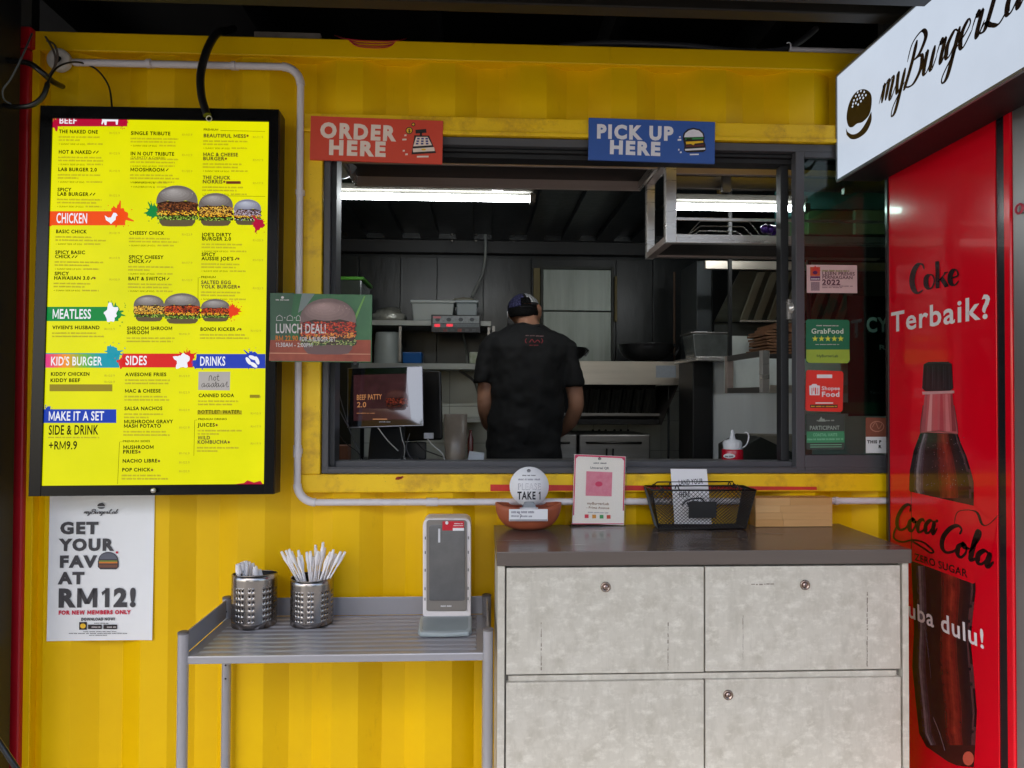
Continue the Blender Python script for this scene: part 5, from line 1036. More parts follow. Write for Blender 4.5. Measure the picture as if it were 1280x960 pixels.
m = MB(); cx_ = (A_[0]+A_[1])/2; m.prism([(cx_+(x-cx_)*.86, f1-.012+(y-f1)*.78, zz_(f1-.012+(y-f1)*.78)+.0003) for x, y in outl], (0, 0, .0008)); part('tray_recess', m, mat('tray_recess', (140, 150, 152), .2, var=.1), nd, .0005)
for x in (P(530, 700, dy).x, P(587, 700, dy).x): 
    m = MB()
    for y in (672, 690, 712, 735, 748): q = P(557, y, dy-.001); m.box(x-.0012+(.004 if x < cx_ else -.004), x+.0012+(.004 if x < cx_ else -.004), dy-.0066, dy-.0061, q.z-.004, q.z+.004)
    part('side_slots', m, blackp, nd)
# ================================================================== stickers and posters on the sash glass
GS = A-.003
def sticker(nm, q, cc, label, fn, Y=GS+.0135, r=0, cat='sticker'):
    fr = quad(*q, Y); root = thing(nm, fr.at(0, -fr.h/2), label, cat); b = MB(fr.M()); a_, b_ = fr.w/2, fr.h/2
    if r:
        pts = []
        for sx_, sy_, s0 in ((1, 1, 0), (-1, 1, 90), (-1, -1, 180), (1, -1, 270)):
            for k in range(5): t = math.radians(s0+22.5*k); pts.append((sx_*(a_-r)+r*math.cos(t), sy_*(b_-r)+r*math.sin(t), 0))
        b.prism(pts, (0, 0, .0008))
    else: b.box(-a_, a_, -b_, b_, 0, .0008)
    part('sheet', b, cc, root); p = Print(fr, .0011); fn(p); p.build('sticker_print', root); return root
GS2 = GY-.0012
def k1(p):
    def c(x, y): return (990+x/2.4, 190+y/2.4)
    p.poly([c(54, 345), c(84, 345), c(84, 372), c(54, 372)], ink('crest_o', (200, 90, 50))); p.up(); p.splat(*c(69, 356), 5.5, ink('crest_r', (206, 60, 50)), 3, 40, 0); p.n += .0001; p.disc(*c(69, 362), 3, 2.4, ink('crest_b', (90, 30, 90)), 12); p.n += .0001; p.poly([c(56, 390), c(82, 390), c(82, 416), c(56, 416)], ink('lic_grey', (176, 150, 156), c2=(120, 96, 110), vs=400)); p.rect(*c(54, 373), *c(84, 386), ink('crest_b', (90, 30, 90))); p.n += .0002
    p.grey(*c(56, 383), c(82, 0)[0], c(0, 383)[1], paper, 2); MR = ink('maroon', (90, 40, 60))
    p.text('LESEN PREMIS', *c(90, 369), c(187, 0)[0], c(0, 371)[1], 4.2, MR, 'b'); p.text('PERNIAGAAN', *c(90, 380), c(181, 0)[0], c(0, 382)[1], 4, MR, 'b'); p.text('2022', *c(90, 398), c(143, 0)[0], c(0, 399)[1], 6.6, MR, 'x')
    p.grey(*c(90, 359), c(170, 0)[0], c(0, 360)[1], ink('olive3', (150, 150, 90)), 2.4); p.grey(*c(90, 403), c(180, 0)[0], c(0, 404)[1], MR, 1); p.grey(*c(90, 408), c(150, 0)[0], c(0, 408)[1], MR, 1)
sticker('licence_sticker', ((1008.3, 331), (1071, 331.5), (1071.5, 366.5), (1008.3, 366)), ink('lic_pink', (218, 190, 190)), 'pink premises licence sticker for 2022 on the window sash', k1, GS2)
def k2(p):
    def c(x, y): return (820+x/3.555, 350+y/3.555)
    p.poly([c(667, 309), c(859, 309), c(860, 355), c(850, 370), c(678, 368), c(667, 358)], ink('grab_lime', (150, 180, 60))); p.up()
    p.text('GrabFood', *c(690, 238), *c(832, 238), 6.2, ink('grab_white', (210, 226, 214)), 'b'); p.grey(*c(712, 205), *c(810, 206), WH, 1.4); p.grey(*c(708, 288), *c(816, 288), WH, 1); p.text('MyBurgerLab', *c(714, 343), *c(808, 343), 3.2, ink('dkgreen', (40, 70, 50)), 'b')
    for k in range(5):
        a = c(706+k*28.5, 261); p.poly([(a[0]+(4 if j % 2 == 0 else 1.7)*math.sin(j*math.pi/5), a[1]-(4 if j % 2 == 0 else 1.7)*math.cos(j*math.pi/5)) for j in range(10)], ink('star', (206, 220, 70)))
sticker('delivery_sticker', ((1007.2, 399), (1061.5, 400), (1061.8, 454), (1007.3, 453.5)), ink('grab_green', (20, 112, 78)), 'green food delivery sticker with five yellow stars on the window sash', k2, GS2, .008)
def k3(p):
    def c(x, y): return (820+x/3.555, 350+y/3.555)
    p.poly([c(680, 470), c(690, 468), c(694, 462), c(712, 462), c(716, 468), c(728, 470), c(726, 512), c(682, 512)], paper); p.up()
    RR = mat('shopee_red', (226, 52, 40)); p.line([c(692, 480), c(692, 508)], .9, RR); p.line([c(700, 478), c(700, 494)], .9, RR); p.line([c(708, 478), c(708, 508)], 1.5, RR); p.line([c(718, 480), c(718, 508)], .9, RR)
    p.text('Shopee', *c(736, 489), *c(816, 489), 4.6, paper, 'b'); p.text('Food', *c(736, 518), *c(814, 518), 6.2, paper, 'x'); p.rect(*c(714, 420), *c(782, 436), paper); p.rect(*c(708, 544), *c(786, 549), paper); p.rect(*c(684, 554), *c(806, 568), BI); p.up(); p.grey(*c(688, 564), *c(802, 564), YI, 1.6)
sticker('orange_sticker', ((1006.5, 462.5), (1054.5, 464), (1053, 515), (1007.2, 513.5)), mat('shopee_red', (226, 52, 40), .5, var=.03), 'orange-red food delivery sticker with a white bag symbol on the sash glass', k3, GS2, .009)
def k4(p):
    def c(x, y): return (960+x/8, 500+y/8)
    p.poly([c(385, 315), c(760, 312), c(766, 425), c(385, 428)], ink('band_green', (60, 140, 96))); p.up(); W4 = ink('sage', (150, 166, 156)); p.text('PARTICIPANT', *c(416, 298), *c(712, 296), 5, W4, 'b'); p.text('COASTAL WASTE', *c(450, 362), *c(690, 360), 3.6, ink('sage2', (120, 190, 150)), 'b'); p.grey(*c(392, 402), *c(750, 398), ink('sage2', (0,0,0)), 2.4); p.poly([c(500, 215), c(530, 165), c(545, 190), c(560, 185), c(575, 215)], W4); p.grey(*c(486, 212), *c(664, 210), W4, 1.8)
    for y in (448, 470): p.line([c(420, y), c(735, y-2)], .8, ink('sage2', (0,0,0)))
sticker('participant_sticker', ((1007.5, 517.5), (1054.5, 517.5), (1055.8, 562), (1007.8, 562)), ink('dark_sage', (56, 66, 60)), 'dark green PARTICIPANT sticker lowest on the sash glass', k4, GS2)
def k5(p):
    p.rect(1082, 546, 1112, 566.3, paper); p.up(); p.text('THIS P', 1084, 554, 1101, None, 3.8, BI, 'h'); p.text('R', 1098, 560, 1101, None, 3.8, BI, 'h'); Q = ink('clay_light', (190, 130, 110)); p.disc(1096, 533, 9, 7, Q, 14); p.up(); p.disc(1096, 533, 7.8, 5.8, ink('clay_dk', (132, 74, 56)), 14); p.up(); p.line([(1090, 534), (1094, 528), (1098, 536), (1102, 530)], .8, Q, 3)
sticker('notice_sticker', ((1082, 522), (1112, 522), (1112, 566.5), (1082, 566.5)), ink('clay_dk', (132, 74, 56)), 'brown and white notice sticker partly hidden by the red fridge', k5, GS2)
def k6(p):
    WW = ink('poster_white', (244, 244, 244)); p.text('CY', 1083.5, 414.5, 1109, None, 18, WW, 'x'); p.text('R', 1099, 437, 1106, None, 6, WW, 'x'); p.text('Terms', 1087, 492, 1104, None, 3, gy, 'r'); p.rect(1051, 503, 1112, 517, ink('dk_green_band', (18, 66, 48)))
fr = quad((1060, 370), (1125, 370), (1125, 520), (1060, 520), GY+.009); r = thing('inner_poster', fr.at(0, -fr.h/2), 'dark poster with white letters CY behind the glass beside the fridge', 'poster'); board(r, fr, ink('poster_black', (18, 22, 20), .3), .003, 0, 'sheet'); p = Print(fr); k6(p); p.build('poster_print', r)
# ================================================================== bits on top of the container
a = P(318, 46, 2.2); b = P(401, 49, 2.2); m = MB(); m.box(a.x, b.x, 2.195, 2.22, ZTOP+.0005, ZTOP+.02); single('metal_strip', m, mat('rough_alu', (120, 112, 104), .5, .5, var=.3, vs=20), 'short weathered metal strip lying on the container top edge', 'strip', bev=.001)
rw = thing('red_wires', P(463, 52, 2.19), 'bundle of thin red wires sagging over the top edge', 'wires')
for k, (dy_, s_) in enumerate(((0, 0), (3, 1), (6, 2), (8, 0))): m = MB(); m.tube([P(418+4*k, 44+k, 2.3), P(430+2*k, 48+k, 2.2), P(450, 50.5+dy_, 2.184-s_*.002), P(480, 51.5+dy_, 2.183), P(500-2*k, 50.5+dy_*.4, 2.2), P(508-3*k, 48, 2.3)], .0016, None, 6, sub=5); part('wire', m, mat('wire_red', (176, 24, 40), .4), rw)
m = MB(); m.tube([P(700, 58, 2.32), P(760, 54, 2.25), P(850, 57, 2.24), P(920, 64, 2.22), P(975, 63, 2.22), P(1000, 52, 2.24), P(1020, 36, 2.3)], .0105, None, 10, sub=6); single('black_hose', m, mat('hose_black', (50, 50, 54), .45), 'black corrugated hose resting along the container top edge', 'hose')
m = MB(); q = P(985, 60, 2.21); m.tube([q+Vector((-.008, -.008, .012)), q+Vector((0, -.014, .01)), q+Vector((.002, -.016, -.006)), q+Vector((0, -.01, -.02))], .002, None, 6, sub=3); single('cable_tie', m, white, 'small white cable tie round the black hose', 'cable tie')
a = P(985, 63, 2.22); m = MB(); m.tube([(a.x, 2.206, ZTOP+.0115), (P(1300, 63, 2.22).x, 2.206, ZTOP+.0115)], .011, None, 12); single('white_pipe', m, pw, 'white pipe lying on the container top behind the light box', 'pipe')
m = MB(); m.tube([P(-20, 900, 1.6), P(4, 935, 1.6), P(22, 962, 1.6), P(50, 1000, 1.62)], .006, None, 8, sub=4); single('floor_cable', m, blk, 'black cable crossing the bottom left corner', 'cable')
# ================================================================== inside the kitchen
tile_m = mat('kitchen_tile', (198, 200, 190), .3, var=.06, vs=3)
def tiles(root, x0, x1, y0, y1, Y, nx, ny):
    a, b = P(x0, (y0+y1)/2, Y), P(x1, (y0+y1)/2, Y); zt, z0 = P((x0+x1)/2, y0, Y).z, P((x0+x1)/2, y1, Y).z; me = None
    w_, h_ = (b.x-a.x)/nx, (zt-z0)/ny
    for i in range(nx):
        for j in range(ny):
            if me is None:
                m = MB(); m.box(a.x+.0015, a.x+w_-.0015, Y, Y+.008, z0+.0015, z0+h_-.0015); o = part('tile', m, tile_m, root, .001); me = o; base = o.location.copy()
            else: o = copyobj(me); o.location = base+Vector((i*w_, 0, j*h_))
    m = MB(); m.box(a.x, b.x, Y+.004, Y+.02, z0, zt); part('grout', m, mat('grout', (120, 120, 112), .8), root)
tiles(cont, 455, 720, 462, 600, IY-.03, 5, 3); tiles(cont, 700, 868, 452, 600, IY-.05, 4, 4)
def tube(px0, px1, py, Y, label, n=1):
    a, b = P(px0, py, Y), P(px1, py, Y); z = P((px0+px1)/2, py, Y).z; r = thing('tube_light', ((a.x+b.x)/2, Y, z), label, 'light', 'fluorescent tube lights')
    m = MB(); m.tube([(a.x, Y, z), (b.x, Y, z)], .0135, mat('lit_tube', (244, 250, 252), .3, var=0, emit=12), 14); part('tube', m, None, r)
    m = MB(); m.box(a.x-.02, b.x+.02, Y-.0, Y+.05, z+.03, z+.055); m.box(a.x-.022, a.x-.001, Y-.016, Y+.04, z-.016, z+.021); m.box(b.x+.001, b.x+.024, Y-.016, Y+.04, z-.016, z+.021); part('batten', m, mat('batten', (92, 90, 84), .5, .2), r, .002)
    return r
t1 = tube(395, 662, 246.5, 2.95, 'long lit fluorescent tube under the ceiling at the left of the window')
q = P(622, 234, 2.93); m = MB(); m.box(q.x-.022, q.x+.022, 2.93, 2.95, q.z-.014, CZ-.03); part('hanger', m, white, t1, .002)
t2 = tube(845, 1004, 259.5, 2.85, 'lit fluorescent tube inside the hanging steel rack at the right')
for px in (900, 990): q = P(px, 240, 2.87); m = MB(); m.box(q.x-.01, q.x+.01, 2.87, 2.885, q.z-.02, CZ-.03); part('hanger', m, ssd, t2, .001)
# hanging steel shelf frames
hs = thing('hanging_shelf', P(620, 215, 2.6), 'long stainless channel shelf hanging above the serving window', 'shelf')
ssw = mat('warm_stainless', (166, 150, 142), .4, .45, var=.12, vs=4, bump=.05, bs=30, stretch=(.3, 3, 6))
Yf, Yb = 2.46, 2.74; xa, xb = P(427, 205, Yf).x, P(822, 205, Yf).x; za, zb_ = P(620, 207, Yf).z, P(620, 193, Yf).z
m = MB(); m.box(xa, xb, Yf, Yf+.012, za, zb_); m.box(xa, xb, Yf+.0121, Yf+.05, zb_-.004, zb_); part('front_channel', m, ssw, hs, .001)
m = MB(); m.box(xa, xb, Yb-.012, Yb, za, zb_+.0); part('rear_channel', m, ssw, hs, .001)
m = MB(); m.box(xa-.002, xa+.008, Yf+.0122, Yb-.0121, za, zb_-.0041); part('end_channel', m, ss, hs, .001); m = MB(); m.box(xb-.008, xb+.002, Yf+.0122, Yb-.0121, za, zb_-.0041); part('end_channel', m, ss, hs, .001)
m = MB(); m.box(xa+.0085, xb-.0085, Yf+.0125, Yb-.0125, zb_-.003, zb_-.001); part('shelf_plate', m, mat('dark_steel', (60, 54, 52), .5, .8, var=.15, stretch=(.3, 4, 4)), hs)
for x in (xa+.05, (xa+xb)/2+.25, xb-.08): m = MB(); m.box(x, x+.02, (Yf+Yb)/2, (Yf+Yb)/2+.02, zb_, CZ-.03); part('hanger', m, ssd, hs)
m = MB(); q = P(428, 208, 2.62); m.lathe([(.055, -.1), (.06, -.02), (.05, .02), (.02, .04), (0, .045)], q, axis=(.3, .6, -.6), seg=20); single('white_duct', m, mat('duct_white', (170, 180, 184), .4, .3), 'rounded pale duct end at the top left corner of the window', 'duct')
# hanging rack frame at the right
hr = thing('hanging_rack', P(910, 310, 2.55), 'stainless box frame rack hanging at the upper right of the window', 'rack')
Yf, Yb = 2.42, 2.70; xr = P(1150, 250, Yf).x
x0, x1 = P(832.5, 255, Yf).x, P(845.5, 255, Yf).x; zt_, zb0 = P(840, 190, Yf).z, P(840, 303, Yf).z
m = MB(); m.box(x0, x1, Yf, Yf+.03, zb0, zt_); part('front_post', m, ss, hr, .001)
y0_, y1_ = P(803.5, 280, Yb).x, P(816, 280, Yb).x; zt2, zb2 = P(810, 215, Yb).z, P(810, 326, Yb).z
m = MB(); m.box(x0, x1-.006, Yb, Yb+.03, zb0, zt_); part('rear_post', m, ss, hr, .001)
m = MB(); m.box(x1+.0003, xr, Yf+.0005, Yf+.03, zb0, P(910, 293.5, Yf).z); part('front_rail', m, ss, hr, .001)
m = MB(); m.box(x0+.0003, xr, Yb-.03, Yb-.0005, zb0-.0, zb0+.022); part('rear_rail', m, ssw, hr, .001)
m = MB(); m.box(x0, x0+.03, Yf+.0305, Yb-.0305, zb0, zb0+.025); part('side_rail', m, ssw, hr, .001); m = MB(); m.box(x0, x0+.03, Yf+.0305, Yb-.0005, zt_-.03, zt_); part('side_rail', m, ssw, hr, .001)
m = MB(); m.box(x0+.031, xr, Yf+.031, Yb-.031, zb0+.006, zb0+.009); part('rack_floor', m, mat('dark_steel', (0,0,0)), hr)
m = MB(); m.box(x1+.0004, xr, Yf+.005, Yf+.012, P(910, 275.5, Yf).z, P(910, 272, Yf).z); part('mid_rail', m, ss, hr, .001)
for k in range(4):
    zz = P(910, 281+k*3, 2.55).z; m = MB(); m.tube([(P(850, 290, 2.55).x, 2.5+.04*k, zb0+.03), (P(870+4*k, 280, 2.55).x, 2.5+.04*k, zz), (P(930-3*k, 280, 2.55).x, 2.5+.04*k, zz), (P(948, 290, 2.55).x, 2.5+.04*k, zb0+.03)], .002, None, 6); part('wire_rest', m, ssd, hr)
for x in (P(900, 200, 2.5).x, P(1050, 200, 2.5).x): m = MB(); m.box(x, x+.03, Yf+.05, Yf+.07, zt_-.12, CZ-.03); part('hanger', m, ssd, hr)
m = MB(); m.box(x1+.0003, xr, Yf+.0005, Yf+.02, P(910, 218, Yf).z, P(910, 207, Yf).z); part('top_rail', m, ssw, hr, .001); m = MB(); m.box(x1+.0003, xr, Yf+.1, Yf+.12, P(910, 236, Yf+.1).z, P(910, 221, Yf+.1).z); part('top_rail', m, ssd, hr, .001)
q = P(961, 287, 2.5); m = MB(); rr = random.Random(2)
for k in range(5): m.lathe([(.0, -.016), (.013, -.012), (.016, 0), (.012, .012), (0, .016)], q+Vector((rr.uniform(-.02, .02), rr.uniform(-.01, .01), rr.uniform(-.006, .008))), seg=9, axis=(rr.uniform(-1, 1), rr.uniform(-1, 1), .6))
single('purple_bag', m, mat('purple_foil', (70, 40, 130), .2, .4, var=.5, vs=40), 'crumpled shiny purple bag lying in the hanging rack', 'bag')
m = MB(); q = P(984, 287, 2.5); m.box(q.x-.02, q.x+.012, 2.5, 2.53, q.z-.018, q.z+.022); single('grey_block', m, mat('grey_block', (120, 120, 112), .6), 'small grey block beside the purple bag in the rack', 'block', bev=.002)
# steel hatch in the back wall
hd = thing('steel_hatch', P(720, 450, IY-.02), 'dull steel hatch between wooden strips in the dark back wall', 'hatch')
m = MB(); m.pbox((679, 337), (764, 388.5), IY-.035, .03); hm = mat('hatch_steel', (132, 138, 132), .45, .8, var=.25, vs=5, stretch=(5, 5, .4)); part('door_panel', m, hm, hd, .003); m = MB(); m.pbox((679, 389.5), (764, 452), IY-.035, .03); part('door_panel', m, hm, hd, .003)
m = MB(); m.pbox((676, 333), (678.8, 452), IY-.04, .035); m.pbox((764.3, 333), (767, 452), IY-.04, .035); m.pbox((678.9, 333), (764.2, 336.7), IY-.0399, .035); part('door_frame', m, mat('frame_dark', (52, 54, 50), .5, .5), hd, .002)
wd = mat('old_wood', (120, 108, 70), .7, var=.3, vs=12, stretch=(1, 1, .2)); m = MB(); m.pbox((667, 335), (675, 415), IY-.03, .025); part('wood_strip', m, wd, hd, .002); m = MB(); m.pbox((768.5, 345), (771.5, 402), IY-.03, .02); part('wood_strip', m, wd, hd, .002)
# centre hood with filters
hc = thing('exhaust_hood', P(780, 530, 4.0), 'beige steel exhaust hood with a paper label and black filter cavity behind the cook', 'hood')
Yh = 3.95; m = MB(); m.pbox((700, 451.5), (849, 481), Yh, .012); part('front_panel', m, ssb, hc, .002)
x0, x1 = P(700, 480, Yh).x, P(849, 480, Yh).x; zt_, zl = P(780, 451.5, Yh).z, P(780, 481, Yh).z; zb0 = P(780, 531, Yh+.1).z
m = MB(); m.box(x0, x1, Yh+.0121, IY-.06, zt_-.01, zt_); part('hood_top', m, ssd, hc)
xs = P(827, 530, Yh+.1).x; bs_ = mat('cavity_black', (20, 18, 17), .6, var=.3)  # near-black for the tray and back inside the hood
m = MB(); m.hexa([(xs-.004, Yh+.1, zb0), (xs, Yh+.1, zb0), (xs, IY-.06, zb0), (xs-.004, IY-.06, zb0), (x1-.008, Yh+.0125, zl), (x1, Yh+.0125, zl), (x1, IY-.06, zl), (x1-.008, IY-.06, zl)]); part('hood_side', m, mat('hood_side', (70, 66, 62), .5, .5), hc)
m = MB(); m.box(x0, xs-.005, Yh+.14, IY-.06, zb0, zb0+.03); part('grease_tray', m, bs_, hc, .002)
m = MB(); m.box(x0, xs+.02, Yh+.32, Yh+.33, zb0+.031, zt_-.011); part('hood_back', m, bs_, hc)
for k in range(7):
    a = P(727+k*14, 486, Yh+.08); b = P(738.5+k*14, 486, Yh+.08); zA, zB = P(780, 486, Yh+.1).z, P(780, 517, Yh+.2).z
    m = MB(); m.hexa([(a.x, Yh+.24, zB), (b.x, Yh+.24, zB), (b.x, Yh+.25, zB), (a.x, Yh+.25, zB), (a.x, Yh+.14, zA), (b.x, Yh+.14, zA), (b.x, Yh+.15, zA), (a.x, Yh+.15, zA)]); m.tube([((a.x+b.x)/2, Yh+.235, zB), ((a.x+b.x)/2, Yh+.135, zA)], .016, None, 8); part('baffle', m, mat('baffle', (80, 80, 76), .45, .6), hc, .001)
m = MB(); m.box(x0, xs+.05, Yh+.2, Yh+.22, P(780, 520, Yh+.2).z, P(780, 516.5, Yh+.2).z); part('filter_lip', m, ssd, hc, .001)
fr = quad((820, 457), (845, 457), (845, 472), (820, 472), Yh-.001); m = MB(fr.M()); m.box(-fr.w/2, fr.w/2, -fr.h/2, fr.h/2, -.001, .0004); part('paper_label', m, mat('label_paper', (150, 156, 164), .5, var=.15, vs=60), hc)
m = MB(); q = P(841.5, 530, 3.96); m.tube([(q.x, 4.06, FZ), (q.x, 4.06, P(841, 483, 4.06).z)], .0065, None, 8); single('hood_pole', m, blackp, 'thin black pole standing under the right end of the hood', 'pole')
m = MB(); q = P(843, 400, 4.3); m.tube([(q.x, 4.3, zt_+.0), (q.x, 4.3, P(843, 340, 4.3).z)], .007, None, 8); single('brown_pipe', m, mat('brown_pipe', (92, 70, 52), .6), 'thin brown pipe running up the dark wall behind the wok', 'pipe')
def wok(cx, rimy, w_, h_, Y, label):
    c_ = P(cx, rimy, Y); r = w_/2*Y/880; h = h_*Y/880; z0 = zt_+.001; root = thing('wok', (c_.x, Y, z0), label, 'wok'); m = MB(); n = 8
    pr = [(0, 0)]+[(r*math.sin(math.pi/2*k/n)**.8, h*(1-math.cos(math.pi/2*k/n))) for k in range(1, n+1)]; pi_ = [(max(0, a-.004), b+.004) for a, b in pr[::-1]]; m.lathe(pr+[(r+.002, h+.001)]+pi_, (c_.x, Y, z0), seg=36); part('pan', m, mat('wok_steel', (96, 96, 98), .32, .9, var=.3, vs=10), root)
    m = MB(); m.tube([(c_.x+r*.8, Y-.12, z0+h*.95), (c_.x+r*.88, Y-.16, z0+h*.7), (c_.x+r*.75, Y-.17, z0+h*.35)], .006, None, 8, sub=4); part('handle', m, mat('wok_steel', (0,0,0)), root)
wok(808, 427, 70, 22, 4.12, 'large dark steel wok resting on the right end of the hood'); wok(703, 431, 62, 17, 4.12, 'smaller black wok on the hood half hidden behind the cook')
# griddle front
gd = thing('griddle', P(768, 577, 3.9), 'stainless cooking unit front with a long handle beyond the sill', 'cooker')
m = MB(); m.pbox((723.5, 543), (813, 600), 3.9, .4); part('body_front', m, ssd, gd, .008); m = MB(); m.pbox((690, 543), (721.5, 600), 3.9, .4); part('body_front', m, ssd, gd, .008)
for a, b in ((734, 802), (700, 712)): A_, B_ = P(a, 553.5, 3.88), P(b, 553.5, 3.88); m = MB(); m.tube([A_+Vector((0, .02, 0)), A_, B_, B_+Vector((0, .02, 0))], .0065, None, 8); part('handle', m, mat('handle_dark', (90, 88, 84), .35, .9), gd)
x0, x1 = P(680, 577, 3.9).x, P(815, 577, 3.9).x; m = MB(); m.box(x0, x1, 3.92, IY-.05, FZ, P(760, 601, 3.9).z-.001); part('cabinet_base', m, ssd, gd)
for px in (758, 766): q = P(px, 572, 3.86); m = MB(); m.tube([q, q+Vector((.003, 0, .05))], .005, blackp, 8); part('tap_stem', m, None, gd)
q = P(640, 535, IY-.035)
sr = thing('socket_row', P(757, 538, IY-.06), 'row of small dark fixing holes in the pale tiles under the hood', 'fixings')
for k, px in enumerate((741, 749, 757, 768, 776, 785)): m = MB(); m.lathe([(.008, 0), (.008, .004), (0, .005)], P(px, 538, IY-.052), axis=(0, -1, 0), seg=8); part('fixing', m, blackp, sr)
# right hand hood and shelf
rh = thing('side_hood', P(940, 400, 3.6), 'wide stainless hood with sloping baffles at the right of the kitchen', 'hood')
Yh = 3.3; m = MB(); m.pbox((882, 327), (1120, 337.5), Yh, .02); part('front_rim', m, ssb, rh, .002)
m = MB(); m.pbox((871, 326), (889.5, 452), 3.7, .3); part('duct_panel', m, mat('duct_dark', (58, 62, 64), .4, .5), rh, .002)
def PP(x, y, Y): return P(x, y, Y)
bk0 = [PP(925, 339, 3.35), PP(1120, 339, 3.35), PP(1120, 402, 3.75), PP(893, 402, 3.75)]
m = MB(); m.prism(bk0, (0, .01, 0)); part('sloped_back', m, mat('hood_green_steel', (96, 98, 86), .4, .3, var=.2, stretch=(.4, 3, 3)), rh)
for k in range(8):
    xt = 946+k*17; xb_ = xt-22; a, b, c_, d = PP(xt, 340, 3.345), PP(xt+9, 340, 3.345), PP(xb_+9, 400, 3.72), PP(xb_, 400, 3.72); m = MB(); m.prism([a, b, c_, d], (0, -.02, -.004)); part('baffle', m, mat('baffle_olive', (150, 148, 128), .4, .35), rh, .003)
m = MB(); a, b = PP(925, 401.5, 3.70), PP(1120, 401.5, 3.70); m.box(a.x, b.x, 3.69, 3.71, a.z-.004, a.z+.006); part('drip_rail', m, ss, rh, .001)
m = MB(); m.pbox((893, 404), (1120, 452), 3.78, .02); part('rear_panel', m, mat('rear_dark', (74, 76, 74), .4, .7), rh)
sh = thing('steel_counter', P(930, 578, 3.5), 'stainless backsheet and shelf standing on the right side of the kitchen', 'counter')
m = MB(); m.pbox((891.5, 451), (1120, 640), 3.55, .02); part('backsheet', m, mat('brushed_sheet', (226, 230, 232), .34, .3, var=.06, vs=3, bump=.03, bs=20, stretch=(4, 4, .3)), sh)
m = MB(); m.pbox((866, 452), (891, 640), 3.52, .25); part('side_cabinet', m, blackp, sh, .003)
m = MB(); m.pbox((871, 446.5), (1120, 451.5), 3.4, .4); part('shelf_edge', m, ss, sh, .002)
zs_ = P(900, 446.5, 3.4).z
sp = thing('steel_pan', (P(880, 446, 3.5).x, 3.5, zs_), 'clear-sided steel food pan on the right shelf', 'food pan'); m = MB(); a, b = P(858, 430, 3.5), P(903, 430, 3.5); z0, z1 = zs_+.001, P(880, 419, 3.5).z
m.hexa([(a.x+.02, 3.42, z0), (b.x-.004, 3.42, z0), (b.x-.004, 3.58, z0), (a.x+.02, 3.58, z0), (a.x+.006, 3.41, z1), (b.x, 3.41, z1), (b.x, 3.59, z1), (a.x+.006, 3.59, z1)]); part('pan_body', m, mat('grey_poly', (104, 108, 106), .2, .5, var=.2, vs=20), sp, .004)
m = MB(); m.box(a.x-.006, b.x+.008, 3.405, 3.595, z1+.0001, z1+.008); part('pan_lid', m, ssd, sp, .002); m = MB(); q = P(875, 414, 3.5); m.box(q.x-.033, q.x+.033, 3.48, 3.52, z1+.0082, z1+.017); part('lid_handle', m, white, sp, .003)
m = MB(); q = P(908, 436, 3.42); m.lathe([(.016, 0), (.016, .075), (.0, .076)], (q.x, 3.44, zs_+.001), seg=16); single('spice_tin', m, mat('tin', (150, 148, 142), .3, .6, var=.5, vs=60), 'small pale tin on the shelf edge beside the food pan', 'tin')
sk = thing('paper_stack', (P(970, 446, 3.6).x, 3.6, zs_), 'stack of crumpled brown paper sheets on the right shelf', 'paper'); kr = mat('kraft', (126, 88, 62), .8, var=.3, vs=20, bump=.4, bs=60); rr = random.Random(9)
for k in range(11):
    zz = zs_+.001+k*.016; a, b = P(953+rr.uniform(-2, 4)+max(0, k-7)*3, 430, 3.5).x, P(1010+rr.uniform(-3, 3), 430, 3.5).x; m = MB(); n = 8; top = []; 
    vs = [(a+(b-a)*i/n, yy, zz+rr.uniform(0, .006)+h) for h in (0, .011) for yy in (3.46, 3.7) for i in range(n+1)]
    N = n+1; fs = []
    for i in range(n): fs += [(i, i+1, N+i+1, N+i)[::-1], (2*N+i, 2*N+i+1, 3*N+i+1, 3*N+i), (i, i+1, 2*N+i+1, 2*N+i), (N+i, 3*N+i, 3*N+i+1, N+i+1)]
    fs += [(0, 2*N, 3*N, N), (n, N+n, 3*N+n, 2*N+n)]; m.add(vs, fs); part('sheet', m, kr, sk)
m = MB(); m.pbox((903, 420), (960, 446.3), 3.77, .005); part('bright_splash', m, mat('bright_sheet', (220, 226, 222), .4, .2), rh)
tq = thing('reflection_panels', P(1060, 330, 3.0), 'teal and green panels added behind the sash glass to imitate reflections on it', 'cabinet')  # added panels standing in for teal and green reflections on the glass
m = MB(); m.pbox((1004, 190), (1190, 262), 3.0, .3); part('door', m, mat('teal_reflection', (70, 128, 124), .3, var=.25, vs=3), tq, .003); m = MB(); m.pbox((1010, 263), (1068, 293), 3.0, .3); part('reflection_block', m, mat('olive_green', (70, 100, 62), .4, var=.2), tq, .003)
m = MB(); m.pbox((1069, 263), (1190, 293), 2.98, .3); part('door', m, mat('pale_green', (140, 170, 130), .4, var=.15), tq, .003); m = MB(); m.pbox((1004, 294), (1190, 300), 2.97, .33); part('shelf_edge', m, blackp, tq, .002)
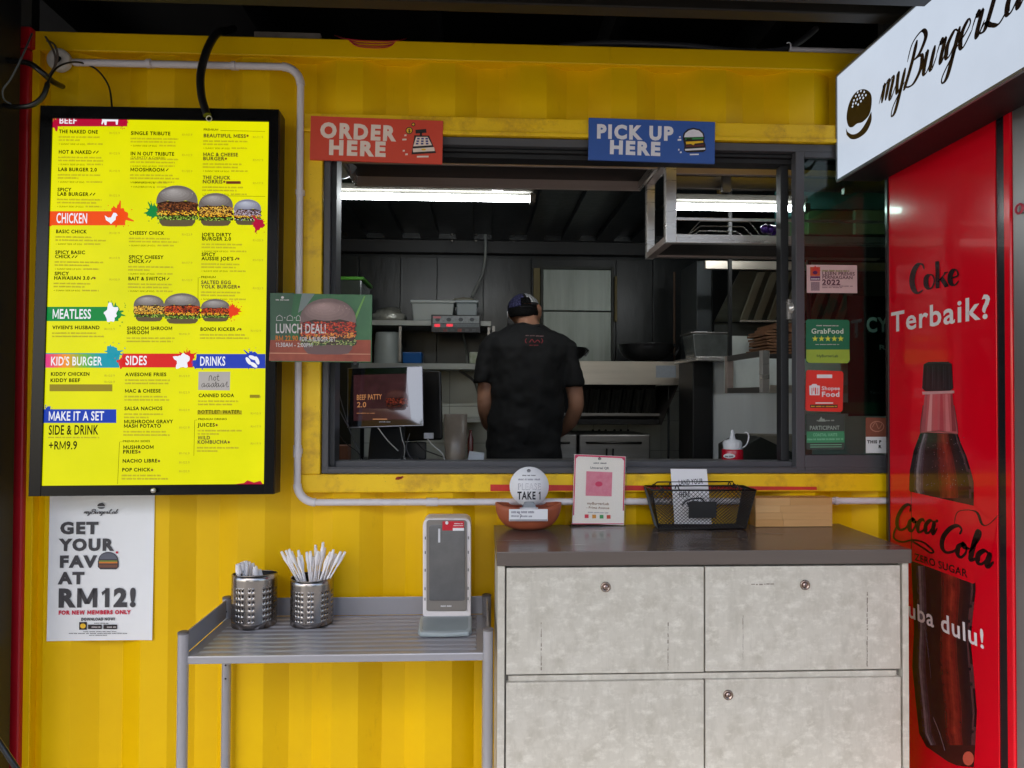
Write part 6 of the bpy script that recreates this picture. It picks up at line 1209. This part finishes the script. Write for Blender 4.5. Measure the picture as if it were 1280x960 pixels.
# lower box frame
lf2 = thing('box_shelf', P(950, 494, 2.75), 'small stainless open box frame hanging inside the right of the window', 'rack')
Yf, Yb = 2.62, 3.0; x1 = P(957.5, 460, Yf).x
m = MB(); m.pbox((953, 438), (962, 491), Yf, .03); part('front_post', m, ss, lf2, .001); zt_, zb0 = P(957, 438, Yf).z, P(957, 491, Yf).z; xp = P(953, 460, Yf).x; xq = P(962, 460, Yf).x
m = MB(); m.box(xp, xq, Yb, Yb+.03, zb0, zt_); part('rear_post', m, ssw, lf2, .001)
dks = mat('dark_rail', (84, 80, 78), .35, .6); m = MB(); m.box(xp, xp+.02, Yf+.0305, Yb-.0005, zt_-.022, zt_); part('side_rail', m, dks, lf2, .001); m = MB(); m.box(xp, xp+.02, Yf+.0305, Yb-.0005, zb0, zb0+.022); part('side_rail', m, dks, lf2, .001)
m = MB(); m.box(xq+.0003, P(1120, 460, Yf).x, Yf+.001, Yf+.02, zb0, zb0+.012); m.box(xq+.0003, P(1120, 460, Yf).x, Yf+.001, Yf+.02, zb0+.0125, zb0+.03, ssb); part('front_rail', m, dks, lf2, .001); m = MB(); m.box(xq+.0003, P(1120, 460, Yf).x, Yf+.001, Yf+.02, zt_-.03, zt_-.012); part('front_rail', m, dks, lf2, .001)
m = MB(); m.box(xp, P(1120, 460, Yf).x, Yb+.0301, Yb+.034, zb0, zt_); part('back_plate', m, mat('bright_sheet', (220, 226, 222), .4, .2), lf2)
m = MB(); m.box(xq+.0003, P(1120, 460, Yf).x, Yf+.03, Yb, zb0+.001, zb0+.004); part('shelf_plate', m, ssd, lf2)
for x in (xp+.02, P(1060, 460, 2.7).x): m = MB(); m.box(x, x+.015, Yb+.036, Yb+.05, zt_-.05, CZ-.03); part('hanger', m, mat('hanger_black', (20, 20, 20), .5), lf2)
# things by the sill at the right
m = MB(); a = P(932, 545, 2.75); b = P(1010, 545, 2.75); zc = zb[0] if False else OZ0
m.prism([(a.x, 2.6, P(932, 546, 2.6).z+.0), (P(1010, 575, 2.6).x, 2.6, P(1010, 575, 2.6).z), (P(1010, 600, 2.6).x, 2.6, P(1010, 600, 2.6).z), (P(926, 600, 2.6).x, 2.6, P(926, 600, 2.6).z), (P(926, 560, 2.6).x, 2.6, P(926, 560, 2.6).z)], (0, .25, 0)); single('sloped_bin', m, mat('bin_dark', (40, 42, 38), .45, .3, var=.2), 'dark sloping steel bin below the box shelf at the right', 'bin', bev=.002)
m = MB(); m.prism([P(935, 544, 2.95), P(1015, 545, 2.95), P(1015, 572, 2.95), P(985, 562, 2.95)], (0, .15, 0)); single('beige_tray', m, mat('tray_beige', (150, 140, 124), .5, .4), 'beige tray edge sloping behind the sauce bottle', 'tray')
wsz = P(915, 583, 2.42).z
wk = thing('work_surface', P(700, 585, 2.5), 'steel work surface inside the container just behind the serving sill', 'counter'); m = MB(); m.box(OX0+.03, XR-.1, D+.1, 2.72, wsz-.03, wsz); part('counter_top', m, ssd, wk, .002); m = MB(); m.box(OX0+.05, XR-.12, D+.12, 2.7, FZ, wsz-.0305); part('counter_front', m, mat('dark_steel', (0,0,0)), wk)
sb = thing('sauce_bottle', (P(915, 577, 2.42).x, 2.42, wsz), 'red squeeze sauce bottle with a white cap standing at the sill', 'bottle'); q = P(915.5, 570, 2.42); r = 13.3*2.42/880; hB = (583-561)*2.42/880
m = MB(); m.lathe([(r*.95, .0005), (r, .004), (r, hB-.006), (r*.93, hB)], (q.x, 2.42, wsz), seg=32); part('bottle_body', m, mat('ketchup_red', (178, 16, 40), .25, var=.05, coat=.3), sb)
m = MB(); m.lathe([(r*.86, hB+.0005), (r*.9, hB+.022), (r*.75, hB+.03), (.011, hB+.034), (.007, hB+.05), (.0035, hB+.066), (0, hB+.067)], (q.x, 2.42, wsz), seg=28); part('cap', m, mat('cap_white', (206, 208, 212), .3), sb)
fr = quad((904, 567), (919, 567), (919, 573), (904, 573), 2.42-r-.0008); p = Print(fr, 0); p.poly([(fr.w/2*math.cos(k)*1.0, fr.h/2*math.sin(k)) for k in [i*.314 for i in range(20)]], paper, False); p.up(.0004); p.text('SAUCE', 906, 571.8, 917, None, 2.6, DG, 'b') if False else p.grey(906, 571.6, 917.5, 571.6, DG, 2.4); p.build('bottle_label', sb)
m = MB(); m.tube([P(927, 560, 2.45), P(933, 556, 2.45), P(936, 546, 2.45), P(934, 541, 2.45), P(931, 541, 2.46)], .0026, None, 8, sub=4); single('white_hook', m, white, 'bent white plastic hook beside the sauce bottle', 'hook')
# ---------------- left: shelves, boxes, tills
ws = thing('wall_shelf', P(540, 404, 4.2), 'upper wall shelf with white tubs at the left of the kitchen', 'shelf'); Ys = 4.12; zs1 = P(540, 400.5, Ys).z
m = MB(); m.pbox((440, 400.5), (614, 407), Ys, IY-Ys-.03); part('shelf_board', m, mat('shelf_grey', (150, 152, 148), .4, .3), ws, .002)
for px in (611, 617, 500): m = MB(); m.pbox((px-1.6, 407.5), (px+1.6, 430 if px > 600 else 452), Ys+.02, .01); part('bracket', m, ssd, ws)
w2 = thing('lower_shelf', P(530, 458, 4.2), 'lower wall shelf with a pale bucket and blue box at the left', 'shelf'); zs2 = P(530, 454, Ys).z
m = MB(); m.pbox((440, 454), (602, 461.5), Ys, IY-Ys-.03); part('shelf_board', m, mat('shelf_grey', (0,0,0)), w2, .002)
m = MB(); m.tube([P(574, 463, Ys+.05), P(592, 476, Ys+.1), P(598, 492, Ys+.25)], .008, None, 8, sub=4); part('bracket', m, ssd, w2)
def tub(a, b, Y, dep, mm, label, lid=True, nm='plastic_tub', zb_s=None, lm=None):
    xa, xb = P(a[0], (a[1]+b[1])/2, Y).x, P(b[0], (a[1]+b[1])/2, Y).x; z1 = P((a[0]+b[0])/2, a[1], Y).z; z0 = zb_s+.0005; root = thing(nm, ((xa+xb)/2, Y, z0), label, 'box'); t_ = (xb-xa)*.05
    m = MB(); lh = .018 if lid else 0; m.hexa([(xa+t_, Y+.01, z0), (xb-t_, Y+.01, z0), (xb-t_, Y+dep, z0), (xa+t_, Y+dep, z0), (xa+.003, Y, z1-lh), (xb-.003, Y, z1-lh), (xb-.003, Y+dep, z1-lh), (xa+.003, Y+dep, z1-lh)]); part('tub_body', m, mm, root, .006)
    if lid: m = MB(); m.box(xa-.005, xb+.005, Y-.006, Y+dep+.004, z1-lh+.0004, z1); part('lid', m, lm or mm, root, .005)
    return root
tw = mat('tub_white', (176, 182, 180), .35, var=.05)
tub((514, 375), (568, 400), 4.14, .2, tw, 'white lidded plastic tub, left of two on the upper shelf', zb_s=zs1); tub((570, 375), (597, 400), 4.15, .2, mat('tub_grey', (150, 160, 164), .3, var=.06), 'greyish lidded plastic tub with cloth on it, right on the upper shelf', zb_s=zs1)
def lump(c_, sx, sy, sz, mm, nm, label, cat, seed=1, n=14):
    bm_ = bmesh.new(); bmesh.ops.create_icosphere(bm_, subdivisions=3, radius=1); rr = random.Random(seed); ph = [rr.uniform(0, 6) for _ in range(6)]; m = MB()
    for v in bm_.verts:
        k = 1+.10*math.sin(7*v.co.x+ph[0])*math.cos(6*v.co.y+ph[1])+.08*math.sin(11*v.co.z+ph[2]+4*v.co.x)+rr.uniform(-.03, .03); v.co *= k
        if v.co.z < -.3: v.co.z = -.3
    vs = [(c_[0]+v.co.x*sx, c_[1]+v.co.y*sy, c_[2]+(v.co.z+.3)*sz) for v in bm_.verts]; fs = [[v.index for v in f.verts] for f in bm_.faces]; m.add(vs, fs, None, True); bm_.free(); return single(nm, m, mm, label, cat)
q = P(486, 400, 4.25); lump((q.x, 4.25, zs1+.001), .105, .09, .068, mat('cling_wrap', (150, 150, 140), .15, .2, var=.4, vs=18, bump=.4, bs=40), 'wrapped_bundle', 'bundle wrapped in clear plastic on the upper shelf', 'bundle', 3)
q = P(580, 375, 4.25); lump((q.x, 4.25, P(580, 375, 4.15).z+.001), .07, .06, .02, mat('cloth_beige', (150, 146, 130), .8, var=.2, vs=20), 'folded_cloth', 'crumpled beige cloth lying on the greyish tub', 'cloth', 5)
q = P(484, 455, 4.2); rb = 17.5*4.2/880; m = MB(); m.lathe([(rb, .0006), (rb*.98, .1), (rb*.9, (455-416)*4.2/880-.01), (rb*.85, (455-416)*4.2/880), (0, (455-416)*4.2/880)], (q.x, 4.24, zs2), seg=32); single('bucket', m, mat('bucket_grey', (160, 166, 162), .4, var=.05), 'pale grey upturned bucket on the lower shelf', 'bucket')
tub((502, 440), (528, 454), 4.15, .12, mat('blue_box', (20, 90, 160), .35, var=.1), 'small bright blue box beside the bucket', False, 'blue_box', zs2); tub((586, 440), (603, 456), 4.13, .08, mat('green_white', (150, 160, 120), .5, var=.5, vs=30, c2=(196, 200, 190)), 'green and white carton on the right end of the lower shelf', False, 'carton', zs2)
bx = thing('storage_box', P(437, 375, 3.6), 'clear storage box with green lid standing in the far left corner', 'box'); m = MB(); m.pbox((415, 349), (452, 400), 3.9, .3); part('box_body', m, mat('clear_grey', (64, 74, 72), .15, var=.2), bx, .008); m = MB(); m.pbox((413, 345.5), (455, 349.5), 3.89, .32); part('lid', m, mat('lime_lid', (90, 170, 50), .4), bx, .004)
m = MB(); m.pbox((413, 400.5), (439, 640), 3.9, .3); single('dark_locker', m, slate, 'dark tall cabinet under the green lidded box', 'cabinet', bev=.004)
# timer panel
tp = thing('timer_panel', P(570, 416, 4.05), 'silver timer panel with red digits on the shelf edge', 'timer'); fr = quad((539, 393), (600.5, 394), (600.5, 416), (539, 415.5), 4.06); board(tp, fr, mat('timer_body', (44, 44, 48), .3, .4), .05, .003, 'body')
p = Print(fr); sl_ = ink('timer_silver', (150, 156, 160), .3, c2=(110, 116, 120), vs=50); p.rect(541, 395, 599, 404, sl_); p.up(); LR = mat('led_red', (255, 50, 70), .4, var=0, emit=LIT*.9)
for x, t in ((543, '88'), (557, '8'), (572, '8'), (586, '8')): p.disc(x+4, 399.5, 3, 2.4, ink('dial', (70, 74, 80)), 12)
p.rect(541, 404.6, 599, 409, ink('timer_band', (110, 116, 120), var=.3, vs=80)); p.up(); p.rect(543, 405, 550, 408.6, LR); p.rect(558, 405, 566, 408.2, LR); p.rect(541.5, 395.5, 551, 398, ink('pink_led', (210, 120, 130)))
for k in range(6): p.rect(545+k*9, 411, 550+k*9, 414.6, ink('btn%d' % k, ((70, 60, 60), (120, 60, 60), (70, 70, 74), (150, 70, 60), (80, 80, 84), (76, 80, 84))[k]))
p.build('panel_print', tp)
gc = MB(); gc.tube([P(606.5, 290, 4.4), P(606.8, 316, 4.4), P(603.5, 340, 4.4), P(597, 356, 4.38), P(590, 371, 4.36)], .0095, None, 10, sub=5); single('grey_conduit', gc, mat('conduit_grey', (130, 134, 130), .45), 'curved grey conduit hanging down the dark back wall to the tubs', 'pipe')
m = MB(); m.tube([P(579, 417, 4.3), P(583, 440, 4.35), P(584, 454, 4.36)], .006, None, 8); single('shelf_cable', m, mat('conduit_grey', (0,0,0)), 'short grey pipe between the two wall shelves', 'pipe')
m = MB(); m.pbox((548, 523), (603, 528), 4.1, .35); single('tile_ledge', m, mat('ledge_white', (180, 182, 176), .4), 'narrow white ledge on the tiles left of the cook', 'ledge', bev=.002)
# till with touch screen
pt_ = thing('till_terminal', P(485, 577, 2.5), 'black touch screen till showing a BEEF PATTY 2.0 picture', 'till'); fr = quad((434.5, 460.5), (528, 457.5), (529, 532), (434.5, 534.5), 2.485, 2.45)
board(pt_, fr, mat('till_black', (20, 20, 21), .3), .03, .004, 'screen_housing'); b = MB(fr.M()); a_, b_ = fr.w/2, fr.h/2
for (u0, u1, v0, v1) in ((-a_, a_, b_-.0018, b_), (-a_, a_, -b_, -b_+.0018), (-a_, -a_+.0018, -b_+.0019, b_-.0019), (a_-.0018, a_, -b_+.0019, b_-.0019)): b.box(u0, u1, v0, v1, .0003, .0022)
part('silver_rim', b, mat('rim_silver', (140, 140, 144), .3, .8), pt_); b = MB(fr.M()); b.box(-a_+.002, a_-.002, -b_+.002, b_-.002, .0001, .0006); part('glass_front', b, mat('till_glass', (14, 12, 14), .03, var=0, coat=1, spec=1), pt_)
p = Print(fr, .0009)
p.poly([(442, 469), (508, 467), (514, 524), (442, 526)], mat('lit_till', (62, 34, 38), .05, var=.3, vs=20, emit=LIT*.7, coat=1)); p.up(.0003)
OG = mat('till_orange', (206, 140, 90), .1, var=0, emit=LIT*.6); p.text('BEEF PATTY', 446, 500, 477, 499, 6.4, OG, 'b'); p.text('2.0', 446.5, 509, 457.5, 509, 6.4, OG, 'b'); p.grey(446, 517, 468, 517, OG, 1); p.rect(466, 523.4, 484, 524.6, OG)
kk = {k: mat('till_'+k, v, .1, var=.2, vs=90, emit=LIT*.5) for k, v in dict(bun=(84, 50, 48), bunhi=(100, 64, 60), bun2=(60, 30, 30), dark=(40, 20, 20), patty=(140, 50, 40), patty2=(110, 36, 36), patty3=(170, 80, 50), cheese=(150, 60, 40), cheese2=(120, 60, 50), leaf=(120, 50, 40), leaf2=(90, 50, 40), leaf3=(60, 40, 30)).items()}
burger(p, 496, 500, 28, 26, kk, 21); p.build('screen_print', pt_)
m = MB(); q0, q1 = P(464, 534, 2.5), P(506, 534, 2.5); z1 = P(485, 530, 2.5).z; m.hexa([(q0.x, 2.42, wsz+.02), (q1.x, 2.42, wsz+.02), (q1.x, 2.5, wsz+.02), (q0.x, 2.5, wsz+.02), (q0.x, 2.49, z1), (q1.x, 2.49, z1), (q1.x, 2.54, z1), (q0.x, 2.54, z1)]); part('stand', m, mat('till_black', (0,0,0)), pt_, .006)
m = MB(); m.box(P(446, 560, 2.45).x, P(520, 560, 2.45).x, 2.34, 2.58, wsz+.0008, wsz+.02); part('base', m, mat('till_black', (0,0,0)), pt_, .008)
lf_ = quad((468, 520), (500, 520), (500, 560), (468, 560), 2.447); p = Print(lf_, 0); p.grey(474, 528, 488, 528, paper, 1.4); p.build('maker_mark', pt_)
rt_ = thing('rear_monitor', P(530, 577, 2.75), 'black monitor turned away behind the till terminal', 'monitor'); m = MB(); m.hexa([P(482, 553, 2.72), P(553, 550, 2.66), P(553, 550, 2.66)+Vector((0, .05, 0)), P(482, 553, 2.72)+Vector((0, .05, 0)), P(482, 462, 2.72), P(551, 464, 2.66), P(551, 464, 2.66)+Vector((0, .05, 0)), P(482, 462, 2.72)+Vector((0, .05, 0))]); part('monitor_back', m, mat('monitor_black', (18, 18, 19), .4), rt_, .008)
m = MB(); q = P(520, 575, 2.7); m.box(q.x-.04, q.x+.04, 2.67, 2.7, wsz+.001, P(520, 552, 2.7).z); part('monitor_foot', m, mat('monitor_black', (0,0,0)), rt_, .004)
m = MB(); q = P(536, 545, 2.65); m.box(q.x-.018, q.x+.018, 2.64, 2.655, q.z-.01, q.z+.012); part('plug', m, white, rt_, .002)
lc = thing('cable_bundle', P(450, 576, 2.4), 'loose thin cables hanging behind and below the till', 'cables')
for pts, r, cc in ((((418, 500), (428, 520), (438, 540), (452, 578)), .0016, 'g'), (((418, 535), (430, 552), (448, 566), (456, 579)), .0016, 'b'), (((420, 470), (426, 500), (440, 545), (450, 562)), .0014, 'g'), (((472, 534), (484, 550), (498, 564), (510, 578)), .0018, 'w'), (((500, 534), (503, 550), (506, 560), (504, 578)), .0016, 'w'), (((512, 542), (508, 558), (512, 570), (520, 578)), .0016, 'g'), (((534, 548), (540, 556), (552, 566), (557, 578)), .0022, 'w'), (((520, 552), (530, 562), (545, 568), (556, 572)), .002, 'b')):
    m = MB(); m.tube([P(x, y, 2.40+.02*k) for k, (x, y) in enumerate(pts)], r, None, 6, sub=4); part('cable', m, {'g': mat('cab_grey', (90, 90, 94), .5), 'b': blk, 'w': mat('cab_white', (180, 180, 176), .5)}[cc], lc)
jg = thing('measuring_jug', (P(569, 577, 2.6).x, 2.6, wsz), 'cloudy plastic jug standing behind the sill left of the cook', 'jug'); q = P(569, 555, 2.6); r = 15*2.6/880; h = (590-531)*2.6/880; m = MB(); m.lathe([(r*.82, .001), (r, h), (r-.003, h), (r*.79, .004), (0, .004)], (q.x, 2.6, wsz), seg=28); part('jug_body', m, mat('cloudy', (120, 110, 98), .3, var=.2, vs=12), jg); m = MB(); q = P(588, 560, 2.6); m.lathe([(.011, 0), (.011, .08), (.006, .1), (.006, .115), (0, .116)], (q.x, 2.62, wsz), seg=16); single('sauce_flask', m, mat('brown_sauce', (80, 30, 24), .25, var=.1), 'narrow dark brown bottle beside the plastic jug', 'bottle')
m = MB(); a = P(585, 563, 2.55); b = P(605, 573, 2.55); m.hexa([(a.x, 2.5, b.z), (b.x, 2.5, b.z-.004), (b.x, 2.53, b.z-.004), (a.x, 2.53, b.z), (a.x+.006, 2.5, a.z), (b.x, 2.5, a.z-.006), (b.x, 2.53, a.z-.006), (a.x+.006, 2.53, a.z)]); single('paper_slip', m, mat('slip', (160, 166, 172), .6), 'folded white paper slip beside the brown bottle', 'paper')
m = MB(); q = P(424, 562, 2.5); m.box(q.x-.03, q.x+.03, 2.5, 2.56, wsz+.001, q.z+.014); single('brown_carton', m, mat('carton_brown', (110, 66, 44), .7), 'small brown carton in the bottom left corner of the window', 'carton', bev=.002)
# ================================================================== the cook, seen from behind
YP = 3.46; k_ = YP/880
pr = thing('person', (P(660, 577, YP).x, YP, FZ), 'cook in black T-shirt and dark cap with his back turned, working inside the container', 'person')
def B(px, py, dy=0): return P(px, py, YP+dy)
bm_ = bpy.data.meshes.new('body'); V = []; E = []; R = []
def node(p, r, par=None):
    V.append(Vector(p)); R.append(r if isinstance(r, tuple) else (r, r))
    if par is not None: E.append((par, len(V)-1))
    return len(V)-1
pel = node(B(658, 585, .01), (.12, .085)); bel = node(B(658, 545, .01), (.11, .075), pel); che = node(B(659, 470, .01), (.12, .085), bel); up_ = node(B(660, 434, .01), (.11, .08), che)
nk = node(B(661, 408, .03), .055, up_); nk2 = node(B(659, 400, .06), .053, nk); h1 = node(B(656, 393, .095), (.070, .085), nk2); h2 = node(B(655, 385, .11), (.072, .088), h1); h3 = node(B(654, 377, .115), (.050, .06), h2)
nose = node(B(652, 398, .205), .012, h1)
for sx_ in (-1, 1): node(h1 and V[h1]+Vector((sx_*.083, -.005, .01)), .014, h1)
def hand(w_, el, sx_):
    d = (V[w_]-V[el]).normalized(); pm = node(V[w_]+d*.05, (.030, .018), w_); side = Vector((1, 0, 0))
    for i, o in enumerate((-.024, -.008, .008, .024)):
        L_ = (.06, .075, .07, .055)[i]; a = node(V[pm]+d*.04+side*o, .0085, pm); b = node(V[a]+d*L_*.5+Vector((0, 0, -.012)), .0078, a); node(V[b]+d*L_*.4+Vector((0, 0, -.024)), .0068, b)
    t = node(V[pm]+side*-sx_*.035+Vector((0, 0, -.004)), .0095, pm); node(V[t]+d*.035+side*-sx_*.008+Vector((0, 0, -.014)), .008, t)
sl = node(B(626, 434, .02), .05, up_); sl2 = node(B(611, 440, .02), .052, sl); el = node(B(605.5, 508, .0), .041, sl2); fl = node(B(610, 530, .10), .036, el); wl = node(B(628, 545, .27), .026, fl); hand(wl, fl, -1)
sr_ = node(B(696, 436, .02), .05, up_); sr2 = node(B(710, 442, .02), .052, sr_); er = node(B(721.5, 507, .0), .042, sr2); fr_ = node(B(712, 529, .08), .038, er); wr = node(B(694, 545, .25), .027, fr_); hand(wr, fr_, 1)
for s_ in (-1, 1):
    hp = node(V[pel]+Vector((s_*.09, 0, -.09)), .09, pel); kn = node(Vector((V[hp].x+s_*.01, YP+.01, FZ+.50)), .058, hp); an = node(Vector((V[kn].x, YP, FZ+.09)), .038, kn); ft = node(Vector((V[kn].x+s_*.02, YP+.14, FZ+.04)), .035, an)
root_i = pel
bm_.from_pydata([tuple(v-Vector(pr.location)) for v in V], E, []); body = bpy.data.objects.new('body', bm_); COL.objects.link(body)
body.parent = pr; sk_ = body.modifiers.new('skin', 'SKIN'); 
for i, (a, b) in enumerate(R): bm_.skin_vertices[0].data[i].radius = (a, b)
bm_.skin_vertices[0].data[0].use_root = True
sk_.use_smooth_shade = True; sub_ = body.modifiers.new('sub', 'SUBSURF'); sub_.levels = sub_.render_levels = 2
skin_m = mat('skin', (166, 120, 96), .55, var=.1, vs=20, sss=.08); bm_.materials.append(skin_m); WORLD[body.name] = WORLD[pr.name].copy()
def loft(rings, mm, name, vox=.009, seg=24, label=None, disp=0):
    """rings: list of chains; each chain a list of (centre, rx, ry) with ring planes normal to the chain"""
    m = MB()
    for ch in rings:
        vs = []; 
        for c_, rx, ry, ax in ch:
            c_ = Vector(c_); n = Vector(ax).normalized(); u = Vector((1, 0, 0)); u = (u-n*u.dot(n)).normalized(); v_ = n.cross(u)
            vs += [c_+u*rx*math.copysign(abs(math.cos(t))**.85, math.cos(t))+v_*ry*math.copysign(abs(math.sin(t))**.85, math.sin(t)) for t in [2*math.pi*k/seg for k in range(seg)]]
        fs = [(i*seg+k, i*seg+(k+1) % seg, (i+1)*seg+(k+1) % seg, (i+1)*seg+k) for i in range(len(ch)-1) for k in range(seg)]+[tuple(range(seg))[::-1], tuple((len(ch)-1)*seg+k for k in range(seg))]
        m.add(vs, fs, None, True)
    o = part(name, m, mm, pr, 0, label); rm = o.modifiers.new('fuse', 'REMESH'); rm.mode = 'VOXEL'; rm.voxel_size = vox; rm.use_smooth_shade = True
    s_ = o.modifiers.new('smooth', 'SMOOTH'); s_.factor = .5; s_.iterations = 6
    if disp: tx = bpy.data.textures.new(name, 'CLOUDS'); tx.noise_scale = .11; d_ = o.modifiers.new('folds', 'DISPLACE'); d_.texture = tx; d_.strength = disp; d_.mid_level = .5
    return o
def ring(py, xl, xr, ry, dy=0, ax=(0, 0, 1)): a, b = B(xl, py), B(xr, py); return ((a.x+b.x)/2, YP+dy, P((xl+xr)/2, py, YP).z), (b.x-a.x)/2, ry, ax
Z = (0, 0, 1)
torso = [ring(576, 606, 703, .125), ring(561, 606.5, 702.5, .128), ring(540, 609, 702.5, .13), ring(500, 612, 703.5, .135), ring(465, 614, 706, .14), ring(447, 612, 709, .14), ring(434, 607, 714, .132, .005), ring(426, 608.5, 711.5, .118, .01), ring(418, 617, 703, .10, .018), ring(412.5, 628, 692, .088, .028), ring(408, 637, 685, .076, .036), ring(405, 645, 677, .066, .042)]
def chain(pts): 
    out = []; ps = [Vector(p[0]) for p in pts]
    for i, (p_, rx, ry) in enumerate(pts): out.append((p_, rx, ry, ps[min(i+1, len(ps)-1)]-ps[max(i-1, 0)]))
    return out
sleeveL = chain([(B(628, 428, .01), .065, .07), (B(614, 440, .01), .064, .075), (B(608, 456, .005), .052, .07), (B(605, 475, 0), .047, .064), (B(604.5, 479, 0), .047, .064)])
sleeveR = chain([(B(692, 430, .01), .065, .07), (B(707, 441, .01), .064, .075), (B(713.5, 457, .005), .053, .07), (B(716.8, 478, 0), .050, .064), (B(717.2, 483, 0), .050, .064)])
shirt_m = mat('black_cotton', (11, 11, 13), .85, var=.15, vs=12, bump=.1, bs=300)
loft([torso, sleeveL, sleeveR], shirt_m, 'tshirt', .009, 28, None, .034)
hipz = B(658, 600).z; cx0 = B(655, 590).x
hips = [((cx0, YP, B(655, 573).z), .176, .118, Z), ((cx0, YP, B(655, 590).z), .178, .12, Z), ((cx0, YP, hipz-.08), .18, .12, Z), ((cx0, YP, hipz-.14), .165, .11, Z)]
legs = [[((cx0+s_*.09, YP, hipz-.08), .095, .105, Z), ((cx0+s_*.10, YP+.01, FZ+.5), .075, .085, Z), ((cx0+s_*.105, YP, FZ+.06), .065, .075, Z)] for s_ in (-1, 1)]
loft([hips]+legs, mat('blue_jeans', (44, 50, 66), .8, var=.25, vs=25), 'jeans', .012)
for s_ in (-1, 1):
    m = MB(); x = cx0+s_*.11; n = 12; pts = [(x+.045*math.cos(t)*1, YP+.05+.14*math.sin(t)) for t in [2*math.pi*k/n for k in range(n)]]; m.prism([(a, b, FZ+.001) for a, b in pts], (0, 0, .07)); part('shoe', m, blackp, pr, .02)
# hair and cap
hc_ = B(654.5, 386, .105)
def dome(c_, rx, ry, rz, z0, mf, tilt, name, n=28, nv=8, skip=None, th=.002):
    m = MB(); q = Matrix.Rotation(tilt, 3, 'X') @ Matrix.Rotation(math.radians(-6), 3, 'Y'); vs = []; 
    for j in range(nv+1):
        ph = (math.pi/2-z0)*j/nv+z0
        for i in range(n): g = 2*math.pi*i/n; vs.append(Vector(c_)+q @ Vector((rx*math.cos(g)*math.cos(ph), ry*math.sin(g)*math.cos(ph), rz*math.sin(ph))))
    for j in range(nv):
        for i in range(n):
            g = math.degrees(2*math.pi*(i+.5)/n)
            if skip and skip(g, j): continue
            k = (j*n+i, j*n+(i+1) % n, (j+1)*n+(i+1) % n, (j+1)*n+i); m.add([vs[t] for t in k], [(0, 1, 2, 3)], mf(g, j), True)
    o = part(name, m, None, pr); sd_ = o.modifiers.new('t', 'SOLIDIFY'); sd_.thickness = th; return o
hair = mat('black_hair', (7, 6, 6), .8, var=.3, vs=60, bump=.5, bs=200, spec=.2); navy = mat('cap_navy', (44, 44, 82), .75, var=.1, vs=40); capw = mat('cap_cream', (176, 176, 178), .7, var=.1, vs=40); capb = mat('cap_black', (22, 22, 24), .75)
m = MB(); n = 24; vs = []; rings_ = [(.078, .092, .012, 0), (.078, .093, -.008, -.004), (.0765, .09, -.022, -.010), (.071, .084, -.036, -.018), (.063, .074, -.048, -.026)]
for rx, ry, dz, dy in rings_:
    vs += [Vector(hc_)+Vector((rx*math.cos(t), ry*math.sin(t)+dy, dz+.004*math.sin(9*t)*(dz < -.05))) for t in [math.radians(168+204*k/(n-1)) for k in range(n)]]
m.add(vs, [(i*n+k, i*n+k+1, (i+1)*n+k+1, (i+1)*n+k) for i in range(len(rings_)-1) for k in range(n-1)], None, True); part('hair', m, hair, pr).modifiers.new('t', 'SOLIDIFY').thickness = .004
m = MB(); c_ = Vector(hc_); m.add([c_+Vector((-.074-.006*math.sin(a)*0, .03+.05*math.cos(a)*1, -.075+.035*math.sin(a))) for a in [k*.6283 for k in range(10)]], [tuple(range(10))]); part('face_mask', m, blackp, pr).modifiers.new('t', 'SOLIDIFY').thickness = .006
def capmat(g, j):
    if 282 < g < 352: return capw if j > 0 else capb
    return navy if g < 276 or g >= 352 else capb
dome(Vector(hc_)+Vector((0, .0, -.004)), .083, .101, .080, 0, capmat, math.radians(-6), 'cap', skip=lambda g, j: 254 < g < 300 and j < (3 if 262 < g < 292 else 2))
dome(Vector(hc_)+Vector((0, .0, -.006)), .077, .095, .07, 0, lambda g, j: hair, math.radians(-14), 'hair_crown')
m = MB(); c_ = Vector(hc_); m.tube([c_+Vector((.081*math.cos(t), .101*math.sin(t)-.0, -.002)) for t in [math.radians(d_) for d_ in range(252, 302, 6)]], .0032, None, 8); part('cap_strap', m, capb, pr)
m = MB(); m.prism([c_+Vector((.075*math.cos(t), .09+.085*math.sin(t), .004-.04*math.sin(t))) for t in [math.pi*k/10 for k in range(11)]], (0, 0, .004)); part('cap_brim', m, navy, pr)
m = MB(); m.tube([c_+Vector((-.078, .02, -.05)), c_+Vector((-.083, -.004, -.02)), c_+Vector((-.076, .012, -.01))], .0016, white, 6, sub=3); part('mask_loop', m, white, pr)
m = MB(); m.tube([B(647, 407, -.04), B(654, 409, -.045), B(661, 409.5, -.048), B(668, 409, -.045), B(675, 407, -.04)], .004, None, 8, sub=4); part('collar', m, shirt_m, pr)
# small print on the shirt back
fr = Frame(B(668, 425, -.155), Vector((1, 0, 0)), Vector((0, .35, 1))); p = Print(fr, .0); RP = ink('shirt_print', (150, 44, 50), .8)
p.grey(657, 420, 679, 421, ink('shirt_grey', (130, 100, 100), .8), 1.5); p.line([(658, 423), (656.5, 426), (658, 429)], .7, RP); p.line([(677, 423), (678.5, 426), (677, 429)], .7, RP); p.line([(662, 428), (665, 424), (668, 428), (672, 425), (675, 428)], .8, RP, 3); p.grey(662, 432, 673, 432, RP, 1.2)
p.build('shirt_print', pr)
